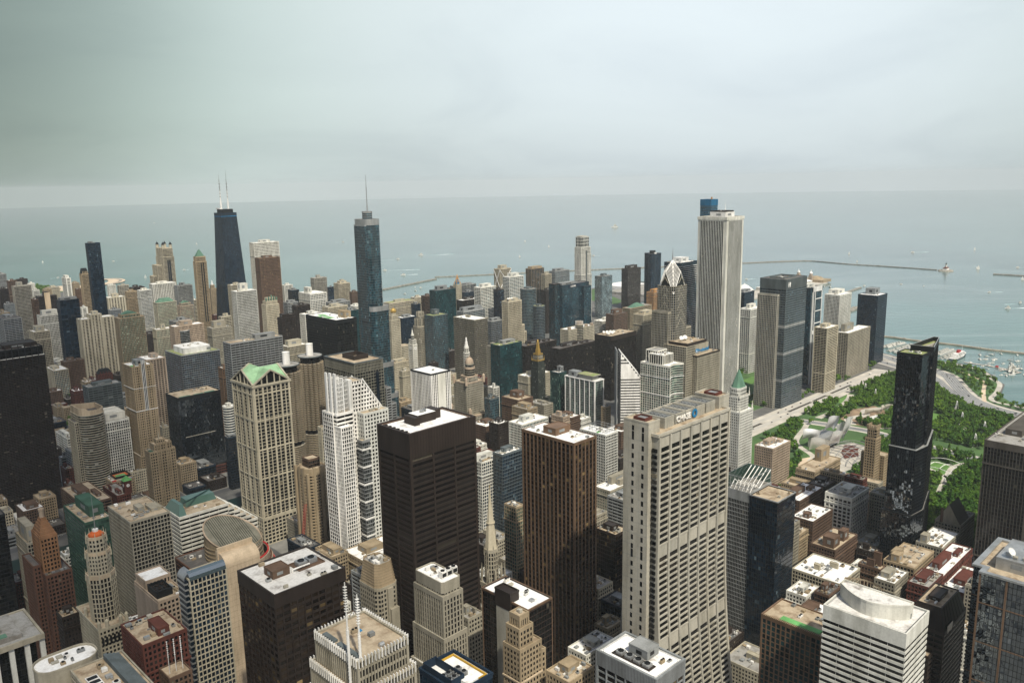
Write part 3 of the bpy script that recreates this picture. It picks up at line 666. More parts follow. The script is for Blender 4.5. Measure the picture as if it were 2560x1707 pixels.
@fn
def jewelers(b):
 w,d,H=b.w,b.d,b.H; b.box(-1,-8,w+9,d+8,0,H*.52,capw='beige'); b.box(0,0,w,d,0,H,capw='beige')
 cx,cy=w*.46,d*.3
 b.vol(chamf(cx-11,cy-8,cx+11,cy+12,3),H-1,H+9,'punch',capw='beige'); b.vol(ngon(cx,cy+1,8,16),H+8,H+22,'vert','lime','black',bw=2.8,pw=.8,capw='beige'); b.vol(ngon(cx,cy+1,6.6,16),H+21,H+28,'punch',bw=2.6)
 m=b.part('dome',wall('beige'),True); m.lathe(cx,cy+1,[(6.6,H+28),(6.3,H+31),(5,H+34.2),(2.8,H+36.2),(.8,H+37),(.7,H+39),(.1,H+40.5)],18)
 for x,y in ((-.5,-.5),(w+.5,-.5),(-.5,d-1),(w+.5,d-1)):
  q=b.part('turret',wall('beige')); q.cyl(x,y,H-4,H+6,2.1,10); q.lathe(x,y,[(2.3,H+6),(1.7,H+8),(.2,H+9.5)],10)
 for x,y in ((0,-7),(w+8,-7),(-.5,d+7)):
  q=b.part('turret',wall('beige')); q.cyl(x,y,H*.52-3,H*.52+9,3,10); q.lathe(x,y,[(3.2,H*.52+9),(2.4,H*.52+12),(.3,H*.52+14)],10)
@fn
def marble(b):
 w,d,H=b.w,b.d,b.H; b.box(0,0,w,d,0,H,wl='bright',roof='W',capw='black',bw=3.1,pw=1.5)
 m=b.part('blank_wall',wall('white')); m.box(w*.33,-.75,0,w*.74,.3,H-2.4); b.clutter(w*.4,d*.3,w*.7,d*.5,H-.9,2)
@fn
def leo(b):
 w,d,H=b.w,b.d,b.H; b.box(0,0,w,d,0,H-13,cap=.6,bw=4.2,fh=4.1,roof='T'); b.box(.4,.4,w-.4,d-.4,H-14,H,kind='vert',bw=2.2,cap=2.2,capw='dkgreen',roof='T')
 e=b.m('roof_edge',wall('bluegrey')); e.ring(rect(0,0,w,d),.7,-1.2,H-.5,H+.4)
 f=b.part('roof_frame',wall('dkbrown')); f.ring(rect(w*.3,d*.28,w*.78,d*.66),.4,-.6,H-.9,H+5); b.clutter(w*.33,d*.3,w*.72,d*.6,H-.9,5)
 g=b.part('strip_window',glass('navy')); g.box(w*.72,-.75,0,w*.82,.2,H-16)
@fn
def wedge(b):
 w,d,H=max(b.w,24),b.d+6,b.H; n=3
 for i in range(n): b.box(i*w/n+.3,0,(i+1)*w/n-.3,d,0,H-i*24)
 m=b.part('sloped_glass',glass('grey'))
 m.quad((0,0,H-.5),(w/n,0,H-24),(w/n,d,H-24),(0,d,H-.5))
@fn
def marina(b):
 k_=19/16.5; c=(12,16); H=b.H
 b.vol(ngon(*c,13.4,16),0,H,'curtain','dkbrown','black',roof='G',wins=False); m=b.part('balcony',wall('concrete')); pk=b.part('balcony_rail',wall('tan')); n=60
 pl=[]
 for i in range(96):
  a=2*math.pi*i/96; f=abs(math.sin(8*a)); rr_=14.4+4.6*f**.55; pl.append((c[0]+rr_*math.cos(a),c[1]+rr_*math.sin(a)))
 rnd=ngon(*c,18,48)
 for k in range(n):
  z=8+k*(H-16)/n
  if 20 <= k <= 21: continue
  q=pl if k > 21 else rnd
  m.prism(q,z,z+.35,bottom=True); pk.ring(q,0,-.25,z+.35,z+1.15)
 p=b.part('roof_slab',roofmat('G')); p.cyl(*c,H-.8,H+.2,17,40); b.m('roof_edge',wall('bluegrey')).ring(ngon(*c,17,40),.25,-.6,H-.6,H+.5)
 t=b.part('roof_drum',wall('bright')); t.cyl(*c,H,H+17,5.0,20); t.ring(ngon(*c,5.0,20),.15,-.5,H+16,H+17.2)
 base=b.part('column',wall('concrete'))
 for i in range(16): a=2*math.pi*i/16; base.cyl(c[0]+15*math.cos(a),c[1]+15*math.sin(a),0,H*.34,.5,6)
@fn
def tanstrip(b):
 w,d,H=b.w,b.d,b.H; b.box(0,0,w,d,0,H,fh=3.5); b.box(-2,-2,w+2,d+2,0,H*.32)
 for x in (.06,.34,.60,.86): b.m('pier',wall('tan')).box(w*x,-.8,0,w*x+2.2,.2,H+3)
 g=b.part('strip_window',glass('navy')); g.box(w*.46,-.55,H*.66,w*.58,.2,H+2); m=b.part('strip_frame',wall('bright'))
 for x in (.45,.52,.59): m.box(w*x-.25,-.95,H*.66,w*x+.25,.1,H+7)
 m2=b.part('belt_course',wall('bright')); m2.ring(rect(0,0,w,d),.9,.2,H*.66-.5,H*.66+.3); m2.ring(rect(0,0,w,d),.9,.2,H*.83,H*.83+.5)
 b.pent(w*.3,d*.2,w*.72,d*.6,H-.9,7,'grey'); g2=b.part('roof_garden',wall('roofgreen')); g2.box(1,1,H-1.2,w*.25,d*.4,H-.7); b.clutter(0,0,w,d,H-.9,7,[(w*.28,d*.15,w*.75,d*.65),(0,0,w*.3,d*.45)])
@fn
def roundbay(b):
 w,d,H=b.w,b.d,b.H; b.std(); b.vol(ngon(w*.32,0,8.5,20),0,H-9,'balc','grey','grey',bw=3,wins=False); b.pent(w*.2,d*.2,w*.5,d*.8,H-1,6,'beige')
@fn
def hyatt(b):
 w,d,H=b.w,b.d,b.H; b.box(0,0,w,d,0,H,wl='steel',gl='navy',bw=4,roof='N'); p=rrect(w*.14,d*.12,w*.84,d*.86,6); m=b.part('penthouse',wall('bright')); m.prism(p,H-.9,H+9); b.m('penthouse_roof',roofmat('W')).poly([(*q,H+8.2) for q in p]); m.ring(p,.15,-.4,H+8.5,H+9.3)
 b.clutter(w*.25,d*.25,w*.75,d*.75,H+8.2,9); l=b.part('louvre',wall('grey')); l.box(w*.72,d*.115,H+2,w*.83,d*.2,H+6)
@fn
def mirrorbox(b):
 w,d,H=b.w,b.d,b.H; b.vol(rect(0,0,w,d),0,H,'curtain','black','mirror',roof='T',bw=1.7,pw=.1,sh=.35,cap=5); g=b.part('green_roof',wall('copper'))
 for (x0,y0,x1,y1) in ((.06,.06,.32,.16),(.4,.05,.62,.15),(.66,.08,.9,.2)): g.box(w*x0,d*y0,H-1,w*x1,d*y1,H-.6)
 b.m('belt',wall('concrete')).box(w*.1,-.35,H*.52,w*.8,.1,H*.52+.9); b.clutter(w*.3,d*.4,w*.9,d*.95,H-.9,8); b.box(-4,-3,w+4,d+4,0,14,kind='band',wl='redbrick',gl='black')
@fn
def donnelley(b):
 w,d,H=b.w,b.d,b.H; b.wl='cream'; b.box(0,0,w,d,0,H,kind='grid2',bw=w/8,fh=4.0,cap=3.5,gl='black',sh=.55,pw=1.1)
 b.box(-1.2,-1.2,w+1.2,d+1.2,0,H*.18,kind='grid2',gl='black')
 f=b.part('pilaster',wall('cream'))
 for x in (.02,.25,.5,.75,.98): f.box(w*x-1,-1.1,0,w*x+1,.1,H-2); f.box(-1.1,d*x-1,0,.1,d*x+1,H-2)
 for z in (.25,.42,.6,.78,.94): f.ring(rect(0,0,w,d),.95,0,H*z,H*z+1.6)
 co=b.m('cornice',wall('cream')); co.ring(rect(0,0,w,d),1.8,-.5,H-1.8,H+.4)
 r_=b.part('gabled_roof',wall('palegreen')); e=b.part('gable',wall('cream')); g=b.part('gable_window',glass('black')); h=15; cx,cy=w/2,d/2; o=.6
 for (a,q,mid) in (((0,0),(w,0),(cx,0)),((w,0),(w,d),(w,cy)),((w,d),(0,d),(cx,d)),((0,d),(0,0),(0,cy))):
  r_.poly([(*a,H+.5),(*mid,H+h),(cx,cy,H+h)]); r_.poly([(*mid,H+h),(*q,H+.5),(cx,cy,H+h)])
  ix,iy=(cx-mid[0])*.06,(cy-mid[1])*.06
  g.poly([(a[0]+ix,a[1]+iy,H+.2),(q[0]+ix,q[1]+iy,H+.2),(mid[0]+ix,mid[1]+iy,H+h-.4)])
  e.tube((*a,H+.8),(*mid,H+h+.4),1.15,4); e.tube((*q,H+.8),(*mid,H+h+.4),1.15,4)
  for t in (.25,.4,.6,.75): x,y=a[0]+(q[0]-a[0])*t+ix*.4,a[1]+(q[1]-a[1])*t+iy*.4; e.cyl(x,y,H,H+h*(1-abs(t-.5)*2)-1,.8,6)
@fn
def curvedtower(b):
 w,d,H=b.w,b.d,b.H; w=30; d=34
 pl=[(0,d),(0,6)] + [(w*.5+w*.5*math.cos(R(a)),8+13*math.sin(R(a))-2) for a in range(200,361,16)] + [(w,d)]
 b.vol(pl,0,H,'balc','cream','grey',fh=3.2,bw=3.4,cap=1,roof='D',wins=False); b.box(-5,7,-.4,d-1,0,H-9,kind='grid',wl='cream',gl='black')
 c=b.part('crown_wall',wall('sand')); A=offset(pl,.2); B_=offset(pl,-.8)
 for i in range(len(pl)):
  j=(i+1) % len(pl); hi=lambda p: H+4+7*max(0,min(1,(d-p[1])/d))*0+ (5 if p[0] < w*.3 else 2)
  z0=H-1
  c.quad((*A[i],z0),(*A[j],z0),(*A[j],hi(pl[j])),(*A[i],hi(pl[i]))); c.quad((*A[i],hi(pl[i])),(*A[j],hi(pl[j])),(*B_[j],hi(pl[j])),(*B_[i],hi(pl[i]))); c.quad((*B_[j],z0-.1),(*B_[i],z0-.1),(*B_[i],hi(pl[i])),(*B_[j],hi(pl[j])))
 b.clutter(2,6,w-3,d-3,H-.9,6)
@fn
def blacktower(b):
 w,d,H=b.w,b.d,b.H; b.box(0,0,w,d,0,H-11,fh=2.05,sh=.75,bw=3,pw=.3,wl='dkbrown',gl='black',cap=.3); b.box(1,1,w-1,d-1,H-11.5,H,kind='curtain',wl='black',gl='black'); b.m('belt',wall('bright')).ring(rect(0,0,w,d),.45,-.4,H-11.6,H-10.9)
 f=b.part('crown_fin',wall('black'))
 for i in range(13): x=w*i/12; f.box(x-.35,-1.1,H-22,x+.35,.4,H+5)
 b.tops(H,10)
@fn
def artdeco(b):
 w,d,H=b.w,b.d,b.H; b.box(0,0,w,d,0,H); b.box(w*.22,d*.12,w*.9,d*.9,H-1,H+8); b.box(w*.35,d*.25,w*.68,d*.75,H+7,H+13); spire(b,w*.5,d*.5,H+12,11,.6,'concrete')
 p=b.part('pier',wall('tan'))
 for x in (.3,.42,.54,.66,.78): p.box(w*x-.5,-.85,0,w*x+.5,.2,H+10)
 g=b.part('roof_garden',wall('green')); g.box(.6,.6,H-1.2,w*.16,d*.5,H+.2); b.clutter(0,0,w,d,H-.9,3,[(w*.2,d*.1,w*.92,d*.92)])
@fn
def tennis(b):
 w,d,H=b.w,b.d,b.H; b.box(0,0,w,d,0,H,bw=3); c=b.part('tennis_court',wall('orange')); c.box(w*.3,d*.32,H-1,w*.98,d*.92,H-.6); g=b.part('court_green',wall('roofgreen')); g.box(w*.42,d*.42,H-.9,w*.88,d*.82,H-.55)
 ln=b.part('court_line',wall('bright'))
 for y in (.44,.62,.80): ln.box(w*.44,d*y-.1,H-.8,w*.86,d*y+.1,H-.5)
 f=b.part('court_fence',wall('black')); f.ring(rect(w*.28,d*.3,w*.99,d*.95),.05,-.05,H-.8,H+2.4); bl=b.part('blue_awning',wall('skyblue')); bl.box(w*.35,.6,H-.5,w*.95,2.2,H-.1); r_=b.part('red_awning',wall('red')); r_.box(w*.05,2,H-.8,w*.22,4,H+.8); b.clutter(0,3,w*.28,d,H-.9,7)
@fn
def colonnade(b):
 w,d,H=b.w,b.d,b.H; b.box(3,4,w-3,d-3,0,H-6,kind='curtain',wl='black',gl='black'); r_=b.part('roof_slab',wall('lime')); r_.box(-1,-1,H-5.5,w+1,d+1,H-3.2); r_.ring(rect(-1,-1,w+1,d+1),.4,-1.0,H-5.6,H-2.2)
 b.m('roof',roofmat('G')).poly([(0,0,H-3.0),(w,0,H-3.0),(w,d,H-3.0),(0,d,H-3.0)]); p=b.part('roof_terrace',roofmat('G')); p.box(w*.1,d*.12,H-3,w*.78,d*.9,H); b.pent(w*.15,d*.3,w*.55,d*.7,H-.1,4,'lime'); m=b.part('skylight',wall('copper')); m.box(w*.4,d*.14,H,w*.6,d*.26,H+.5)
 for i in range(6):
  c=b.part('column',wall('white')); x=w*i/5; c.prism(rect(x-1.1,0,x+1.1,2.4),0,H-5.5,rect(x-1.4,0,x+1.4,2.4))
 for i in range(1,6): c=b.part('column',wall('white')); y=d*i/5; c.box(0,y-1.1,0,2.4,y+1.1,H-5.5)
@fn
def browntower(b):
 w,d,H=b.w,b.d,b.H; b.box(0,0,w,d,0,H-4); b.box(-6,d*.25,-.4,d,0,H+3); b.box(w*.05,d*.2,w*.72,d*.75,H-5,H+26,wl='rust'); z=H+25; x0,y0,x1,y1=w*.05,d*.2,w*.72,d*.75; i=0
 st=b.part('stepped_pyramid',wall('rust'))
 while x1-x0 > 4 and i < 8: st.prism(rect(x0,y0,x1,y1),z-.4,z+2.2,rect(x0+.3,y0+.5,x1-.3,y1-.5)); z += 2.4; x0 += .85; x1 -= .85; y0 += 1.5; y1 -= 1.5; i += 1
 cx,cy=(x0+x1)/2,(y0+y1)/2; c=b.part('cap_drum',wall('beige')); c.cyl(cx,cy,z-1,z+7,1.9,12); c.ring(ngon(cx,cy,1.9,12),.4,-.3,z+5.5,z+7.2); b.clutter(0,0,w,d*.18,H-4.9,4)
@fn
def randolph(b):
 w,d,H=b.w,b.d,b.H; b.box(0,0,w,d,0,H,bw=2.6)
 cx,cy=w*.52,d*.36; z=H; r=10.0
 for rr_,dz in ((10.0,38),(8.6,18),(6.8,12)):
  b.vol(ngon(cx,cy,rr_,8),z-1,z+dz,'vert' if rr_ > 9 else 'punch',bw=2.2,gl='black',capw='sand'); k=ngon(cx,cy,rr_+.2,8)
  for p in k: spire(b,p[0],p[1],z+dz-6,10,.8,'cream','pinnacle')
  z += dz
 o=b.part('orange_roof',wall('orange')); o.lathe(cx,cy,[(5.6,z-.8),(5.4,z+1),(3.2,z+2.6),(2.4,z+2.8)],8); t=b.part('roof_lantern',wall('bright')); t.cyl(cx,cy,z+2.5,z+4.6,2.1,10); spire(b,cx,cy,z+4,30,.35,'grey','antenna')
 for x,y in ((1,1),(w-1,1),(1,d*.6),(w*.3,.6),(w*.75,.6)): q=b.part('turret',wall('cream')); q.cyl(x,y,H-2,H+5,1.3,8); q.lathe(x,y,[(1.5,H+5),(.8,H+6.2),(.1,H+7)],8)
 a=b.part('arched_window',glass('black'))
 for i in range(7): x=w*(.1+.13*i); a.box(x-.8,-.5,H-14,x+.8,.1,H-8); a.prism(rect(x-.8,-.5,x+.8,.1),H-8,H-7,rect(x-.3,-.5,x+.3,.1))
 b.clutter(1,d*.55,w-1,d-1,H-.9,5)
@fn
def striped(b):
 w,d,H=b.w,b.d,b.H; b.box(0,0,w*.62,d,0,H,wl='white'); k=4
 for i in range(5): x0=w*.62+.02+i*w*.076; b.box(x0,0+.3*i,x0+w*.076-.02,d-.3*i,0,H-(i+1)*5.0,wl='white')
 g=b.part('sloped_glass',glass('green')); g.prism(rect(.3,1,w*.1,d-1),H-1,H+9,rect(w*.06,d*.25,w*.1,d*.8)); g.prism(rect(w*.2,d*.6,w*.6,d-.5),H-1,H+6,rect(w*.22,d*.66,w*.58,d-.6))
 m=b.part('roof_rail',wall('teal')); m.tube((w*.1,d*.3,H+8),(w*.6,d*.98,H+6),.6,5); b.clutter(w*.25,.5,w*.6,d*.55,H-.9,4)
@fn
def blackunit(b):
 w,d,H=b.w,b.d,b.H; b.box(0,0,w,d,0,H,bw=2.9); m=b.part('blank_wall',wall('beige')); m.box(-.55,0,0,.1,d,H-2)
 g=b.part('cooling_unit',wall('black')); x0,y0,x1,y1=1.2,d*.12,w*.62,d*.50; g.ring(rect(x0,y0,x1,y1),.1,-.4,H-1,H+4.4); g.box(x0+.5,y0+.5,H-1,x1-.5,y1-.5,H+2.4); f=b.part('fan',wall('dkbrown'))
 for i in range(3):
  for j in range(3): cx,cy=x0+(i+.5)*(x1-x0)/3,y0+(j+.5)*(y1-y0)/3; f.ring(ngon(cx,cy,1.4,10),.15,-.2,H+2.4,H+3.1); f.poly([(*p,H+2.6) for p in ngon(cx,cy,1.2,10)])
 b.box(1,d*.56,w-1,d-1,H-1,H+6,kind='punch',bw=2.4,roof='W'); b.clutter(w*.6,.6,w,d*.5,H-.9,8)
@fn
def curvedslab(b):
 w,d,H=b.w,b.d,b.H
 b.box(0,0,w,d,0,H-3,kind='grid',bw=2.7,fh=3.8,cap=1.2,roof='G',sh=.9,pw=.62); e=b.part('glass_eave',glass('sky')); n=6
 pr=[(-.5,H-4),(-.2,H-1.5),(1.2,H+.6),(3.6,H+1.4)]
 for (ya,za),(yb,zb) in zip(pr,pr[1:]): e.quad((0,ya,za),(w,ya,za),(w,yb,zb),(0,yb,zb))
 q=b.part('rounded_end',wall('steel')); pr2=[(-.55,H-4)]+[(-.55+5*(1-math.cos(R(a))),H-4+5*math.sin(R(a))) for a in range(10,91,10)]
 k=b.part('end_glazing',glass('navy')); k.prism(rect(-2.4,2,.2,d-1),0,H-4)
 for (xa,za),(xb,zb) in zip(pr2,pr2[1:]): q.quad((xa-2,2,za),(xb-2,2,zb),(xb-2,d-1,zb),(xa-2,d-1,za))
 for z in range(6,int(H-6),4): b.m('spandrels',wall('steel')).box(-2.7,1.8,z,-.2,d-.8,z+1.1)
 s=b.part('tiled_slab',wall('sand')); x0,x1=w+.4,w+25; y0,y1=1.0,15; r=7.0; zt=H-4; S=[(y0,0),(y0,zt)] + [(y0+r*(1-math.cos(R(a))),zt+r*math.sin(R(a))) for a in range(15,91,15)] + [(y1,zt+r),(y1,0)]
 for (ya,za),(yb,zb) in zip(S,S[1:]): s.quad((x0,ya,za),(x1,ya,za),(x1,yb,zb),(x0,yb,zb))
 s.poly([(x0,y,z) for y,z in S]); s.poly([(x1,y,z) for y,z in reversed(S)])
 j=b.part('tile_joint',wall('tan'))
 for z in range(4,int(zt),4): j.box(x0+.1,y0-.05,z,x1-.1,y0+.1,z+.12)
 for i in range(1,9): x=x0+i*(x1-x0)/9; j.box(x-.05,y0-.05,0,x+.05,y0+.1,zt)
 rim=b.part('slab_rim',wall('sand')); rim.box(x0-.6,y0+r+2.5,zt+2,x1,y0+r+3.7,zt+r+3.5)
@fn
def oliveroof(b):
 w,d,H=b.w,b.d,b.H; b.box(0,0,w,d,0,H,kind='line',wl='dkbrown',gl='bronze',bw=4.4,pw=.7,fh=4.0,sh=1.7,cap=8,roof='S'); b.pent(w*.20,d*.42,w*.44,d*.66,H-.9,4.6,'brown','S')
 wl=b.part('fan_well',wall('brown')); x0,y0,x1,y1=w*.55,d*.38,w*.93,d*.66; wl.ring(rect(x0,y0,x1,y1),.2,-.2,H-.9,H-.2); wl.poly([(x0+.2,y0+.2,H-.86),(x1-.2,y0+.2,H-.86),(x1-.2,y1-.2,H-.86),(x0+.2,y1-.2,H-.86)])
 for i in range(2): b.unit(x0+2+i*6.5,y0+3.5,H-.9,5.6,5.2,3.0); 
 t=b.part('duct',wall('bright')); t.tube((x0-3,y0+2,H+.6),(x0+8,y0+2,H+.6),.5,6); t.tube((x0-3,y0+2,H-.8),(x0-3,y0+2,H+.6),.5,6); b.clutter(0,0,w,d,H-.9,6,[(w*.18,d*.4,w*.46,d*.68),(x0-4,y0-1,x1+1,y1+1)])
@fn
def thompson(b):
 w,d,H=78.0,60.0,84
 b.box(-2,8,26,d,0,H*.80,kind='band',wl='redbrown',gl='black',roof='D'); b.box(26.5,d*.55,w,d,0,H*.66,kind='band',wl='redbrown',gl='black',roof='D')
 cx,cy,r=42.0,28.0,26.0; g=b.part('slanted_roof',wall('dkgreen')); k=40; rim=b.part('rotunda_wall',wall('tan')); z0=H+2; P=ngon(cx,cy,r,k)
 zf=lambda p: z0+(p[1]-cy+(cx-p[0])*.5)*.42
 g.poly([(*p,zf(p)) for p in P]); 
 for i in range(k):
  j=(i+1) % k; a,e=P[i],P[j]; rim.quad((*a,0),(*e,0),(*e,zf(e)),(*a,zf(a))); g2=zf(a)
 rb=b.part('rotunda_rim',wall('beige'))
 for i in range(k): rb.tube((*P[i],zf(P[i])+.2),(*P[(i+1) % k],zf(P[(i+1) % k])+.2),.8,5)
 for z in range(8,int(H),4): rim.ring(ngon(cx,cy,r+.05,k),.5,0,z,z+1.2)
 ml=b.part('roof_mullion',wall('darkstone'))
 for i in range(-8,9):
  x=cx+i*2.3; h=math.sqrt(max(0,r*r-(i*2.3)**2)); ml.tube((x,cy-h,zf((x,cy-h))+.1),(x,cy+h,zf((x,cy+h))+.1),.34,4)
 for i in range(7):                      # sloping red ribs of the curved south-east front
  rr_=r+5+i*2.6; m=b.part('red_rib',wall('red' if i % 2==0 else 'redbrown')); z=H*.80-i*6.0; Q=[(cx+rr_*math.cos(R(a)),cy+rr_*math.sin(R(a))) for a in range(-100,41,10)]
  for p,q in zip(Q,Q[1:]): m.tube((*p,z),(*q,z),.8,5)
 fl=b.part('curved_terrace',wall('beige'))
 for i in range(7):
  rr_=r+4+i*2.6; Q=[(cx+rr_*math.cos(R(a)),cy+rr_*math.sin(R(a))) for a in range(-100,41,10)]; Q2=[(cx+(rr_+2.5)*math.cos(R(a)),cy+(rr_+2.5)*math.sin(R(a))) for a in range(-100,41,10)]; z=H*.79-i*6.0
  for a,e,c,f in zip(Q,Q[1:],Q2,Q2[1:]): fl.quad((*c,z),(*f,z),(*e,z),(*a,z)); fl.quad((*c,z-6),(*f,z-6),(*f,z),(*c,z))
 b.m('red_roof',roofmat('D')); b.clutter(0,40,22,d-2,H*.8-.9,7)
@fn
def solar(b):
 w,d,H=b.w,b.d,b.H; b.box(0,0,w,d,0,H,kind='band',wl='lime',gl='black',roof='T')
 s=b.part('skylight',wall('black')); f=b.part('skylight_frame',wall('bright'))
 for i in range(6): y=3+i*5; s.box(3,y,H-1,9,y+4.4,H-.3); f.ring(rect(3,y,9,y+4.4),.25,-.25,H-.8,H-.1)
 r_=b.part('stepped_roof',wall('bluegrey'))
 for i in range(4): r_.box(w*.62+i*2.2,1,H-1,w*.62+i*2.2+2.0,d-1,H+2.6-i*.8)
 p=rrect(-16,d+1,w*.62,d+22,9); m=b.part('curved_wing',wall('lime')); m.prism(p,0,H+1.2,top=False); m.ring(p,.2,-.5,H+1.1,H+2.6); b.m('wing_roof',roofmat('W')).poly([(*q,H+1.3) for q in p]); b.clutter(-10,d+4,w*.5,d+19,H+1.3,8)
 b.box(-34,d*.45,-1,d+.5,0,H-9,kind='band',wl='lime',gl='black',roof='G'); b.clutter(-32,d*.5,-3,d-2,H-9.9,9); b.clutter(10,3,w*.6,d-3,H-.9,7)
@fn
def masts(b):
 w,d,H=b.w,b.d,b.H; b.std(ph=False)
 for x in (.2,.5,.8):
  m=b.part('mast',wall('bright')); m.cyl(w*x,d*.4,H-1,H+20,.22,8,.16)
  for q in range(8): m.cyl(w*x,d*.4,H+10+q*1.4,H+10.3+q*1.4,.4,8)
@fn
def clocktower(b):
 w,d,H=b.w,b.d,b.H; b.std(); x0,y0,x1,y1=w*.62,.4,w*.62+8,8.4; m=b.part('clock_tower',wall('redbrick')); m.box(x0,y0,H-1,x1,y1,H+15); m.ring(rect(x0,y0,x1,y1),.5,0,H+13,H+15.2)
 hip(b,x0-1,y0-1,x1+1,y1+1,H+15,5.5,wall('roofgreen'),.48,'green_roof')
 for (a,c) in (((x0+x1)/2,y0-.02),(None,None)):
  f=b.part('clock_face',wall('bright')); hnd=b.part('clock_hand',wall('black'))
  if a: f.tube((a,y0+.1,H+9),(a,y0-.3,H+9),1.9,16); hnd.tube((a,y0-.4,H+9),(a,y0-.4,H+10.4),.15,4); hnd.tube((a,y0-.4,H+9),(a+1,y0-.4,H+8.6),.15,4)
  else: f.tube((x0+.1,4.4,H+9),(x0-.3,4.4,H+9),1.9,16); hnd.tube((x0-.4,4.4,H+9),(x0-.4,4.4,H+10.4),.15,4); hnd.tube((x0-.4,4.4,H+9),(x0-.4,3.4,H+8.6),.15,4)
@fn
def fincrown(b):
 w,d,H=b.w,b.d,b.H; z=H
 for e,z0,z1 in ((0,H-15,H),(2.2,H-30,H-14.5),(4.0,0,H-29)):
  b.vol(rect(-e,-e,w+e,d+e),z0,z1,'fins','lime','black',roof='T',bw=1.75,pw=.42)
  f=b.part('crown_fin',wall('bright')); n=int((w+2*e)/1.75)
  for i in range(n+1): x=-e+(w+2*e)*i/n; f.box(x-.16,-e-1.2,z1-3.4,x+.16,-e-.1,z1+1.3)
  n=int((d+2*e)/1.75)
  for i in range(n+1): y=-e+(d+2*e)*i/n; f.box(-e-1.2,y-.16,z1-3.4,-e-.1,y+.16,z1+1.3); f.box(w+e+.1,y-.16,z1-3.4,w+e+1.2,y+.16,z1+1.3)
  n=int((w+2*e)/1.75)
  for i in range(n+1): x=-e+(w+2*e)*i/n; f.box(x-.16,d+e+.1,z1-3.4,x+.16,d+e+1.2,z1+1.3)
 t=b.part('roof_trough',wall('bluegrey')); t.box(1.2,2,H-1,3.6,d*.55,H+.2); t.box(1.2,d*.62,H-1,3.6,d*.9,H+.2)
 for (x,y,top,base) in ((-1.5,4.5,H+37,H-52),(2.2,1.0,H+31,H-55)):
  m=b.part('lattice_mast',wall('bright')); m.cyl(x,y,base,base+66,.7,8,.65); m.cyl(x,y,base+66,top-12,.42,8,.4); m.cyl(x,y,top-12,top,.3,6,.25)
  for q in range(34): m.box(x-.85,y-.1,base+4+q*1.9,x+.85,y+.1,base+4.2+q*1.9)
  for q in range(10): m.box(x-.7,y-.7,top-14+q*1.3,x+.7,y+.7,top-13.8+q*1.3)
 v=b.part('vent_hood',wall('steel')); v.tube((w*.52,3.2,H),(w*.52+2.4,3.2,H),1.2,10); s=b.part('skylight',wall('skyblue')); s.box(w*.55,d*.6,H-1,w*.62,d*.66,H-.5); b.clutter(4,4,w-2,d-3,H-.9,2,[(w*.4,0,w*.8,8)])
@fn
def chamfer(b):
 w,d,H=b.w+4,b.d,b.H; b.vol(chamf(0,0,w,d,3),0,H-6,'punch',bw=2.7); A=chamf(.3,.3,w-.3,d-.3,3); B_=chamf(2.4,2.2,w-2.4,d-2.2,3); s=b.part('sloped_roof',wall('tan')); s.prism(A,H-6.4,H+11,B_,top=False)
 for i in range(8): f=i/8; s.ring([(a[0]+(q[0]-a[0])*f,a[1]+(q[1]-a[1])*f) for a,q in zip(A,B_)],.12,-.2,H-6+17*f,H-5.4+17*f)
 b.m('roof',roofmat('G')).poly([(*p,H+10.2) for p in B_]); s.ring(B_,.2,-.4,H+10,H+11.4); b.clutter(3,3,w-3,d-3,H+10.2,7); p=b.part('lift_shaft',wall('lime')); p.box(w*.5,-3.6,0,w*.86,-.3,H-24); p.box(w*.45,-1.6,0,w*.7,-.3,H-8)
 du=b.part('duct',wall('concrete')); du.tube((w*.5,d*.4,H+11.5),(w*.9,d*.62,H+11.5),.6,6)
@fn
def onelasalle(b):
 w,d,H=b.w+6,b.d-2,b.H; b.box(0,0,w,d,0,H-9,kind='vert',bw=2.5,pw=1.15,fh=3.8); b.vol(chamf(.4,.4,w-.4,d-.4,1.5),H-10,H,'punch',bw=2.5,cap=7.5,roof='W')
 for e,z in ((1.6,H-37),(3.6,H-62)): b.box(-e,-e,w+e,d+e*.5,0,z,kind='vert',bw=2.5,pw=1.15,fh=3.8)
 for i in range(3):
  b.unit(w*.30+i*4.6,d*.10+i*.1+3,H-.9,4.0,3.6,4.6,wl='bright'); l=b.part('louvre',wall('black')); l.box(w*.30+i*4.6+.3,d*.1+i*.1+2.9,H,w*.30+i*4.6+3.7,d*.1+i*.1+3.05,H+2.6)
 b.clutter(1.5,d*.45,w-2,d-2,H-.9,6)
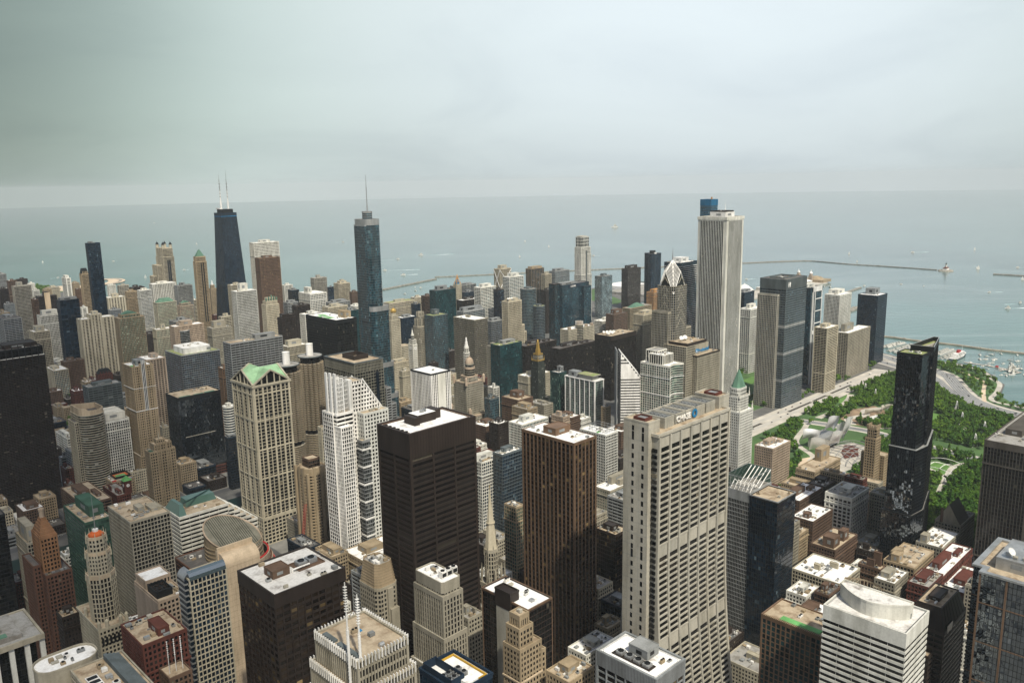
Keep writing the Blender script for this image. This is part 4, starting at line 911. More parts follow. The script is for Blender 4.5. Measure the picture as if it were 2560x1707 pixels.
@fn
def firstnat(b):
 w,d,H=b.w,b.d,b.H; b.vol(rect(0,0,w,d),0,H,'slot','dkbrown','black',bw=w/3,cap=19,roof='W',fh=4.3,wl2='dkbrown',parapet=1.0)
 sm=b.part('panel_seam',wall('black'))
 for i in range(24): x=w*(i+.5)/24; sm.box(x-.09,-.92,H-18.5,x+.09,-.8,H-.5)
 for i in range(14): y=d*(i+.5)/14; sm.box(-.92,y-.09,H-18.5,-.8,y+.09,H-.5)
 mu=b.part('mullion',wall('dkbrown')); 
 for i in range(1,54): x=w*i/54; mu.box(x-.06,-.3,0,x+.06,.02,H-19)
 for i in range(1,32): y=d*i/32; mu.box(-.3,y-.06,0,.02,y+.06,H-19)
 lo=b.m('edge_walk',wall('brown')); lo.ring(rect(2.4,2.4,w-2.4,d-2.4),0,-.5,H-1.0,H-.6); lo.ring(rect(1,1,w-1,d-1),0,-.4,H-1.0,H-.55)
 p=b.part('penthouse',wall('dkbrown')); p.box(w*.34,d*.45,H-1,w*.62,d*.75,H+5.5); b.m('penthouse_roof',roofmat('W')).poly([(w*.34,d*.45,H+5.56),(w*.62,d*.45,H+5.56),(w*.62,d*.75,H+5.56),(w*.34,d*.75,H+5.56)])
 q=b.part('penthouse',wall('dkbrown')); q.box(w*.26,d*.38,H-1,w*.338,d*.72,H+5); q2=b.part('penthouse',wall('dkbrown')); q2.box(w*.622,d*.5,H-1,w*.72,d*.8,H+6)
 for i in range(6): f=b.part('fan',wall('black')); x,y=w*.045,d*(.2+.13*i); f.ring(ngon(x,y,1.3,12),.2,-.3,H-1,H-.3); f.poly([(*c,H-.9) for c in ngon(x,y,1.0,12)])
 b.clutter(w*.4,d*.5,w*.6,d*.72,H+5.6,2)
@fn
def temple(b):
 w,d,H=22,20,b.H; b.box(-2,-2,w+2,d+6,0,H*.8,kind='vert',bw=2.6); cx,cy=w*.5,d*.4
 b.box(2,1,w-2,d*.75,H*.8-1,H,kind='vert',bw=2.4); b.vol(ngon(cx,cy,5.6,8),H-1,H+27,'vert',bw=2.2,gl='black',cap=3)
 for x in (2.5,w-2.5):
  for y in (1.5,d*.72): spire(b,x,y,H-8,22,1.5,'lime','pinnacle')
 for p in ngon(cx,cy,5.8,8): spire(b,*p,H+22,9,.6,'lime','pinnacle')
 s=b.part('steeple',wall('cream')); s.prism(ngon(cx,cy,5.2,8),H+26,H+76,ngon(cx,cy,.35,8)); s.ring(ngon(cx,cy,3.4,8),.35,-.2,H+48,H+48.7); c=b.part('cross',wall('goldleaf')); c.cyl(cx,cy,H+75,H+80,.16,6); c.box(cx-.9,cy-.12,H+78,cx+.9,cy+.12,H+78.4)
 f=b.part('buttress',wall('lime'))
 for p in ngon(cx,cy,8.5,8): f.box(p[0]-.6,p[1]-.6,H-6,p[0]+.6,p[1]+.6,H+8); f.prism(rect(p[0]-.6,p[1]-.6,p[0]+.6,p[1]+.6),H+8,H+13,rect(p[0]-.05,p[1]-.05,p[0]+.05,p[1]+.05)); f.tube((*p,H+7),(cx+(p[0]-cx)*.66,cy+(p[1]-cy)*.66,H+11),.3,4)
@fn
def coretower(b):
 w,d,H=b.w,b.d,b.H; b.std(ph=False); c=b.part('concrete_wall',wall('concrete')); c.box(-1.2,d*.30,0,.3,d*.66,H-6.5); k=b.part('plant_room',wall('dkbrown')); k.box(-1.4,d*.34,H-6.4,w*.3,d*.68,H+5); k.ring(rect(-1.4,d*.34,w*.3,d*.68),.2,-.6,H+4.6,H+5.8)
 e=b.part('edge_trim',wall('bronze'))
 for x,y in ((-.4,-.4),(w-.1,-.4),(-.4,d-.2)): e.box(x,y,0,x+.6,y+.6,H-.3)
 e.ring(rect(0,0,w,d),.5,-.3,H-1.1,H+.1); b.clutter(w*.35,.5,w,d,H-.9,5)
@fn
def chevron(b):
 w,d,H=max(b.w,24),max(b.d,24),b.H; b.vol(chamf(0,0,w,d,6),0,H,'chev','tan','black',roof='T'); b.box(w*.25,d*.25,w*.8,d*.8,H-1,H+9,kind='curtain',wl='brown',gl='black',roof='T')
 for x in (0,.34,.66,1): m=b.part('pier',wall('tan')); m.box(w*x-1.4,-1.5,0,w*x+1.4,1.5,H-4 if x in (0,1) else H+1)
 for y in (.34,.66,1): m=b.part('pier',wall('tan')); m.box(-1.5,d*y-1.4,0,1.5,d*y+1.4,H)
@fn
def ctt(b):
 w,d,H=b.w,b.d,b.H
 b.vol(rect(-4,12,3,d+2),0,H+3,'grid','bright','grey',bw=3.4,pw=.7,fh=4,sh=.8,roof='T'); b.vol(rect(-3,0,9.6,12-.3),0,H-9,'vert','bright','grey',bw=2.4,pw=.7,fh=4,sh=.9,roof='W',cap=1.2); b.vol(rect(-2,8,16,d),0,H+3,'bandw','bright','black',roof='T',sh=1.7)
 f=b.part('open_fin',wall('bright'))
 for i,(x,y) in enumerate(((-3.6,20),(-2.6,14.5),(-1.2,9))):
  f.box(x,y,H-6,x+1.5,y+3.2,H+42); f.box(x+9,y+1,H-6,x+10.2,y+3.4,H+38-i)
  fr=b.part('open_frame',wall('bright'))
  for q in range(9): fr.box(x+1.4,y+.8,H+1+q*4.4,x+9.2,y+1.2,H+1.5+q*4.4); fr.box(x+1.4,y+3,H+1+q*4.4,x+16,y+3.3,H+1.4+q*4.4)
  for q in range(5): fr.box(x+2.5+q*1.5,y+.8,H,x+2.8+q*1.5,y+1.1,H+36)
 x0,y0,y1=17,9,d; zt=H+30; g=b.m('glazing',glass('black')); wl=b.m('facade',wall('bright')); xs=lambda z: 51 - (z-(H+1))*(51-42)/30*1.0 - max(0,z-(H+1))*.42
 n=9; fh=4.0
 b.box(x0,y0,50,y1,0,H,kind='grid',wl='bright',gl='black',bw=3.5,pw=1.3,fh=4,sh=1.5,roof='T')
 for k in range(8):
  z=H-1+k*fh; xe=xs(z+fh); b.vol(rect(x0,y0+.3,xe,y1),z,z+fh,'grid','bright','black',bw=3.4,pw=1.3,fh=fh,sh=1.5,cap=.02,roof='T',wins=False)
 m=b.part('sloping_edge',wall('bright')); m.tube((xs(H)+.6,y0+.2,H-1),(xs(H+31)+.6,y0+.2,H+32),.8,4); m.tube((xs(H)+.6,y1,H-1),(xs(H+31)+.6,y1,H+32),.8,4); m.box(x0-3,y0+.2,H+2,x0+1,y0+8,H+33)
 b.vol(rect(22,-2,51,9-.3),0,H,'grid','white','black',bw=3.5,pw=1.4,fh=4,sh=1.6,roof='T',cap=2.5); b.vol(rect(17,-4.5,26,4),0,H-26,'band2','steel','grey',fh=4,bw=2.2,roof='T',wl2='steel')
 tr=b.part('belt_course',wall('bright'))
 for z in range(10,int(H-26),18): tr.ring(rect(17,-4.5,26,4),.7,0,z,z+1.6)
 b.clutter(25,0,49,8,H-.9,4)
@fn
def yellowroof(b):
 w,d,H=b.w,b.d,b.H; b.box(0,0,w,d,0,H,kind='curtain',wl='royal',gl='navy',roof='W'); y=b.m('roof_trim',wall('yellow')); y.ring(rect(w*.45,2,w-2,d-2),0,-.8,H-.7,H+.3); bl=b.m('roof_edge',wall('royal')); bl.ring(rect(0,0,w,d),.5,-.7,H-.6,H+1.0)
 f=b.part('plant_enclosure',wall('royal')); f.ring(rect(1,6,w*.4,d-2),0,-.4,H-.8,H+4.5)
 for i in range(2):
  for j in range(4): b.unit(w*.06+j*3.6,9+i*5,H-.9,3.0,3.2,3.6)
 p=b.part('roof_panel',roofmat('W')); p.box(w*.3,.8,H-.7,w*.62,7,H+2)
@fn
def brownribs(b):
 w,d,H=b.w,b.d,b.H; b.vol(rect(0,0,w,d),0,H,'vert','bronze','bronze',bw=4.4,pw=1.25,fh=3.9,sh=1.3,cap=2.2,roof='W',wl2='dkbrown',parapet=.5); b.pent(w*.18,d*.42,w*.86,d*.66,H-.5,5.6,'bronze'); b.clutter(0,0,w,d,H-.5,7,[(w*.15,d*.38,w*.9,d*.7)])
@fn
def canopy(b):
 w,d,H=b.w,b.d,b.H; b.box(0,0,w,d,0,H,kind='vert',wl='grey',gl='green',bw=3.2,pw=.3,sh=.5,cap=1); e=b.part('white_frame',wall('bright'))
 for x in (0,w-1.2): e.box(x,-1.2,0,x+1.2,0,H+.6)
 for i in range(7): y=d*i/6; e.box(-1.2,y-.5,0,0,y+.5,H+.6)
 e.ring(rect(-.3,-.3,w+.3,d+.3),.8,-.8,H-.8,H+.7); c=b.part('roof_canopy',wall('concrete')); c.box(w*.1,d*.08,H+6,w*1.0,d*.62,H+7); p=b.part('penthouse',glass('grey')); p.box(w*.22,d*.14,H-1,w*.9,d*.58,H+6); b.m('canopy_roof',roofmat('N')).poly([(w*.12,d*.1,H+7.05),(w*.98,d*.1,H+7.05),(w*.98,d*.6,H+7.05),(w*.12,d*.6,H+7.05)]); b.pent(w*.2,d*.68,w*.8,d*.95,H-.9,9,'grey')
@fn
def diamond(b):
 H=b.H; L=20.0; P=[(0,0),(L,-L),(2*L,0),(L,L)]; zf=lambda p: H-max(0,(p[0]-p[1])/1.414)*1.27
 g=b.m('glazing',glass('black')); wl=b.m('facade',wall('bright')); sl=b.part('sloped_glass',glass('grey')); sd=b.part('side_glazing',glass('grey'))
 for i in range(4):
  a,e=P[i],P[(i+1) % 4]; n=11; (g if i==0 else sd).quad((*a,0),(*e,0),(*e,zf(e)),(*a,zf(a)),[(0,0),(n,0),(n,zf(e)/4),(0,zf(a)/4)])
  lx,ly=(e[0]-a[0]),(e[1]-a[1]); q=math.hypot(lx,ly); nx,ny=ly/q*.4,-lx/q*.4; z=3.0; za,ze=zf(a),zf(e)
  while z < H:
   top=z > H-40 and not (H-21 < z < H-12); zz=min(H,z+(4.05 if top and i==0 else 2.1)); u0,u1=0.0,1.0
   if za < zz and ze < zz: z += 4.1; continue
   if za < zz: u0=(zz-za)/(ze-za)
   if ze < zz: u1=(za-zz)/(za-ze)
   A=(a[0]+lx*u0,a[1]+ly*u0); E=(a[0]+lx*u1,a[1]+ly*u1); A2=(A[0]+nx,A[1]+ny); E2=(E[0]+nx,E[1]+ny)
   wl.quad((*A2,z),(*E2,z),(*E2,zz),(*A2,zz)); wl.quad((*A2,zz),(*E2,zz),(*E,zz),(*A,zz)); wl.quad((*A,z),(*E,z),(*E2,z),(*A2,z)); z += 4.1
 sl.poly([(*p,zf(p)) for p in P]); e=b.part('sloped_edge',wall('bright'))
 for i in range(4): e.tube((*P[i],zf(P[i])),(*P[(i+1) % 4],zf(P[(i+1) % 4])),.55,4)
 s2=b.part('rear_blade',wall('grey')); s2.prism([(-3.5,5),(-2.6,4.2),(L-4,L+2.2),(L-5,L+3)],0,H+3)
@fn
def heritage(b):
 w,d,H=b.w,b.d,b.H; pl=[(0,d),(0,0)] ; n=8
 cv=[(w*i/n,-6+ 7*math.sin(math.pi*i/n)) for i in range(n+1)]
 pl=cv + [(w,d),(0,d)]
 b.vol(pl,0,H,'grid','white','green',bw=3.8,pw=.7,fh=3.4,sh=.6,cap=3,roof='W',wins=False); b.vol(rect(w*.05,8,w*.82,d*.7),H-1,H+14,'vert','white','black',bw=3.6,pw=1.0,cap=1.5,fh=14,roof='W'); b.vol(rect(w*.3,d*.5,w*.98,d*.95),H-1,H+17,'vert','white','black',bw=4,cap=1.5,fh=16,roof='G')
 be=b.part('belt_course',wall('bright'))
 for z in (.3,.5,.7,.87): be.ring(pl,.75,0,H*z,H*z+.9)
 b.clutter(w*.1,10,w*.75,d*.45,H+13,6)
@fn
def prudential(b):
 w,d,H=b.w,b.d,b.H; b.box(w*.22,-9,w+2,d,0,H-15,kind='punch',bw=2.9,pw=1.3,fh=3.6,sh=1.5,gl='black',roof='T',capw='dkbrown'); b.box(0,0,w*.76,d+14,0,H,kind='punch',bw=3.2,fh=3.8,gl='black',capw=None,roof='T',cap=1); e=b.m('roof_edge',wall('dkbrown')); e.ring(rect(w*.1,3,w*.74,d+12),.4,-.4,H-.2,H+4); b.m('roof2',roofmat('T')).poly([(w*.1,3,H+3.6),(w*.74,3,H+3.6),(w*.74,d+12,H+3.6),(w*.1,d+12,H+3.6)])
 bw_=b.part('blank_wall',wall('lime')); bw_.box(w*.3,-.7,H-22,w*.75,.2,H-1.4)
 text('Prudential',7.6,wall('skyblue'),b.t,(w*.385,-.8,H-12.5),SOUTH,.35,.16)
 lg=b.part('round_logo',wall('skyblue')); lg.tube((w*.345,-.72,H-9.6),(w*.345,-1.1,H-9.6),3.2,20); lm=b.part('logo_mark',wall('bright')); lm.prism([(w*.345-2,-1.2),(w*.345+1.8,-1.2),(w*.345+1.8,-1.11),(w*.345-2,-1.11)],H-11.4,H-8.6,[(w*.345-.2,-1.2),(w*.345+.2,-1.2),(w*.345+.2,-1.11),(w*.345-.2,-1.11)])
 for x in (.24,.36): m=b.part('satellite_dish',wall('bright'),True); dish(m,w*x,d*.8,H+8.5,3.6)
 b.clutter(w*.3,3,w*.72,d,H+3.6,7); b.clutter(w*.78,-6,w,d-2,H-15.9,4)
@fn
def chase(b):
 w,d,H=b.w,b.d,b.H; n=60; fh=H/n; zt=n*fh
 s=lambda z: 0 if z > .66*H else 17.0*(1-z/(.66*H))**2.0
 con=wall('concrete'); bays=7; x0=1.5; bw=(w-x0)/bays
 mech={59: 1,58: 1,41: 1,40: 1,25: 1,24: 1}
 gl=b.m('glazing',glass('black')); sp=b.m('spandrels',con); PN={}
 def pnl(side,i,k):
  kk=(side,i,0 if k > 50 else (1 if k > 30 else 2))
  if kk not in PN: PN[kk]=b.part('mechanical_panel',con)
  return PN[kk]
 ribs=[[b.part('rib',con) for _ in range(2)] for _ in range(bays+1)]
 for k in range(n):
  z,z1=k*fh,(k+1)*fh
  for side in (0,1):
   Y=(lambda q: -s(q)) if side==0 else (lambda q: d+s(q))
   o=1 if side==0 else -1
   a,c=Y(z)+o*.65,Y(z1)+o*.65
   q=((x0,a,z),(w,a,z),(w,c,z1),(x0,c,z1)); uv=[(0,k),(bays*4,k),(bays*4,k+1),(0,k+1)]
   gl.quad(*(q if side==0 else q[::-1]),uv if side==0 else uv[::-1])
   for i in range(bays):
    xa,xb=x0+i*bw+.75,x0+(i+1)*bw-.75; y=Y(z)-o*.05; yi=Y(z)+o*.8
    if k in mech:
     y1=Y(z1)+o*.2; yy=Y(z)+o*.2; Q=[(xa+.5,yy,z+.3),(xb-.5,yy,z+.3),(xb-.5,y1,z1+.3),(xa+.5,y1,z1+.3)]; pnl(side,i,k).quad(*(Q if side==0 else Q[::-1]))
     if k in (58,40,24): Q=[(xa+.5,yy+o*1.3,z+.3),(xb-.5,yy+o*1.3,z+.3),(xb-.5,yy,z+.3),(xa+.5,yy,z+.3)]; pnl(side,i,k).quad(*Q)
    else: sp.box(xa,min(y,yi),z,xb,max(y,yi),z+1.15)
   if side==0:
    win=[(xa,bw) for i in range(bays)]
  for i,r_ in enumerate(ribs):
   xx=x0+i*bw; aw=.78 if i not in (0,bays) else .9
   for side in (0,1):
    o=-1 if side==0 else 1; rr_=r_[side]; Y=(lambda q: -s(q)) if side==0 else (lambda q: d+s(q))
    A,C_=Y(z)+o*.6,Y(z1)+o*.6; I,J=Y(z)-o*2,Y(z1)-o*2
    rr_.quad((xx-aw,A,z),(xx+aw,A,z),(xx+aw,C_,z1),(xx-aw,C_,z1)); rr_.quad((xx-aw,I,z),(xx-aw,A,z),(xx-aw,C_,z1),(xx-aw,J,z1)); rr_.quad((xx+aw,A,z),(xx+aw,I,z),(xx+aw,J,z1),(xx+aw,C_,z1))
 ew=b.part('end_wall',con); ew2=b.part('end_wall',con); N_=30
 for k in range(N_):
  za,zb=zt*k/N_,zt*(k+1)/N_
  ew.quad((x0-1,d+s(za),za),(x0-1,-s(za),za),(x0-1,-s(zb),zb),(x0-1,d+s(zb),zb)); ew2.quad((w+.6,-s(za),za),(w+.6,d+s(za),za),(w+.6,d+s(zb),zb),(w+.6,-s(zb),zb))
 b.m('roof',roofmat('T')).poly([(0,0,zt+.3),(w,0,zt+.3),(w,d,zt+.3),(0,d,zt+.3)]); b.m('parapet',con).ring(rect(0,0,w,d),.6,-.5,zt-.4,zt+1.6)
 H2=258
 for nm,xa,xb,ya,yb,hh in (('w',-3.5,8.6,5.2,24.8,H2),('e',80,93.4,5.8,25.6,H2)):
  c=b.part('service_core',con); c.box(xa,ya,0,xb,yb,hh); c.ring(rect(xa,ya,xb,yb),.15,-.5,hh,hh+1.2); b.m('core_roof',roofmat('T')).poly([(xa+.4,ya+.4,hh+.15),(xb-.4,ya+.4,hh+.15),(xb-.4,yb-.4,hh+.15),(xa+.4,yb-.4,hh+.15)])
  j=b.part('panel_joint',wall('grey'))
  for z in range(6,int(hh),8): j.ring(rect(xa,ya,xb,yb),.03,-.1,z,z+.14)
  for f in (.2,.36,.64,.8): j.box(xa-.03,ya+(yb-ya)*f-.06,0,xa+.1,ya+(yb-ya)*f+.06,hh)
  rd=b.part('roof_frame',wall('redbrick')); rd.ring(rect(xa+3,ya+5,xb-2,yb-6),.3,-.3,hh+.2,hh+2.4); st=b.part('roof_plant',wall('steel')); st.box(xa+3.6,ya+5.6,hh,xb-2.6,yb-6.6,hh+1.6)
 wn=[b.part('window_strip',glass('black')) for _ in range(2)]
 for q,y in enumerate((17.2,9.4)):
  for k in range(int(H2/6.2)):
   z=4+k*6.2; wn[q].box(-3.58,y-.85,z,-3.2,y+.85,z+(3.3 if k % 13 else 5.6))
 for k in range(n-2): cw=b.part('corner_window',glass('black')); cw.box(-.55,.9,k*fh+2,.7,4.6,k*fh+fh)
 bx=[(16.5,27),(28.5,39.5),(40.5,51.5),(52.5,63.5),(65,76.5)]
 for i,(xa,xb) in enumerate(bx):
  t=b.part('cooling_tower',con); ya,yb,hh=(6.8,25.5,257.5); t.box(xa,ya,zt,xb,yb,hh-2.6); t.ring(rect(xa,ya,xb,yb),.1,-.8,hh-2.7,hh); dk=b.part('fan_deck',wall('grey')); dk.poly([(xa+.8,ya+.8,hh-1.6),(xb-.8,ya+.8,hh-1.6),(xb-.8,yb-.8,hh-1.6),(xa+.8,yb-.8,hh-1.6)])
  for j_ in range(5):
   for l in range(2): cx_,cyy=xa+2.9+l*4.9,ya+2.9+j_*3.2; dk.ring(ngon(cx_,cyy,1.4,10),.12,-.2,hh-1.6,hh-.5)
  sm=b.part('panel_joint',wall('grey'))
  for f in (.25,.5,.75): sm.box(xa+(xb-xa)*f-.05,ya-.04,zt,xa+(xb-xa)*f+.05,ya+.1,hh)
 text('CHASE',5.4,wall('bright'),b.t,(28.9,6.3,zt+1.9),SOUTH,.4,.05)
 fr=b.part('sign_frame',wall('grey'))
 for z in (zt+1.4,zt+3.6,zt+6.2): fr.box(28,6.5,z,53,6.75,z+.2)
 cx_,cz=50.2,zt+3.9; lg=b.part('octagon_logo',wall('skyblue')); R1,R2=2.9,1.05
 for q in range(4):      # four interlocking pieces round an open square
  a=math.pi/2*q; ca,sa=math.cos(a),math.sin(a); rot=lambda u,v: (cx_+u*ca-v*sa,5.9,cz+u*sa+v*ca)
  pts=[(-R2-.1,R1),(R2-.4,R1),(R1-.5,R2+.9),(R1-.5,R2+.3),(-R2-.1,R2+.3)]
  F=[rot(*p) for p in pts]; lg.poly(F[::-1] if 0 else F); lg.poly([(x,6.4,z) for x,y,z in reversed(F)])
  for u,v in zip(F,F[1:]+F[:1]): lg.quad(u,v,(v[0],6.4,v[2]),(u[0],6.4,u[2]))
@fn
def roofframe(b):
 w,d,H=b.w,b.d,b.H; b.std(ph=False); b.m('planter',wall('roofgreen')).box(w*.1,d*.35,H-1.1,w*.4,d*.42,H-.3); f=b.part('steel_frame',wall('steel')); x0,y0,x1,y1=w*.25,d*.1,w*.95,d*.75
 for z in (H+3.4,H+6.6): f.ring(rect(x0,y0,x1,y1),.2,-.2,z,z+.4)
 for i in range(6):
  x=x0+(x1-x0)*i/5; f.tube((x,y0,H-1),(x,y0,H+7),.2,4); f.tube((x,y1,H-1),(x,y1,H+7),.2,4); y=y0+(y1-y0)*i/5; f.tube((x0,y,H-1),(x0,y,H+7),.2,4); f.tube((x1,y,H-1),(x1,y,H+7),.2,4)
 b.clutter(x0,y0,x1,y1,H-.9,8)
@fn
def department_store(b): b.std()
@fn
def pittsfield(b):
 w,d,H=b.w,max(b.d,24),b.H; w=32; b.box(0,0,w,d,0,H,wl='white',gl='black',bw=2.6,pw=1.3,roof='W'); b.vol(chamf(4,3,w-4,d-3,3),H-1,H+18,'punch','white','black',bw=2.6); b.vol(chamf(6,5,w-6,d-5,3),H+17,H+28,'punch','white','black',bw=2.6)
 x,y=cone_roof(b,chamf(6.5,5.5,w-6.5,d-5.5,3),H+27.4,22,wall('copper'),.10,'spire_roof'); spire(b,x,y,H+48,7,.7,'darkstone')
 for px,py in ((4.5,3.5),(w-4.5,3.5),(4.5,d-3.5),(w-4.5,d-3.5),(.8,.8),(w-.8,.8),(.8,d-.8)):
  z=H+16 if px > 2 and px < w-2 else H-1; spire(b,px,py,z,11,1.0,'white','pinnacle')
@fn
def truss(b):
 w,d,H=b.w,b.d,b.H; ym=d*.52; b.vol(rect(0,0,w,ym),0,H,'curtain','black','navy',roof='T',bw=2.2,fh=4); b.vol(rect(.5,ym+.4,w+6,d),0,H+1,'curtain','grey','black',roof='G',bw=1.6,cap=9)
 e=b.part('edge_trim',wall('steel')); e.ring(rect(0,0,w,ym),.4,-.4,H-.6,H+.3)
 fr=b.part('screen_frame',wall('steel')); x0,y0,x1,y1=1,ym+1,w+5.6,d-.4; sc=b.part('glass_screen',glass('green')); sc.box(x0,y1-.4,H,x1,y1,H+13); sc=b.part('glass_screen',glass('green')); sc.box(x1-.4,y0,H,x1,y1,H+13)
 for z in (H+5,H+12.6): fr.ring(rect(x0,y0,x1,y1),.2,-.2,z,z+.4)
 n=7
 for i in range(n):
  y=y0+(y1-y0)*i/(n-1); t=b.part('roof_truss',wall('bright')); t.tube((x1-.6,y,H+12.4),(x0+(x1-x0)*.45,y,H+.6),.45,5); t.tube((x0+(x1-x0)*.45,y,H+.6),(x0+(x1-x0)*.2,y,H+7),.4,5); t.tube((x0+(x1-x0)*.2,y,H+7),(x0,y,H+.6),.4,5); fr.tube((x1,y,H),(x1,y,H+12.8),.2,4); fr.tube((x0,y,H),(x0,y,H+12.8),.2,4)
 b.clutter(1,1,w-1,ym-1,H-.9,4)
@fn
def bluecross(b):
 w,d,H=b.w,b.d+14,b.H; b.box(0,0,w,d,0,H,kind='band',wl='bluegrey',gl='navy',fh=4.1,bw=5,roof='D',cap=19,sh=1.9)
 l=b.part('crown_louvre',wall('bluegrey'))
 for i in range(int(w/2)): l.box(i*2+.2,-.95,H-18,i*2+.9,-.4,H-.4)
 for i in range(int(d/2)): l.box(-.95,i*2+.2,H-18,-.4,i*2+.9,H-.4)
 for z in (.63,.42,.21): b.part('mechanical_band',wall('grey')).ring(rect(0,0,w,d),.45,0,H*z,H*z+4.5)
 st=b.part('side_tower',wall('concrete')); b.box(-7,d*.25,-.6,d,0,H-27,kind='vert',wl='concrete',gl='navy',bw=3)
 wl_=b.part('roof_well',wall('bluegrey')); wl_.ring(rect(w*.2,d*.25,w*.8,d*.8),.4,-.4,H-1,H+1.2); b.clutter(w*.22,d*.28,w*.78,d*.76,H-.9,12)
 lo=b.part('corner_logo',wall('bright')); cx_,cz=9,H-10; lo.box(cx_-4.4,-1.3,cz-1.4,cx_-.4,-.96,cz+1.4); lo.box(cx_-3.4,-1.3,cz-4.4,cx_-1.4,-.96,cz-1.41); lo.box(cx_-3.4,-1.3,cz+1.41,cx_-1.4,-.96,cz+4.4)
 lo.prism([(cx_+1.8,-1.3),(cx_+3.2,-1.3),(cx_+3.2,-.96),(cx_+1.8,-.96)],cz-4.4,cz,[(cx_+.6,-1.3),(cx_+4.4,-1.3),(cx_+4.4,-.96),(cx_+.6,-.96)]); lo.box(cx_+.6,-1.3,cz+.01,cx_+4.4,-.96,cz+4.2)
@fn
def whiteframe(b):
 w,d,H=b.w,b.d+12,b.H; b.box(0,0,w,d,0,H,kind='curtain',wl='navy',gl='blue',bw=3,sh=.8); f=b.part('white_frame',wall('bright'))
 for x in (w*.12,w*.2,w*.36,w-1.4): f.box(x,-1.2,0,x+1.5,.1,H)
 for i in range(8): z=H*i/8; f.box(w*.36,-1.1,z,w,.05,z+1.4)
 f.box(w*.12,-1.2,H-9,w,.2,H+1); f.box(w*.2,-1,H*.52,w,.06,H*.52+7); b.tops(H,6)
@fn
def uniclub(b):
 w,d,H=15,13,b.H-16; b.box(0,0,w,d,0,H,bw=3.0); b.vol(chamf(1,1,w-1,d-1,2),H-1,H+13,'vert','tan','black',bw=2.6,pw=1.0)
 for i in range(6): m=b.part('crenel',wall('tan')); x=1.5+i*(w-3)/5; m.box(x-.7,.4,H+11,x+.7,1.8,H+16); b.part('crenel',wall('tan')).box(x-.7,d-1.8,H+11,x+.7,d-.4,H+16)
 for i in range(1,5): y=.6+i*(d-1.2)/5; b.part('crenel',wall('tan')).box(.4,y-.7,H+11,1.8,y+.7,H+16)
 b.box(w+.6,-6,w+16,d+10,0,H*.72); b.box(-14,-12,-.5,d,0,H*.42,kind='punch',wl='lime')
@fn
def legacy(b):
 H=b.H; k=dict(kind='curtain',wl='black',gl='mirror',bw=2.1,fh=3.4,sh=.22,wins=False)
 b.vol(rect(0,2,19.6,25),150,H-4,cap=3,roof='N',**k)
 P=[(23,0),(76,13),(75,18),(20,20)]; b.vol(P,150,H-3,cap=2,roof='N',**k)
 b.vol([(20,20.3),(60,19),(60,24),(20,25)],150,H-9,cap=2,roof='D',**k)
 r_=b.part('crown_parapet',wall('black')); r_.ring(P,.3,-.5,H-3.2,H+.2); t_=b.part('crown_rim',wall('steel')); t_.ring(P,.34,-.3,H+.2,H+.5); q=b.part('roof_ridge',wall('concrete')); q.box(30,8,H-4,52,10.5,H-1.5)
 b.vol([(-1,1),(22.5,-1.5),(78,12),(77,25),(-1,26)],84,150,cap=1,roof='G',**k); t=b.part('terrace',wall('grey')); t.ring([(-1,1),(22.5,-1.5),(78,12),(77,25),(-1,26)],.4,-1.0,149.4,150.2)
 b.vol([(-3,0),(22.5,-3),(80,11),(79,27),(-3,28)],0,84,cap=1,roof='G',**k)
 b.clutter(2,4,18,23,H-4.9,5)
@fn
def gable(b):
 w,d,H=b.w,b.d,b.H; b.box(0,0,w,d,0,H,bw=3.2); m=b.part('gable_roof',wall('dkbrown')); h=19; cy=d/2
 m.quad((0,.4,H-.8),(w*.62,.4,H-.8),(w*.62,cy,H+h),(0,cy,H+h)); m.quad((w*.62,d-.4,H-.8),(0,d-.4,H-.8),(0,cy,H+h),(w*.62,cy,H+h)); g=b.part('gable_end',wall('lime')); g.poly([(0,d-.4,H-.8),(0,.4,H-.8),(0,cy,H+h)]); g.poly([(w*.62,.4,H-.8),(w*.62,d-.4,H-.8),(w*.62,cy,H+h)]); c=b.part('chimney',wall('brown')); c.box(-1.5,d*.7,H-1,.5,d*.8,H+14); spire(b,0,cy,H+h-1,5,.4,'grey','finial'); b.clutter(w*.66,0,w,d,H-.9,4)
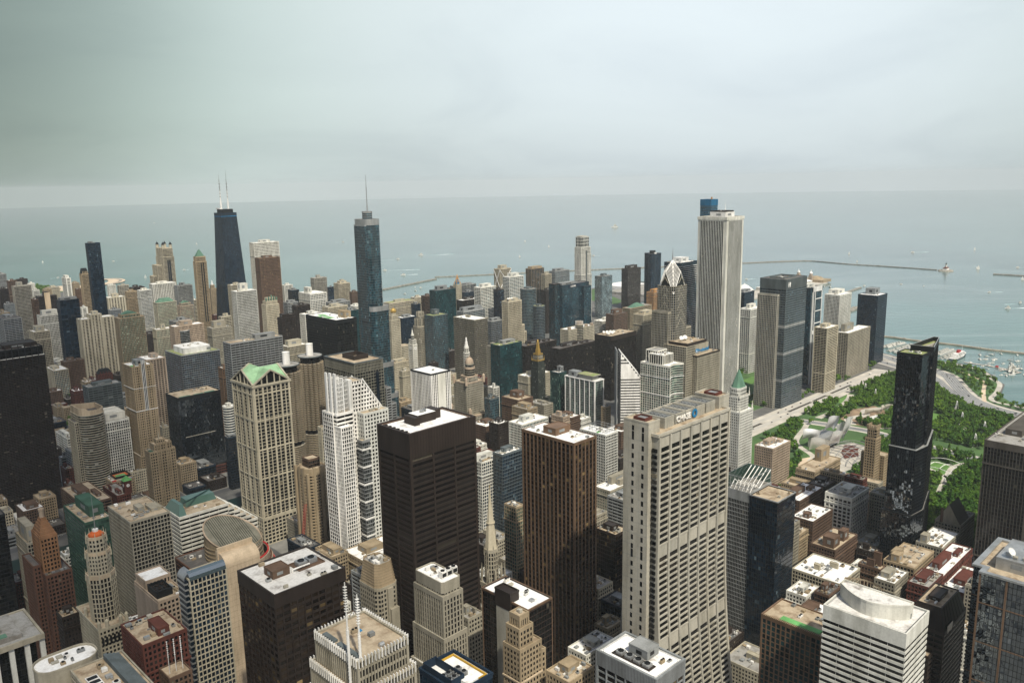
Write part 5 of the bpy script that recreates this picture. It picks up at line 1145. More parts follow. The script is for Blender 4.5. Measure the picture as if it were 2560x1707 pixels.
@fn
def stripedwhite(b):
 w,d,H=b.w,b.d,b.H; b.box(0,0,w,d,0,H,cap=9,roof='S',wl='white',gl='black',fh=3.9,sh=1.8)
 sd=[(w*.42,d*.02),(w*.62,d*.02)]; n=12; y0,y1=d*.22,d*1.0; x0=w*.12; P=[(w*.50,d*.10),(w*.50,d*.96)]
 arc=[(w*.50-(w*.36)*math.sin(math.pi*i/n)*.9,d*.96-(d*.86)*i/n) for i in range(n+1)]
 pl=[(w*.66,d*.10),(w*.66,d*.96)] + arc
 m=b.part('penthouse',wall('white')); m.prism(pl,H-1,H+7.5,top=False); m.ring(pl,.12,-.4,H+7,H+8.2); b.m('penthouse_roof',roofmat('S')).poly([(*p,H+7.2) for p in pl])
 g=b.part('curved_screen',wall('sand')); A2=[(w*.66+ (w*.16)*math.sin(math.pi*i/n),d*.96-(d*.5)*i/n) for i in range(n+1)]
 for a,e in zip(A2,A2[1:]): g.quad((*a,H+8.5),(*e,H+8.5),(*e,H+9.6),(*a,H+9.6)); g.quad((*e,H+8.5),(*a,H+8.5),(*a,H+9.6),(*e,H+9.6)); g.tube((*a,H-1),(*a,H+9),.15,4)
 wn=b.part('penthouse_window',glass('grey'))
 for i in range(7): p,q=arc[2+i//1],arc[3+i//1]
 b.m('rail',wall('steel')).ring(rect(1,1,w-1,d-1),0,-.12,H-.9,H-.2); dr=b.part('door',wall('bluegrey')); dr.box(w*.56,d*.10-.15,H-.8,w*.59,d*.10+.1,H+2.2)
@fn
def greenstrip(b):
 w,d,H=b.w,b.d,b.H; b.box(0,0,w,d,0,H,bw=3.4,pw=.9,fh=3.8,sh=.8,capw='bronze'); g=b.part('green_roof',wall('roofgreen')); g.box(w*.06,d*.06,H-1,w*.26,d*.72,H-.2); p=b.m('pergola',wall('tan'))
 for i in range(int(d/1.2)): p.box(-1.6,i*1.2,H+.1,1.2,i*1.2+.25,H+.35)
 b.clutter(w*.4,0,w,d,H-.9,7)
@fn
def darkmansard(b):
 w,d,H=b.w,b.d,b.H; b.box(0,0,w,d,0,H-10,kind='band',wl='dkbrown',gl='black',bw=6); m=b.part('mansard',wall('dkbrown')); m.prism(rect(-.2,-.2,w+.2,d+.2),H-10.2,H+4,rect(4,4,w-4,d-4),top=False); b.m('roof',roofmat('T')).poly([(4,4,H+3.6),(w-4,4,H+3.6),(w-4,d-4,H+3.6),(4,d-4,H+3.6)]); m.ring(rect(4,4,w-4,d-4),.2,-.4,H+3.2,H+4.4)
 s=b.part('sloped_skylight',glass('black')); s.box(w*.1,-.6,H-12,w*.35,.6,H-7); b.pent(w*.3,d*.35,w*.7,d*.65,H+3.6,2.6,'dkbrown'); b.clutter(5,5,w-5,d-5,H+3.6,7,[(w*.28,d*.3,w*.72,d*.7)]); sm=b.part('roof_seam',wall('black'))
 for i in range(8): x=w*i/8; sm.tube((x,-.3,H-10),(4+(w-8)*i/8,3.9,H+3.8),.16,4); y=d*i/8; sm.tube((-.3,y,H-10),(3.9,4+(d-8)*i/8,H+3.8),.16,4)
 b.box(-8,d*.25,-.4,d*.9,0,H-26,kind='band',wl='dkbrown',gl='black',roof='T')
@fn
def mirrorright(b):
 w,d,H=60,b.d,b.H; k=dict(kind='curtain',wl='black',gl='mirror',bw=2.2,fh=4.0,sh=.25,wins=False); pl=[(0,0),(w,0),(w,d),(8,d),(8,d-6),(0,d-6)]
 b.vol(pl,0,H,cap=.4,roof='T',**k); e=b.m('roof_edge',wall('steel')); e.ring(pl,.9,-2.4,H-.7,H+.5); br=b.part('corner_trim',wall('bronze'))
 for x,y in ((0,0),(0,d-6),(w*.28,-.1),(-.1,d*.45)): br.box(x-.5,y-.5,0,x+.5,y+.5,H-1)
 for z in range(20,int(H),26): br.ring(pl,.3,-.2,z,z+.6)
 b.pent(w*.22,d*.18,w*.8,d*.72,H-.9,7.5,'steel','G'); m=b.part('satellite_dish',wall('bright'),True); dish(m,w*.30,d*.55,H+10.2,2.6,R(200)); b.clutter(w*.26,d*.22,w*.7,d*.68,H+7,5)
@fn
def tanstep(b):
 w,d,H=b.w,b.d,b.H; b.box(0,0,w,d,0,H-6); b.box(w*.08,d*.12,w*.7,d*.9,H-7,H+6); b.box(w*.2,d*.25,w*.6,d*.8,H+5,H+13,kind='vert',bw=2.0); b.box(w*.72,.5,w+4,d*.6,0,H-14); b.clutter(w*.22,d*.3,w*.58,d*.75,H+12.1,3); b.m('corner_trim',wall('sand')).ring(rect(0,0,w,d),.7,0,H-28,H-27)
@fn
def sunkfans(b):
 w,d,H=b.w,b.d,b.H; b.box(0,0,w,d,0,H,kind='slot',bw=w/4,pw=.7,cap=9,wl='grey',gl='bronze',sh=1.0,fh=4.0); r_=b.m('roof_line',wall('grey')); q=rrect(1.4,1.4,w-1.4,d-1.4,2.2); r_.ring(q,0,-.22,H-.9,H-.78); q2=rrect(.7,.7,w-.7,d-.7,2.4); r_.ring(q2,0,-.2,H-.9,H-.78)
 b.pent(w*.42,d*.34,w*.84,d*.66,H-.9,5.5,'grey'); wl_=b.part('fan_well',wall('dkbrown')); x0,y0,x1,y1=w*.14,d*.18,w*.38,d*.82; wl_.poly([(x0,y0,H-.84),(x1,y0,H-.84),(x1,y1,H-.84),(x0,y1,H-.84)]); wl_.ring(rect(x0,y0,x1,y1),.15,-.15,H-.9,H-.5)
 for i in range(4): b.unit(x0+1.2,y0+1.5+i*6,H-1.0,4.2,4.2,2.0)
 b.clutter(w*.4,2,w*.95,d*.3,H-.9,3); sm=b.part('panel_seam',wall('dkbrown'))
 for i in range(26): x=w*(i+.5)/26; sm.box(x-.07,-.93,H-9,x+.07,-.8,H-.6)
 for i in range(40): y=d*(i+.5)/40; sm.box(-.93,y-.07,H-9,-.8,y+.07,H-.6)
# ------------------------------------------------------------------ ground,water,roads
import numpy as np
def simple(key,c,c2=None,scale=.05,rough=.9,detail=5,lo=.35,hi=.65):
 k='m_'+key
 if k in MAT: return MAT[k]
 m,t,p=newmat(k); g=N(t,'ShaderNodeTexCoord'); n=N(t,'ShaderNodeTexNoise'); n.inputs['Scale'].default_value=scale; n.inputs['Detail'].default_value=detail
 t.links.new(g.outputs['Object'],n.inputs['Vector']); c2=c2 or tuple(x*.7 for x in c); r=ramp(t,[(lo,c2),(hi,c)]); t.links.new(n.outputs[0],r.inputs[0]); t.links.new(r.outputs[0],p.inputs['Base Color']); p.inputs['Roughness'].default_value=rough; return m
def sheet(name,pl,z,mat,kind='structure'):
 m=M(); m.poly([(*p,z) for p in pl]); o=m.build(name,mat); o['kind']=kind; return o
def ribbon(name,pts,w,z,mat,kind='structure',m=None):
 own=m is None; m=m or M(); L=[]; Rr=[]
 for i,p in enumerate(pts):
  a=pts[max(0,i-1)]; c=pts[min(len(pts)-1,i+1)]; d=math.hypot(c[0]-a[0],c[1]-a[1]) or 1; nx,ny=-(c[1]-a[1])/d,(c[0]-a[0])/d
  ww=w[i] if isinstance(w,(list,tuple)) else w
  L.append((p[0]+nx*ww/2,p[1]+ny*ww/2)); Rr.append((p[0]-nx*ww/2,p[1]-ny*ww/2))
 for i in range(len(pts)-1): m.quad((*Rr[i],z),(*Rr[i+1],z),(*L[i+1],z),(*L[i],z))
 if own: o=m.build(name,mat); o['kind']=kind; return o
def smooth(pts,k=6):
 o=[]
 for i in range(len(pts)-1):
  p0=pts[max(0,i-1)]; p1=pts[i]; p2=pts[i+1]; p3=pts[min(len(pts)-1,i+2)]
  for j in range(k):
   t=j/k; o.append(tuple(.5*(2*b+(c-a)*t+(2*a-5*b+4*c-d)*t*t+(3*b-a-3*c+d)*t**3) for a,b,c,d in zip(p0,p1,p2,p3)))
 return o+[pts[-1]]
def lake_mat():
 m,t,p=newmat('lake'); g=N(t,'ShaderNodeTexCoord'); o=g.outputs['Object']
 def noise(sc,scale,det,dist=0):
  m0=N(t,'ShaderNodeMapping'); m0.inputs['Rotation'].default_value=(0,0,R(44)); t.links.new(o,m0.inputs[0]); mp=N(t,'ShaderNodeMapping'); mp.inputs['Scale'].default_value=sc; t.links.new(m0.outputs[0],mp.inputs[0]); n=N(t,'ShaderNodeTexNoise'); n.inputs['Scale'].default_value=scale; n.inputs['Detail'].default_value=det; n.inputs['Distortion'].default_value=dist; t.links.new(mp.outputs[0],n.inputs['Vector']); return n.outputs[0]
 big=noise((1,.5,1),.0006,4,.4); streak=noise((.16,1,1),.0015,7,1.4); small=noise((.5,1,1),.03,4)
 r1=ramp(t,[(.35,(.034,.082,.086)),(.65,(.046,.104,.103))]); t.links.new(big,r1.inputs[0])
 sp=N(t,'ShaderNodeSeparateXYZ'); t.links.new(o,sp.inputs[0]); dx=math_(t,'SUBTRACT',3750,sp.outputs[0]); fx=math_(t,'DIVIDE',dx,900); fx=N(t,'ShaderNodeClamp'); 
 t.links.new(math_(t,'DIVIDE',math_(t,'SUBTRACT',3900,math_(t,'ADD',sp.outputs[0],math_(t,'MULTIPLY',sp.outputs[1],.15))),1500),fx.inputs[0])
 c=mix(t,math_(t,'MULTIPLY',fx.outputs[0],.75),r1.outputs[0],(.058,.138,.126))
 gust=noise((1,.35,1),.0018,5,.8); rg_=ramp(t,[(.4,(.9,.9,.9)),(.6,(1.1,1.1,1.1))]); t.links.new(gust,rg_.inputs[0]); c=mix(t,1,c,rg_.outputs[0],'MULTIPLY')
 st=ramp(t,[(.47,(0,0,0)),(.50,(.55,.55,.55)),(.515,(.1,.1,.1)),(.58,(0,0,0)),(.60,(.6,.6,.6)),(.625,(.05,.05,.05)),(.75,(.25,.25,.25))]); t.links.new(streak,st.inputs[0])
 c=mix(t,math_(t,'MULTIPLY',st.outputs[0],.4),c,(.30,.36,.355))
 r3=ramp(t,[(.3,(.86,.87,.88)),(.7,(1.1,1.1,1.1))]); t.links.new(small,r3.inputs[0])
 t.links.new(mix(t,1,c,r3.outputs[0],'MULTIPLY'),p.inputs['Base Color']); p.inputs['Roughness'].default_value=.12; p.inputs['IOR'].default_value=1.33
 w=noise((.35,1,1),.06,5); bp=N(t,'ShaderNodeBump'); bp.inputs['Strength'].default_value=.4; bp.inputs['Distance'].default_value=2.2; t.links.new(w,bp.inputs['Height']); t.links.new(bp.outputs[0],p.inputs['Normal']); return m
LM=lake_mat()
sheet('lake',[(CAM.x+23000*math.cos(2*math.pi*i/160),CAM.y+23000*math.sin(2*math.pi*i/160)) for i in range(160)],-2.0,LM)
COAST=[(-4000,-4000),(1600,-4000),(1600,100),(1605,250),(1632,364),(1646,415),(1712,421),(1790,436),(1822,462),(1856,474),(1902,509),(1930,550),(1926,586),(1938,606),(1921,691),(1945,760),(1968,900),(2015,960),(2030,1120),(2005,1300),(2000,1380),(2010,1500),(2150,1660),(2400,1650),(2640,1850),(2640,2010),(2420,2020),(2180,1900),(2000,1800),(1900,1830),(1890,2050),(1830,2230),(1700,2330),(1560,2320),(1360,2400),(1230,2560),(1130,2700),(1080,2900),(1060,3200),(1050,3500),(1100,3720),(1165,3790),(1240,3800),(1150,3860),(1050,3930),(1000,4000),(900,5200),(700,8000),(200,16000),(-4000,16000)]
def ground_mat():
 m,t,p=newmat('ground'); g=N(t,'ShaderNodeTexCoord'); n=N(t,'ShaderNodeTexVoronoi'); n.inputs['Scale'].default_value=.02; t.links.new(g.outputs['Object'],n.inputs['Vector']); n2=N(t,'ShaderNodeTexNoise'); n2.inputs['Scale'].default_value=.05; n2.inputs['Detail'].default_value=7; t.links.new(g.outputs['Object'],n2.inputs['Vector'])
 r=ramp(t,[(.3,(.06,.06,.058)),(.5,(.10,.098,.09)),(.7,(.16,.15,.135))]); t.links.new(n2.outputs[0],r.inputs[0]); t.links.new(r.outputs[0],p.inputs['Base Color']); p.inputs['Roughness'].default_value=.9; return m
m=M(); m.poly([(*p,0) for p in COAST])
for a,c in zip(COAST[1:],COAST[2:]): m.quad((*a,-3),(*c,-3),(*c,0),(*a,0))
structure(m.build('ground',ground_mat()))
asph=simple('asphalt',(.075,.075,.075),(.05,.05,.052),.03); conc=simple('pavement',(.50,.46,.39),(.36,.33,.28),.04); lawn=simple('lawn',(.06,.125,.03),(.04,.085,.022),.03); sandm=simple('sand',(.60,.48,.34),(.48,.37,.26),.03); road=simple('highway',(.20,.20,.195),(.15,.15,.148),.02); lane=simple('lane_paint',(.75,.74,.70),(.6,.6,.55),.2); foam=simple('foam',(.62,.68,.67),(.22,.34,.33),.02,.6,6,.40,.62); stone=simple('breakwater_stone',(.30,.275,.225),(.17,.155,.125),.12); rock=stone; clay=simple('mulch',(.30,.21,.13),(.16,.11,.07),.08)
XS=[33,165,281,414,538,670,811,935]; YS=[55,200,344,478,622,760,905]
YN=[1040,1144,1240,1330,1420,1510,1600,1690,1790,1880,1977,2080,2170,2260,2350,2440]
rm=M(); mk=M(); pv=M()
XN=[33,165,281,414,538,670,811,940,1080,1220,1360,1500]
for x in XS: ribbon('',[(x,-200),(x,920)],15,.02,asph,m=rm)
for x in XN: ribbon('',[(x,1040),(x,2600)],13,.02,asph,m=rm)
for x in XS+XN:
 for s in (-.3,.3): ribbon('',[(x+s*.7,-200 if x in XS else 1040),(x+s*.7,920 if x in XS else 2600)],.22,.05,lane,m=mk)
structure(rm.build('street',asph)); structure(mk.build('lane_marking',lane))
rm=M()
for y in YS: ribbon('',[(-100,y),(935,y)],15,.03,asph,m=rm)
for y in YN: ribbon('',[(-100,y),(1560,y)],12,.03,asph,m=rm)
structure(rm.build('cross_street',asph))
for xs,ys in ((XS,YS),(XN,YN)):
 for a,c in zip(xs,xs[1:]):
  for e,f in zip(ys,ys[1:]): pv.box(a+8.5,e+8.5,-.2,c-8.5,f-8.5,.13,bottom=False)
structure(pv.build('pavement',simple('sidewalk',(.22,.21,.19),(.15,.145,.13),.06)))
rv=M(); ribbon('',[(40,985),(300,982),(500,976),(700,978),(860,985),(1000,1010),(1300,1030),(2060,1045)],[60,55,50,52,60,60,60,60],.07,LM,m=rv); ribbon('',[(60,1010),(20,1300),(-60,1600)],55,.08,LM,m=rv)
mr,tr,pr_=newmat('river_water'); pr_.inputs['Base Color'].default_value=(.012,.03,.026,1); pr_.inputs['Roughness'].default_value=.3
structure(rv.build('river',mr))
sheet('park_lawn',[(962,-400),(1560,-400),(1556,250),(1580,360),(1640,430),(1690,470),(1800,560),(1850,630),(1330,631),(962,628)],.03,lawn)
sheet('shore_lawn',[(1600,-400),(1600,250),(1632,372),(1700,426),(1790,445),(1850,480),(1895,512),(1912,560),(1890,640),(1850,600),(1806,530),(1740,492),(1670,450),(1625,420),(1590,330),(1578,-400)],.035,lawn)
sheet('north_lawn',[(1300,705),(1390,700),(1390,760),(1480,800),(1640,850),(1640,900),(1450,900),(1330,840)],.03,lawn)
sheet('plant_lawn',[(2150,1680),(2230,1720),(2420,2000),(2300,1960),(2180,1880)],.03,lawn)
rnd=M(); rnd.box(950,630,-.5,1330,676,.9); rnd.box(1330.02,630,-.5,1760,676,.9); structure(rnd.build('avenue',conc))
av=M(); ribbon('',[(950,646),(1755,646)],9,.92,road,m=av); ribbon('',[(950,662),(1755,662)],9,.92,road,m=av); structure(av.build('avenue_lane',simple('avenue_lane',(.44,.41,.36),(.36,.34,.30),.03)))
pl=M()
for x0,x1 in ((1180,1240),(1330,1420),(1425,1490),(1500,1590)): 
 for i in range(int((x1-x0)/11)): pl.box(x0+i*11,651.5,.9,x0+i*11+9.6,656.5,1.25)
structure(pl.build('median_planter',simple('planter_soil',(.05,.045,.035),(.03,.03,.025),.1)))
columbus=[(1292,628),(1312,520),(1300,440),(1283,340),(1280,200),(1280,-300)]
ribbon('columbus_road',smooth(columbus),26,.06,conc); ribbon('columbus_lane',smooth(columbus),14,.09,road)
MC=[(2000,1250),(1985,1000),(1935,800),(1897,709),(1863,660),(1831,590),(1794,543),(1728,506),(1659,468),(1615,432),(1587,390),(1566,320),(1560,220),(1558,-400)]
IC=[(1965,1250),(1950,1010),(1898,820),(1858,730),(1820,660),(1785,590),(1755,556),(1705,523),(1655,492),(1616,462),(1590,432),(1562,395),(1540,320),(1532,220),(1530,-400)]
sm1,sm2=smooth(MC),smooth(IC)
ribbon('highway_verge',sm1,40,.045,conc); ribbon('highway_verge',sm2,34,.05,conc); ribbon('lakeshore_highway',sm1,25,.09,road); ribbon('lakeshore_highway',sm2,21,.095,road)
lm=M()
for P_,offs in ((sm1,(-9,-4.5,0,4.5,9)),(sm2,(-7,-2.4,2.4,7))):
 for o in offs:
  Q=[]
  for i,p in enumerate(P_):
   a=P_[max(0,i-1)]; c=P_[min(len(P_)-1,i+1)]; d=math.hypot(c[0]-a[0],c[1]-a[1]) or 1; Q.append((p[0]-(c[1]-a[1])/d*o,p[1]+(c[0]-a[0])/d*o))
  ribbon('',Q,.35,.13,lane,m=lm)
structure(lm.build('highway_marking',lane))
for nm,pts,w in (('lake_path',[(1600,200),(1628,360),(1646,418),(1720,430),(1790,445),(1826,470),(1880,500),(1912,545),(1916,600)],9),('garden_path',[(1625,425),(1700,448),(1780,470),(1820,500),(1850,540)],7),('park_path',[(1060,500),(1130,512),(1180,565),(1260,590),(1290,600)],9),('park_path',[(1330,600),(1400,598),(1480,612),(1520,625)],12),('park_path',[(1330,540),(1360,560),(1400,548),(1430,560),(1470,540),(1500,520)],13),('park_path',[(1390,330),(1430,350),(1440,390),(1400,400),(1380,370)],9),('park_path',[(1100,330),(1180,345),(1230,350),(1276,330)],8),('park_path',[(1120,300),(1160,325),(1210,395)],6),('park_path',[(1340,500),(1370,470),(1420,455),(1480,470),(1540,500)],6)):
 ribbon(nm,smooth(pts),w,.07,conc if nm != 'garden_path' else sandm)
sheet('plaza',[(1100,455),(1170,446),(1225,468),(1240,500),(1190,520),(1120,516),(1070,500)],.1,conc)
sheet('promenade',[(940,380),(1010,380),(1060,505),(1135,516),(1100,530),(1030,515),(940,420)],.09,sandm)
sheet('playground',[(1340,510),(1440,520),(1470,560),(1420,580),(1350,570),(1330,540)],.055,clay)
sheet('open_lawn',[(1425,440),(1490,448),(1490,470),(1430,466),(1415,452)],.06,simple('mown_lawn',(.10,.21,.04),(.075,.16,.03),.03)); sheet('open_lawn',[(1160,340),(1222,344),(1235,372),(1210,395),(1165,385)],.06,MAT['m_mown_lawn']); sheet('open_lawn',[(1445,598),(1500,600),(1512,628),(1450,626)],.06,MAT['m_mown_lawn']); sheet('open_lawn',[(1465,805),(1540,815),(1530,838),(1475,832)],.06,MAT['m_mown_lawn'])
sheet('beach',[(1055,3640),(1110,3730),(1170,3796),(1225,3804),(1150,3852),(1060,3915),(1005,3890),(1030,3700)],.05,sandm)
hk=M(); hp=smooth([(1180,3790),(1245,3800),(1300,3850),(1335,3930),(1330,4000),(1270,4015)]); ribbon('',hp,[30+40*math.sin(math.pi*i/(len(hp)-1)) for i in range(len(hp))],.1,sandm,m=hk); structure(hk.build('beach_hook',sandm))
hk=M(); ribbon('',[(p[0]+14,p[1]-8) for p in hp],12,.3,stone,m=hk); structure(hk.build('beach_hook_rocks',stone))
sheet('beach_park',[(930,3700),(1050,3640),(1005,3890),(990,4050),(920,4000)],.04,lawn)
def wallstrip(label,pts,w,z0,z1,mat=None,name='breakwater',posts=0):
 pts=smooth(pts,3); m=M(); L=[]; Rr=[]
 for i,p in enumerate(pts):
  a=pts[max(0,i-1)]; c=pts[min(len(pts)-1,i+1)]; d=math.hypot(c[0]-a[0],c[1]-a[1]); nx,ny=-(c[1]-a[1])/d,(c[0]-a[0])/d; L.append((p[0]+nx*w/2,p[1]+ny*w/2)); Rr.append((p[0]-nx*w/2,p[1]-ny*w/2))
 for i in range(len(pts)-1):
  m.quad((*Rr[i],z1),(*Rr[i+1],z1),(*L[i+1],z1),(*L[i],z1)); m.quad((*Rr[i],z0),(*Rr[i+1],z0),(*Rr[i+1],z1),(*Rr[i],z1)); m.quad((*L[i+1],z0),(*L[i],z0),(*L[i],z1),(*L[i+1],z1))
 for e in (0,-1): m.quad((*L[e],z0),(*Rr[e],z0),(*Rr[e],z1),(*L[e],z1))
 t=thing(name,label,'breakwater',(0,0,0)); m.build('wall',mat or stone,t)
 if posts:
  rg=random.Random(label); b_=M()
  for i in range(posts):
   p=pts[rg.randrange(len(pts)-1)]; q=pts[min(len(pts)-1,pts.index(p)+1)]; f=rg.random(); x,y=p[0]+(q[0]-p[0])*f,p[1]+(q[1]-p[1])*f; s=rg.uniform(1.5,4); b_.prism(ngon(x,y,s,6),z1-.1,z1+rg.uniform(.8,2.2),ngon(x,y,s*.5,6))
  b_.build('boulders',stone,t)
 return t
wallstrip('long thin stone breakwater crossing the whole lake behind the towers to the lighthouse',[(2300,2820),(2384,2763),(2606,2642),(2936,2443),(3291,2228),(3596,2046),(3850,1870),(3858,1760),(3824,1627),(3823,1456),(3800,1230)],7.5,-4,1.4,posts=60)
wallstrip('short straight stone breakwater on the lake right of the spire skyscraper',[(1892,2644),(2253,2755)],12,-4,2,posts=12)
wallstrip('stone breakwater cut by the right edge of the lake view',[(3762,1000),(3768,895),(3770,600)],11,-4,2,posts=10)
wallstrip('tan harbour wall enclosing the marina behind the black mirror skyscraper',[(2100,830),(2142,803),(2136,730),(2140,640),(2130,560),(2134,488),(2134,200)],9,-4,1.2,simple('harbour_wall',(.36,.31,.23),(.22,.19,.14),.05),posts=12)
wallstrip('small dark jetty with a beacon behind the white square windowed tower',[(2860,1225),(3041,1243)],9,-4,1.8,posts=6)
wallstrip('brown pier stub showing between the white tower and the navy tower',[(2440,1045),(2570,1055)],22,-4,2.5,posts=8)
wallstrip('low timber dock beside the small harbour at the right edge',[(1620,372),(1700,345),(1800,300)],5,-4,.8)
t=thing('lighthouse','harbour lighthouse with white tower and red roofed house at the breakwater end','lighthouse',(3789,1191,0))
def mk_(name,mat,par,f): m=M(); f(m); return m.build(name,mat,par)
mk_('stone_base',stone,t,lambda m: m.prism(ngon(0,0,34,10),-4,3,ngon(0,0,28,10))); mk_('house',wall('bright'),t,lambda m: m.box(-16,-8,3,16,8,11)); mk_('roof',wall('redbrick'),t,lambda m: m.prism(rect(-17,-9,17,9),11,17,rect(-12,-.5,12,.5)))
tw=mk_('tower',wall('white'),t,lambda m: m.lathe(0,0,[(5,3),(4,24),(5,24.2),(5,25.5)],14)); mk_('lantern',wall('darkstone'),tw,lambda m: m.lathe(0,0,[(2.6,25.5),(2.6,30),(3,30.2),(.3,34)],10))
t=thing('pier','long white lakeside pier with twin domed towers seen behind the blue grey tower','pier',(2600,1430,0))
mk_('deck',conc,t,lambda m: m.box(-560,-35,-4,500,75,2)); mk_('hall',wall('white'),t,lambda m: m.box(120,-10,2,420,60,14)); mk_('hall_roof',wall('bright'),t,lambda m: m.prism(rect(118,-12,422,62),14,22,rect(124,20,416,30)))
for i in range(4):
 mk_('tent_roof',wall('bright'),t,lambda m: m.lathe(-140+i*58,40+(i % 2)*18,[(34,12),(26,20),(12,30),(3,34),(.4,38)],18)); mk_('tent_wall',wall('grey'),t,lambda m: m.cyl(-140+i*58,40+(i % 2)*18,2,12,30,18))
mk_('low_hall',wall('grey'),t,lambda m: m.box(-420,-20,2,-210,50,16)); mk_('low_hall_roof',roofmat('W'),t,lambda m: m.box(-422,-22,16,-208,52,16.8))
for x,y in ((478,75),(469,20)):
 o=mk_('domed_tower',wall('beige'),t,lambda m: (m.box(x-7,y-7,2,x+7,y+7,28),m.prism(ngon(x,y,6,8),28,36))); mk_('dome',wall('bright'),o,lambda m: m.lathe(x,y,[(6.4,36),(5.2,40),(2.2,43),(1.2,45),(1,48),(.1,51)],10))
mk_('ballroom',wall('tan'),t,lambda m: (m.box(470,-30,2,540,60,12),m.lathe(505,15,[(30,12),(22,19),(8,23),(1,24)],18)))
t=thing('treatment_plant','flat grey waterside plant roofs and tanks seen between the silvery and granite towers','building',(2400,1830,0))
mk_('main_roof',roofmat('G'),t,lambda m: m.box(-60,-120,0,230,60,9)); mk_('white_roof',roofmat('W'),t,lambda m: m.box(60,70,0,200,170,11)); mk_('roof_line',wall('concrete'),t,lambda m: [m.box(-60,-120+i*45,9,230,-117+i*45,10) for i in range(4)])
mk_('blue_roof',wall('bluegrey'),t,lambda m: m.box(205,80,0,235,160,12))
# ------------------------------------------------------------------ park pavilion,shelters,masts
t=thing('concert_pavilion','curling brushed steel concert pavilion with arching pipe trellis in the park','pavilion',(1190,512,0)); steelm,tt,pp=newmat('brushed_steel'); pp.inputs['Base Color'].default_value=(.70,.69,.66,1); pp.inputs['Metallic'].default_value=.35; pp.inputs['Roughness'].default_value=.38
def curl(x0,y0,x1,y1,z0,z1,bulge,lean,n=10):
 m=M(); dx,dy=x1-x0,y1-y0; L=math.hypot(dx,dy); nx,ny=dy/L,-dx/L; G=[]
 for i in range(n+1):
  u=i/n; row=[]
  for j in range(n+1):
   v=j/n; b_=bulge*math.sin(math.pi*v)*math.sin(math.pi*(.2+.8*u)) + lean*v*v; row.append((x0+dx*u+nx*b_,y0+dy*u+ny*b_,z0+(z1-z0)*v+3*math.sin(3*u+v)))
  G.append(row)
 for i in range(n):
  for j in range(n):
   m.quad(G[i][j],G[i+1][j],G[i+1][j+1],G[i][j+1])
   o=lambda p: (p[0]-nx*.5,p[1]-ny*.5,p[2]-.2); m.quad(o(G[i][j+1]),o(G[i+1][j+1]),o(G[i+1][j]),o(G[i][j]))
 return m
mk_('stage_house',wall('steel'),t,lambda m: m.box(-18,6,0,32,30,17)); mk_('stage_opening',wall('black'),t,lambda m: m.box(-10,2,0,24,6.4,12))
for a in ((-28,14,-14,-2,2,17,4,8),(-16,0,4,-6,6,24,5,9),(2,-5,22,-4,12,36,6,9),(20,-3,36,4,6,30,5,8),(34,5,44,16,2,19,4,6),(-24,26,-4,14,10,22,5,4),(0,12,24,10,17,34,5,7),(24,10,38,20,14,27,4,6)): curl(*[v*1.35 for v in a]).build('steel_sail',steelm,t,True)
st_=M()
for i in range(6): st_.ring([(-30+i*1+4*math.cos(R(a))*0+26*math.cos(R(a)),-40+20*math.sin(R(a))) for a in range(0,360,24)],0,-2.2,.15,.35) if i==0 else None
mk_('red_seating',wall('redbrick'),t,lambda m: [m.poly([(x0,y0,.45),(x1,y1,.45),(x2,y2,.45),(x3,y3,.45)]) for (x0,y0,x1,y1,x2,y2,x3,y3) in ((-34,-34,-10,-45,6,-38,-12,-20),(-9,-18,8,-36,26,-30,12,-12),(14,-11,29,-28,36,-20,26,-8))])
for i in range(7):
 u=-1+i/3
 p0=(-8+u*34,-6,7); p1=(-30+u*44,-74,.2); mid=(-16+u*44,-40,19)
 def arch(m,p0=p0,p1=p1,mid=mid):
  Q=[tuple((1-s)**2*a+2*s*(1-s)*b_+s*s*c for a,b_,c in zip(p0,mid,p1)) for s in [k/12 for k in range(13)]]
  for a,c in zip(Q,Q[1:]): m.tube(a,c,.45,5)
 mk_('trellis_pipe',wall('steel'),t,arch)
 def arch2(m,y=-10-i*10):
  Q=[(-62+i*-1+k*9.0,y+4*math.sin(k*.5),1+12*math.sin(math.pi*k/12)) for k in range(13)]
  for a,c in zip(Q,Q[1:]): m.tube(a,c,.4,5)
 mk_('trellis_pipe',wall('steel'),t,arch2)
t=thing('lawn_trellis','white pipe arches over the green lawn right of the black mirror skyscraper','trellis',(1190,362,0))
for i in range(4):
 def arch3(m,i=i):
  Q=[(-40+k*8,-22+i*15,.5+9*math.sin(math.pi*k/10)) for k in range(11)]
  for a,c in zip(Q,Q[1:]): m.tube(a,c,.4,5)
 mk_('pipe_arch',wall('bright'),t,arch3)
for i in range(4):
 def arch4(m,i=i):
  Q=[(-36+i*24,-36+k*7,.5+9*math.sin(math.pi*k/10)) for k in range(11)]
  for a,c in zip(Q,Q[1:]): m.tube(a,c,.4,5)
 mk_('pipe_arch',wall('bright'),t,arch4)
t=thing('climbing_wall','grey curling rock climbing wall among trees beside the black mirror skyscraper','climbing wall',(1430,540,0))
for a in ((-30,10,0,-6,0,8,2,2),(0,-6,26,-2,0,10,3,1),(26,-2,52,-12,0,7,2,2),(10,-20,34,-14,0,6,2,1)): curl(*a).build('wall_panel',wall('concrete'),t)
t=thing('park_shelter','angular white park shelter among the conifers left of the black mirror skyscraper','shelter',(1372,522,0)); mk_('wall',wall('concrete'),t,lambda m: m.prism([(-14,-6),(10,-8),(16,4),(-8,8)],0,7)); mk_('roof',wall('bright'),t,lambda m: m.prism([(-16,-7),(11,-10),(18,4),(-9,10)],7,9,[(-6,-3),(4,-4),(8,2),(-4,4)]))
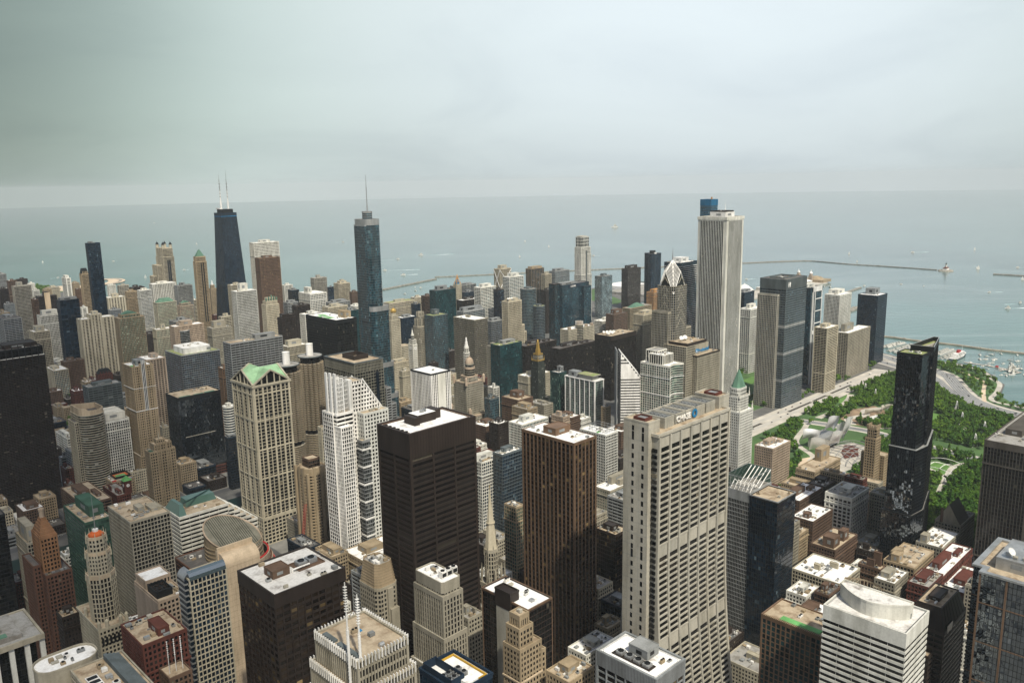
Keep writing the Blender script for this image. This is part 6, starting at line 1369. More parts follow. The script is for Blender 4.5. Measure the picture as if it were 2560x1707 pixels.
for i,(x,y,lb) in enumerate(((1509,575,'crossed white light mast rising among trees beside the wide avenue'),(1539,606,'white light mast closest to the wide avenue bridge'),(1449,409,'crossed white light mast in the middle of the right hand park'),(1518,439,'slanted white light mast near the curving highway'),(1416,366,'leaning white mast beside the sandy round path'),(1339,357,'white mast nearest the dark ribbed tower at right edge'))):
 t=thing('light_mast',lb,'light mast',(x,y,0),'white crossed light masts in the park')
 for q,(a,c) in enumerate(((-5,4),(5,-3),(-2,0))): mk_('pole',wall('bright'),t,lambda m: m.tube((a,-a*.5,0),(c,c*.4,20),.55,6)); mk_('lamp_bar',wall('bright'),t,lambda m: m.box(c-1.5,c*.4-.4,19,c+1.5,c*.4+.4,20.4))
t=thing('tower_crane','thin leaning red lattice crane right of the round government building','crane',(410,734,34))
mk_('jib',wall('red'),t,lambda m: ([m.tube((dx,dy,0),(10+dx,5+dy,44),.16,4) for dx,dy in ((0,0),(1.8,0),(0,1.8))],[m.tube((10*i/14,5*i/14,44*i/14),(10*(i+1)/14+1.8,5*(i+1)/14,44*(i+1)/14),.11,4) for i in range(14)])); mk_('cab',wall('red'),t,lambda m: m.box(-3,-3,-8,3,3,1)); mk_('undercarriage',wall('black'),t,lambda m: (m.box(-4,-4,-34,-1.5,4,-32),m.box(1.5,-4,-34,4,4,-32),m.box(-1.5,-1.5,-33,1.5,1.5,-8)))
# ------------------------------------------------------------------ boats
hullw,hulld,sailm=wall('bright'),wall('navy'),wall('bright')
def hull(m,L,W,z,h):
 P=[(-L/2,-W*.42),(L*.15,-W/2),(L/2,0),(L*.15,W/2),(-L/2,W*.42)]; Q=[(-L/2*.94,-W*.3),(L*.12,-W*.36),(L*.42,0),(L*.12,W*.36),(-L/2*.94,W*.3)]; m.prism(Q,z-.6,z+h,P)
def sailboat(label,x,y,s,group=None,sails=True,rz=0):
 t=thing('sailboat',label,'sailboat',(x,y,-2),group); t.rotation_euler.z=rz
 mk_('hull',hullw,t,lambda m: hull(m,9*s,2.8*s,0,1.1*s)); mk_('mast',wall('steel'),t,lambda m: m.tube((0,0,1),(0,0,13*s),.14*s,6)); mk_('cabin',wall('white'),t,lambda m: m.box(-2.2*s,-.8*s,1*s,1.2*s,.8*s,1.8*s))
 if sails:
  def ms(m):
   for y_ in (-.06,.06): m.poly([(.2*s,y_*s,2*s),(.1*s,y_*s,12.6*s),(-4*s,y_*s+.5*s,2.2*s)][::1 if y_ > 0 else -1])
  mk_('mainsail',sailm,t,ms)
  mk_('jib_sail',sailm,t,lambda m: (m.poly([(4.2*s,0,1.6*s),(.3*s,.1,11*s),(.5*s,.6*s,1.8*s)]),m.poly([(.5*s,.6*s-.1,1.8*s),(.3*s,0,11*s),(4.2*s,-.1,1.6*s)])))
 return t
def motorboat(label,x,y,s,rz,group=None,wake=0,decks=1):
 t=thing('motorboat',label,'boat',(x,y,-2),group); t.rotation_euler.z=rz; L=9*s
 mk_('hull',hullw,t,lambda m: hull(m,L,3*s,0,1.4*s)); 
 for k in range(decks): mk_('cabin',wall('white'),t,lambda m: m.prism(rect(-L*.32+k*s,-1.1*s+k*.2*s,L*.16-k*s,1.1*s-k*.2*s),(1.4+1.5*k)*s,(2.8+1.5*k)*s,rect(-L*.30+k*s,-1*s+k*.2*s,L*.08-k*s,1*s-k*.2*s))); mk_('cabin_window',glass('black'),t,lambda m: m.box(-L*.29+k*s,-1.14*s+k*.2*s,(1.8+1.5*k)*s,L*.07-k*s,1.14*s-k*.2*s,(2.3+1.5*k)*s))
 if wake:
  c,sn=math.cos(rz),math.sin(rz); pts=[(x-c*(L*.4+wake*i/8),y-sn*(L*.4+wake*i/8)) for i in range(9)]; ribbon('wake',pts,[(1.2+i*1.0)*s for i in range(9)],-1.93,foam)
 return t
# ------------------------------------------------------------------ vehicles
def vehicle_mesh(colr,kind):
 m=M(); m2=M(); m3=M()
 L,W,h=(4.6,1.85,1.45) if kind=='car' else (12,2.6,3.2)
 if kind=='car':
  m.prism(rect(-L/2,-W/2,L/2,W/2),.3,.85,rect(-L/2+.1,-W/2+.05,L/2-.1,W/2-.05),bottom=True); m.prism(rect(-1.1,-.66,.75,.66),1.36,1.46,rect(-1.0,-.6,.65,.6)); m2.prism(rect(-1.75,-.82,1.35,.82),.84,1.37,rect(-1.15,-.68,.8,.68))
 else: m.prism(rect(-L/2,-W/2,L/2,W/2),.4,3.1,rect(-L/2+.1,-W/2+.08,L/2-.1,W/2-.08),bottom=True); m2.box(-L/2-.02,-W/2-.02,1.5,L/2+.02,W/2+.02,2.5)
 for x in (-L*.3,L*.3):
  for y in (-W/2+.1,W/2-.1): m3.tube((x,y-.12,.34),(x,y+.12,.34),.34,10)
 return m,m2,m3
VM={}
def vehicle(colr,x,y,z,rz,label,group,kind='car'):
 t=thing('car' if kind=='car' else 'bus',label,kind,(x,y,z),group); t.rotation_euler.z=rz
 if (colr,kind) not in VM:
  a,b_,c=vehicle_mesh(colr,kind); VM[colr,kind]=[a.build('body',wall(colr),t),b_.build('windows',glass('black'),t),c.build('wheels',wall('black'),t)]
 else:
  for q in VM[colr,kind]: o=q.copy(); col.objects.link(o); o.parent=t
 return t
rg=random.Random(4)
for P_,offs,di in ((sm1,(-6.8,-2.2,2.2,6.8),1),(sm2,(-4.6,0,4.6),-1)):
 for i in range(26):
  k=rg.uniform(18,len(P_)-12); i0=int(k); f=k-i0; a,c=P_[i0],P_[i0+1]; d=math.hypot(c[0]-a[0],c[1]-a[1]); o=rg.choice(offs); x=a[0]+(c[0]-a[0])*f-(c[1]-a[1])/d*o; y=a[1]+(c[1]-a[1])*f+(c[0]-a[0])/d*o
  cc=rg.choice(('bright','black','grey','grey','redbrick','black','navy')); vehicle(cc,x,y,.14,math.atan2(c[1]-a[1],c[0]-a[0])+(math.pi if di < 0 else 0),{'bright': 'white','black': 'black','grey': 'grey','redbrick': 'dark red','navy': 'dark blue'}[cc]+' car driving on the curving lakeshore highway','cars on the lakeshore highway')
for i in range(20):
 x=rg.uniform(1170,1740); ln=rg.choice((644,648,660,664)); cc=rg.choice(('bright','black','grey','redbrick')); vehicle(cc,x,ln,.95,0 if ln < 655 else math.pi,{'bright': 'white','black': 'black','grey': 'grey','redbrick': 'dark red'}[cc]+' car on the wide pale avenue beside the park','cars on the wide avenue')
vehicle('yellow',1415,644.5,.95,0,'yellowish bus on the wide avenue left of the black mirror skyscraper','buses on the avenue','bus'); vehicle('bright',1700,661,.95,0,'white bus far along the wide avenue','buses on the avenue','bus'); vehicle('bright',1262,352,.15,1.4,'white bus on the park road beside the dark ribbed tower','buses on the avenue','bus')

for i,(x,y,rz,c) in enumerate(STREETCARS): vehicle(('bright','black','grey','redbrick','yellow')[c],x,y,.05,rz,('white','black','grey','dark red','yellow')[c]+' car down in the street canyons between the towers','cars in the city streets')
NEAREST=[6,7,16,34,44,56,60,63,65,82,83,86,110,166,172,179,191,212,234,250,255,266,268,275,286,316,323,471,512,521,631,782,815,881,939,996,1036,1042,1045,1125,1160,1272,1279,1348,1378,1386,1398,1485,1495,1546,1594,1653,1901,2007,2035,2044,2152,2199,2248,2264,2277,2300,2318,2475,2486,2652,2658,2693,2760,2779,2866,2902,3164,3169,3191,3231,3260,3295,3320,3334,3336,3364,3484,3514,3629,3720,3827,3863,3879,3894,3909,3944,3983,3997,4038,4110,4129,4131,4134,4284,4302,4316,4317,4318,4356,4375,4406,4530,4638,4679,4728,4823,4843,5023,5048,5191,5243,5277,5333,5384,5461,5483,5484,5557,5595,5611,5632,5652,5654,5672,5697,5737,5804,5860,5875,5905,5923,5975,5996,6002,6040,6062,6071,6100,6111,6159,6195,6220,6335,6347,6362,6366,6408,6445,6483,6499,6533,6716,6808,6818,6876,6924,6928,6967,6973,7009,7010,7012,7057,7073,7076,7078,7107,7132,7188,7208,7231,7235,7237,7262,7302,7305,7314,7337,7420,7446,7461,7480,7493,7512,7589,7644,7765,7776,7777,7795,7824,7840,7861,7919,7953,7971,7994,8010,8017,8030,8072,8075,8082,8124,8146,8153,8268,8269,8291,8314,8316,8325,8348,8392,8500,8503,8507,8553,8578,8591,8634,8649,8682,8784,8837,8910,8934,8940,8953,9024,9090,9114,9268,9301,9314,9325,9367,9374,9397,9565,9600,9641,9735,9745,9815,9822,9876,9894,9915,9930,9961,9969,9976,9980,10042,10059,10083,10084,10191,10201,10203,10220,10246,10247,10305,10319,10334,10370,10395,10410,10422,10453,10463,10477,10496,10508,10510,10532,10581,10709,10765,10780]
LAKE=[('s','small white sailboat at the far left of the lake,left of the blue slab',1402,5296,1.0,-0.5,0),('m','white motorboat on the lake between the blue slab and the lantern tower',1686,4987,1.8,3.3,20),('s','largest sailboat left of the domed lantern tower near the beach',1466,3933,1.3,-0.8,0),('m','white motorboat on the lake between lantern tower and green pyramid tower',1731,4124,1.8,3.2,20),('s','white sailboat high above the green pyramid roof',2599,5932,1.3,-0.8,0),('y','dark distant vessel alone near the horizon above the lantern tower',3895,10019,2.7,0.3,0),('m','motorboat with short wake off the beach at far left',1195,4293,1.6,0.2,30),('m','motorboat far out just left of the spire skyscraper',3342,5138,2.4,0.0,60),('y','white yacht trailing a long wake right of the spire skyscraper',2965,3758,3.4,2.6,180),('m','speedboat pulling a white streak right of the spire skyscraper',2733,3664,2.6,-0.3,190),('m','motorboat with foamy wake touching the right side of the spire skyscraper',2334,3241,2.4,2.5,160),('m','motorboat nearer shore above the straight breakwater',2266,3005,2.7,2.8,60),('m','small white boat below the straight breakwater,upper of three',2021,2604,1.3,1,0),('m','dark little boat below the straight breakwater tip',2021,2566,1.8,0.2,0),('m','small white boat below the straight breakwater,lower of three',1955,2518,1.4,1.7,0),('m','tiny boat close to the white roofed low block by the water',1874,2479,1.3,2.2,0),('s','sailboat between the braced cream tower and the cream setback tower,upper one',4069,3994,1.2,-0.5,0),('s','sailboat left of the tall cream setback tower',3823,3542,1.2,-0.5,0),('s','sailboat left of the notched tan and blue tower,lowest one',3213,3195,1.1,-0.5,0),('y','large white ferry alone on the open lake above the silvery tower',5674,4481,7.2,2.7,0),('m','motorboat just right of the cream setback tower',3495,2905,2.1,2.5,30),('m','motorboat just right of the tall white ribbed skyscraper',3024,1703,1.8,2.9,40),('s','sailboat above the long breakwater right of the blue grey tower',4328,1842,1.2,-0.6,0),('y','white cabin yacht just above the long breakwater',3948,1639,2.2,0.3,0),('m','motorboat with short wake above the lighthouse on its left',4588,1615,2.6,2.6,90),('s','sailboat far out right of the lighthouse,highest one',4924,1411,1.4,-0.5,0),('s','smaller of two sailboats close together right of the lighthouse',3947,1115,1.0,-0.4,0),('s','larger of two sailboats close together right of the lighthouse',3932,1105,1.6,-0.8,0),('m','motorboat near the right edge above the short breakwater',4087,995,2.1,2.8,20),('s','sailboat at the right edge below the short breakwater',3638,864,1.3,-0.8,0),('m','small motorboat left of the bare masted boat',3233,1170,1.3,2.4,0),('b','bare masted sailboat without sails on the turquoise water',3221,1083,1.4,0.4,0),('m','motorboat with foamy wake left of the tour boat',3181,853,1.6,2.6,50),('y','white yacht with wake at the right edge above the tour boat',2977,706,1.6,-0.4,60),('y','two decked tour boat on the turquoise water at right',2829,704,2.2,2.5,70),('m','motorboat with wake beside the dark jetty beacon',3100,1253,1.6,-0.3,40),('m','white boat left of the stepped roofed white tower,right one',2986,1335,1.6,1.2,0),('m','white boat left of the stepped roofed white tower,left one',3002,1366,1.1,1.2,0)]
HAZE=3.2e-05
DATA=[
('apartment_tower','tower',664.6,3000,22.3,56.2,149.6,('vert', 'grey', 'black'),'G',[(0.3, 0.3, 0.7, 0.7, 4)],0,'grey ribbed tower cut by the left edge at the lakeshore','box'),
('apartment_tower','tower',666.5,2900,23.4,14,135.7,('band', 'brown', 'black'),'D',[(0.3, 0.3, 0.7, 0.7, 4)],0,'brown tower with dark cap behind the pale gridded slab, far left','box'),
('apartment_tower','tower',728,3050,30.1,16.5,123.3,('punch', 'dkbrown', 'black'),'D',[(0.3, 0.3, 0.7, 0.7, 4)],0,'darkest flat tower at the far left shoreline, behind the pale gridded slab','box'),
('apartment_tower','tower',552.3,2350,39,21.5,172.1,('grid', 'concrete', 'black'),'G',[(0.2, 0.2, 0.55, 0.8, 9)],0,'tall concrete tower wrapped in a fine square window grid, far left','box'),
('apartment_tower','tower',672.8,2700,16.1,14,140.9,('punch', 'white', 'grey'),'W',[(0.3, 0.3, 0.7, 0.7, 4)],0,'small white tower peeking out right of the fine gridded concrete tower','box'),
('apartment_tower','tower',632.6,2500,14.8,14,141.9,('vert', 'white', 'black'),'D',[],0,'low dark building with white end piers near the beach park','box'),
('apartment_tower','tower',791.3,2760,13.7,41.3,141.5,('slab', 'white', 'grey'),'W',[(0.1, 0.2, 0.9, 0.8, 7)],0,'slim white tower with blank white end wall rising beside the beach','box'),
('apartment_tower','tower',707.8,2330,18,17.3,191,('vert', 'tan', 'black'),'D',[],0,'tan tower with dark mansard top just left of the blue glass skyscraper','mansard'),
('office_tower','skyscraper',593.5,1889.9,26,14.3,296,('curtain', 'navy', 'navy'),'D',[(0.1, 0.1, 0.5, 0.6, 3)],0,'tallest dark blue glass slab skyscraper at the left of the skyline','box'),
('office_building','building',573.8,2600,22.6,23,143.1,('vert', 'dkbrown', 'black'),'D',[(0.3, 0.3, 0.7, 0.7, 4)],0,'dark old block with one white stripe at the left edge','box'),
('office_building','building',516.4,2300,20.7,14,135.1,('punch', 'grey', 'teal'),'G',[(0.2, 0.4, 0.6, 0.8, 5),(0.65, 0.2, 0.85, 0.5, 2.5)],0,'grey green mid rise at left under the gridded concrete tower','box'),
('office_building','building',461.1,2100,18.3,32.6,140.5,('punch', 'tan', 'black'),'G',[(0.2, 0.2, 0.5, 0.6, 6)],0,'block with pale green roof house at the left edge','box'),
('office_building','building',442.4,2000,34.7,79.2,139.4,('band', 'grey', 'navy'),'D',[(0.3, 0.3, 0.7, 0.7, 4)],0,'dark glass block with thin horizontal bands at the left edge, above the black tower','box'),
('apartment_tower','tower',566,2250,11.3,14,146.1,('vert', 'brown', 'black'),'D',[(0.3, 0.3, 0.7, 0.7, 4)],0,'thin brown tower pressed against the gridded concrete tower','box'),
('apartment_tower','tower',616.9,2400,44.6,24,134.3,('band', 'dkbrown', 'black'),'D',[(0.3, 0.0, 0.62, 0.7, 10)],0,'dark stepped tower with a broad cream wall strip in its middle','creamstrip'),
('office_tower','tower',500.6,1950,38.6,21.2,145.2,('vert', 'white', 'grey'),'D',[(0.15, 0.2, 0.95, 0.9, 9)],0,'grey office block with close white vertical fins and a dark top storey','box'),
('office_tower','tower',506.6,1820,36.4,20,188.8,('line', 'navy', 'navy'),'D',[(0.05, 0.1, 0.95, 0.9, 4)],0,'dark navy tower with a few thin tan vertical lines','box'),
('apartment_tower','tower',711.8,2400,11,14,144.6,('punch', 'brown', 'black'),'D',[],0,'brown tower standing in front of the tan mansard tower','box'),
('apartment_tower','tower',644.4,2150,13.5,14,126,('slab', 'white', 'grey'),'W',[(0.3, 0.3, 0.7, 0.7, 4)],0,'short white block below the tall blue glass slab','box'),
('apartment_tower','tower',529.7,1780,64.3,24,150.8,('stripe', 'cream', 'black'),'W',[(0.3, 0.2, 0.6, 0.8, 14)],1,'wide cream apartment tower of alternating pale and dark vertical bays','stepped'),
('apartment_tower','tower',677.2,2050,24.5,19.7,125.6,('grid', 'grey', 'navy'),'G',[(0.3, 0.3, 0.7, 0.7, 4)],0,'grey blue block hidden behind the wide cream striped apartment tower','box'),
('apartment_tower','tower',559.8,1650,48,24,162.8,('grid', 'tan', 'green'),'T',[],0,'tan apartment tower with greenish windows and arched crown','arched'),
('apartment_tower','tower',740.2,2250,42.5,23.4,130.7,('stripe', 'cream', 'black'),'W',[(0.3, 0.2, 0.7, 0.8, 8)],0,'cream tower with dark vertical bays right of the blue glass slab','box'),
('apartment_tower','tower',856.3,2500,27.1,14.9,132.2,('band', 'concrete', 'black'),'G',[(0.3, 0.3, 0.7, 0.7, 4)],0,'far banded concrete tower left of the domed lantern tower','box'),
('apartment_tower','tower',806.9,2300,27.3,15,135.8,('vert', 'tan', 'black'),'T',[],0,'beige ribbed tower beside the blue and white gridded tower','box'),
('apartment_tower','tower',837.9,2350,34.7,19.1,139.4,('band', 'dkbrown', 'black'),'D',[(0.2, 0.4, 0.6, 0.8, 5),(0.65, 0.2, 0.85, 0.5, 2.5)],0,'low dark roofed tower behind the beige ribbed tower','box'),
('apartment_tower','tower',805,2200,28.9,20.1,147.1,('grid', 'white', 'navy'),'W',[],0,'blue glass tower with white grid facing south, left of the white slab tower','box'),
('apartment_tower','tower',865.3,2270,62.7,24,152.4,('stripe2', 'white', 'black'),'W',[],0,'broad white tower of white concrete fins and dark balconies in front of the lantern tower','box'),
('office_tower','skyscraper',939.2,2368.5,31.5,50.8,240,('grid', 'cream', 'black'),'T',[],0,'cream skyscraper crowned with small dark domed lanterns','lanterns'),
('apartment_tower','tower',788.3,2050,47.8,25.2,130,('grid', 'cream', 'green'),'T',[],0,'cream apartment tower with grey green hipped roof','hipped'),
('office_tower','tower',863,2100,38.7,21.3,161.2,('grid', 'grey', 'grey'),'D',[(0.25, 0.3, 0.6, 0.7, 6)],0,'plain grey gridded slab just left of the green pyramid tower','box'),
('apartment_tower','tower',921.2,2200,38.4,21.1,106.8,('band', 'cream', 'black'),'W',[(0.1, 0.2, 0.7, 0.8, 10)],0,'tower with white cap and dark balcony bands below the green pyramid tower','box'),
('apartment_tower','tower',823.7,2000,32.9,18.1,122.8,('grid', 'beige', 'green'),'D',[(0.1, 0.1, 0.9, 0.9, 5)],0,'glassy tower with arched roof and pinkish columns','arched'),
('apartment_tower','tower',723.7,1800,41.1,22.6,119.6,('curtain', 'grey', 'black'),'D',[(0.3, 0.2, 0.7, 0.6, 6)],0,'dark flat topped glass block behind the pink rounded bay building','box'),
('office_tower','skyscraper',885.5,2028,27.7,15.3,238,('vert', 'tan', 'black'),'G',[],0,'slender tan skyscraper with green copper pyramid roof','pyramid'),
('office_tower','tower',1054.4,2330,16.7,14.5,116.1,('punch', 'tan', 'black'),'G',[],0,'old tan tower with white beacon lantern left of the tapering black tower','beacon'),
('office_building','building',880.4,1900,25.8,14.2,98.8,('band', 'cream', 'black'),'G',[(0.3, 0.3, 0.8, 0.8, 6)],0,'pale low stepped block at the foot of the tapering black tower','box'),
('tapered_skyscraper','skyscraper',957.1,2014.8,39.9,38.3,344,('x', 'black', 'navy'),'D',[],0,'black skyscraper tapering upward with two white antennas','hancock'),
('apartment_tower','tower',936,1950,32.7,18,167.2,('grid', 'cream', 'black'),'W',[(0.3, 0.3, 0.7, 0.7, 4)],0,'cream tower directly behind the bright white gridded tower','box'),
('apartment_tower','tower',851.7,1750,49,24,176,('grid', 'white', 'black'),'W',[(0.25, 0.2, 0.65, 0.8, 16)],0,'bright white apartment tower with a square grid of dark windows','box'),
('office_tower','skyscraper',1045.9,2028.1,73,24,262,('gridtall', 'white', 'black'),'W',[(0.3, 0.2, 0.7, 0.8, 6)],0,'white gridded skyscraper with tall dark windows under its roof edge','box'),
('office_tower','skyscraper',982.3,1880,55.2,24,234.2,('punch', 'brown', 'bronze'),'T',[],0,'brown granite tower directly in front of the white gridded skyscraper','box'),
('apartment_tower','tower',1110.2,2000,25.3,14,145.3,('stripe2', 'white', 'black'),'W',[(0.3, 0.3, 0.7, 0.7, 4)],0,'white ribbed tower just right of the brown granite tower','box'),
('apartment_tower','tower',1413.5,2350,46.3,24,111.2,('grid', 'concrete', 'black'),'G',[(0.3, 0.3, 0.6, 0.7, 8)],0,'square concrete apartment slab standing against the lake','box'),
('office_building','building',1104.4,1950,21.1,22.7,136.6,('curtain', 'navy', 'black'),'G',[(0.3, 0.3, 0.7, 0.7, 4)],0,'low dark blue block left of the white gridded dark top building','box'),
('office_building','building',1098.4,1850,48.3,55.3,136,('grid2', 'white', 'navy'),'W',[(0.1, 0.3, 0.35, 0.7, 14)],0,'dark blue topped building with bold white window grid','box'),
('office_building','building',1404.4,2250,18.5,10.2,90.3,('curtain', 'navy', 'navy'),'D',[(0.3, 0.3, 0.7, 0.7, 4)],0,'small dark blue tower between two pale apartment slabs','box'),
('apartment_tower','tower',1344.8,2100,40,27.2,118.9,('grid', 'cream', 'black'),'T',[(0.2, 0.2, 0.8, 0.8, 6),(0.35, 0.35, 0.65, 0.65, 10)],0,'cream tower with dark band and octagonal roof house, left of the spire skyscraper','box'),
('office_building','building',1356.8,2050,23,12.7,96.4,('punch', 'brown', 'black'),'G',[],0,'low brown block behind the spire skyscraper','box'),
('office_building','building',1005.7,1800,28.4,21,128.2,('band', 'grey', 'black'),'G',[(0.15, 0.2, 0.85, 0.8, 4)],0,'grey block with flat roof behind the black flat roofed box','box'),
('office_building','tower',915.1,1600,33.1,18.2,150.2,('vert', 'dkbrown', 'black'),'D',[(0.3, 0.3, 0.7, 0.7, 4)],0,'dark brown ribbed tower behind the black flat roofed box','box'),
('office_tower','tower',791.2,1500,28.3,18.7,176.2,('punch', 'cream', 'grey'),'G',[],0,'cream stone tower with ornate stepped green tinged crown','crown'),
('office_building','building',779.6,1420,29.8,16.4,159.6,('punch', 'dkbrown', 'black'),'D',[(0.1, 0.1, 0.6, 0.9, 6)],0,'dark brown warehouse with rooftop lettering','signroof'),
('office_tower','skyscraper',659.6,1038,35.9,85.1,212,('curtain', 'black', 'black'),'W',[(0.72, 0.25, 0.95, 0.6, 9)],1,'black steel and glass box with bright green patches on its roof','ibm'),
('office_building','building',789.9,1350,35.1,19.3,172.2,('grid', 'white', 'black'),'W',[(0.3, 0.3, 0.7, 0.7, 4)],0,'white gridded block squeezed behind the black flat roofed box','box'),
('office_building','building',1097.1,1750,54.9,24,122.1,('band', 'grey', 'grey'),'G',[(0.15, 0.2, 0.85, 0.8, 4)],0,'long low grey block behind the spire skyscraper on its left','box'),
('office_building','building',994.9,1600,51.1,24,137.3,('vert', 'cream', 'black'),'G',[],0,'cream low block with tall dark window bays behind the black box','box'),
('office_building','building',982,1500,28.1,15.5,140.5,('curtain', 'teal', 'teal'),'G',[(0.2, 0.4, 0.6, 0.8, 5),(0.65, 0.2, 0.85, 0.5, 2.5)],0,'low teal glass block at the left foot of the spire skyscraper','box'),
('office_tower','skyscraper',765.6,1095,20.6,37.2,354.3,('x', 'grey', 'blue'),'G',[],1,'rounded silver blue skyscraper with tall thin spire','trump'),
('office_building','building',1201.1,1650,77.4,24,118.7,('vert', 'cream', 'navy'),'N',[(0.3, 0.3, 0.7, 0.7, 4)],0,'long dark block with pale vertical fins and green roof, right of the spire skyscraper','box'),
('office_building','building',1073.3,1430,40.7,22.4,120.5,('vert', 'navy', 'navy'),'W',[],0,'dark glass wing below the pale finned block','box'),
('office_building','building',1434.2,1850,32.9,18.1,88.9,('punch', 'cream', 'black'),'W',[(0.3, 0.3, 0.7, 0.7, 4)],0,'low white roofed block by the water behind the pale finned block','box'),
('office_building','building',1240.4,1600,18.8,14,115.2,('curtain', 'navy', 'navy'),'D',[],0,'small navy block between the finned block and the teal tower','box'),
('office_building','building',1352.4,1700,27.5,15.1,115.2,('curtain', 'brown', 'black'),'D',[(0.3, 0.3, 0.7, 0.7, 4)],0,'brownish glass block touching the left side of the teal tower','box'),
('office_tower','tower',1228,1500,61.9,24,158.5,('curtain', 'teal', 'teal'),'D',[(0.15, 0.2, 0.65, 0.7, 9)],0,'dark teal glass tower with reddish roof plant','box'),
('office_building','building',1588.8,1850,83.3,25,105.8,('curtain', 'grey', 'grey'),'G',[(0.15, 0.2, 0.85, 0.8, 4)],0,'wide grey block behind the teal glass tower','box'),
('office_building','building',1541.8,1790,18.8,14,120.2,('punch', 'cream', 'black'),'G',[],0,'building topped by an open gold pyramid crown near the lake','goldcrown'),
('office_building','building',1581,1800,47.5,24,92.1,('curtain', 'navy', 'navy'),'D',[(0.3, 0.3, 0.7, 0.7, 4)],0,'dark blue block behind the black flat roofed low block','box'),
('office_building','building',1397.6,1600,81.4,24,106.7,('curtain', 'dkbrown', 'black'),'W',[(0.2, 0.4, 0.6, 0.8, 5),(0.65, 0.2, 0.85, 0.5, 2.5)],0,'dark block with white roof equipment right of the teal tower','box'),
('office_building','building',1226,1400,66.3,24,117.8,('band', 'grey', 'blue'),'W',[(0.05, 0.2, 0.95, 0.8, 8)],0,'glass block with long white roof house above the dark gridlined office box','box'),
('apartment_tower','tower',1371.9,1500,52.4,24,150.9,('band', 'white', 'blue'),'W',[(0.2, 0.2, 0.8, 0.8, 7)],0,'pale blue tower with thin white floor bands','box'),
('apartment_tower','tower',1582.6,1650,43.6,24,169.5,('grid', 'cream', 'black'),'T',[(0.2, 0.2, 0.75, 0.8, 9)],0,'cream tower with white diagonal cross bracing on its walls','braced'),
('apartment_tower','tower',1381.5,1450,22.4,14,148.5,('curtain', 'dkbrown', 'navy'),'D',[],0,'narrow dark tower between the pale banded tower and the ribbed stone tower','box'),
('office_tower','tower',1084.2,1204.9,35.7,64.1,139,('curtain', 'lime', 'black'),'W',[(0.4, 0.5, 0.55, 0.7, 3)],0,'dark office box with fine pale gridlines and flat white roof','box'),
('office_building','building',1172.4,1250,36.9,20.3,119.6,('curtain', 'grey', 'navy'),'G',[(0.15, 0.2, 0.85, 0.8, 4)],0,'low glass hall with sloping roof right of the dark gridlined box','box'),
('office_tower','tower',1079.7,1330,39.5,29.2,134.8,('curtain', 'bluegrey', 'blue'),'N',[(0.3, 0.4, 0.7, 0.8, 10)],0,'blue grey glass hotel with rooftop terrace plants','box'),
('domed_hotel','tower',942.3,1290,21.7,14,147.9,('punch', 'cream', 'grey'),'T',[],0,'tan stone hotel tower topped by a small gold dome','golddome'),
('gothic_tower','tower',1065.8,1363,27.6,21.4,110,('vert', 'lime', 'grey'),'G',[],0,'gothic stone tower with flying buttress crown','gothic'),
('clock_tower','tower',951.2,1235.4,10.1,14,105,('punch', 'white', 'grey'),'G',[],0,'white terracotta tower with clock face and pointed top','wrigley'),
('office_building','building',917.3,1250.9,37.5,20.6,72,('punch', 'cream', 'grey'),'T',[(0.15, 0.2, 0.85, 0.8, 4)],0,'white terracotta block joined beside the clock tower','box'),
('office_building','building',864.2,1155.2,19.6,10.8,80,('punch', 'cream', 'grey'),'G',[],0,'cream old block left of the white marble box','box'),
('office_tower','tower',1203.9,1230,55.1,19,159.7,('vert', 'cream', 'black'),'T',[(0.3, 0.3, 0.7, 0.7, 4)],0,'ribbed cream stone tower stepping back at its shoulders','nbc'),
('apartment_tower','tower',1472.4,1500,51.9,24,167.9,('band', 'white', 'blue'),'W',[(0.2, 0.2, 0.8, 0.8, 8)],0,'blue glass tower with white floor bands and white roof, left of the crowned glass tower','box'),
('apartment_tower','tower',1422.9,1383.7,39.3,21.6,150,('band', 'bluegrey', 'blue'),'G',[],0,'rounded blue glass tower, taller of a joined pair','round'),
('apartment_tower','tower',1384,1310.8,28.1,15.5,120,('band', 'bluegrey', 'navy'),'N',[],0,'rounded blue glass tower, shorter of a joined pair','round'),
('apartment_tower','tower',1761,1700,54.7,24,151.6,('line', 'tan', 'navy'),'T',[(0.1, 0.1, 0.9, 0.9, 5)],0,'tan and blue tower with notched crown behind the rounded pair','box'),
('apartment_tower','tower',1767.8,1650,27.1,14.9,137.9,('grid', 'cream', 'black'),'T',[],0,'narrow beige gridded tower against the lake','box'),
('apartment_tower','tower',1865.4,1700,66.8,24,135.1,('grid', 'grey', 'blue'),'G',[(0.1, 0.2, 0.7, 0.8, 6)],0,'grey glass tower left of the tall cream setback tower','box'),
('apartment_tower','tower',1610,1500,31.8,17.5,118.7,('punch', 'dkbrown', 'black'),'D',[],0,'dark brown tower left of the navy hotel block','box'),
('office_tower','skyscraper',1814.1,1550,42.3,24.9,248.1,('grid', 'white', 'grey'),'T',[],0,'tall slender cream skyscraper with stepped top standing before the lake','setback'),
('hotel_tower','tower',1453.4,1300,97.7,27.1,164,('curtain', 'navy', 'blue'),'D',[(0.02, 0.1, 0.6, 0.8, 4)],0,'dark blue glass hotel block with white lettering on its top','loews'),
('apartment_tower','tower',1896.2,1540,49,27.2,127,('curtain', 'bluegrey', 'sky'),'G',[(0.3, 0.3, 0.7, 0.7, 6)],0,'glass tower with one dark face and one silvery reflecting face','box'),
('apartment_tower','tower',2086.4,1590,68.8,24,130.1,('punch', 'dkbrown', 'grey'),'D',[(0.12, 0.12, 0.8, 0.8, 9)],0,'dark brown granite apartment tower left of the three lobed black tower','box'),
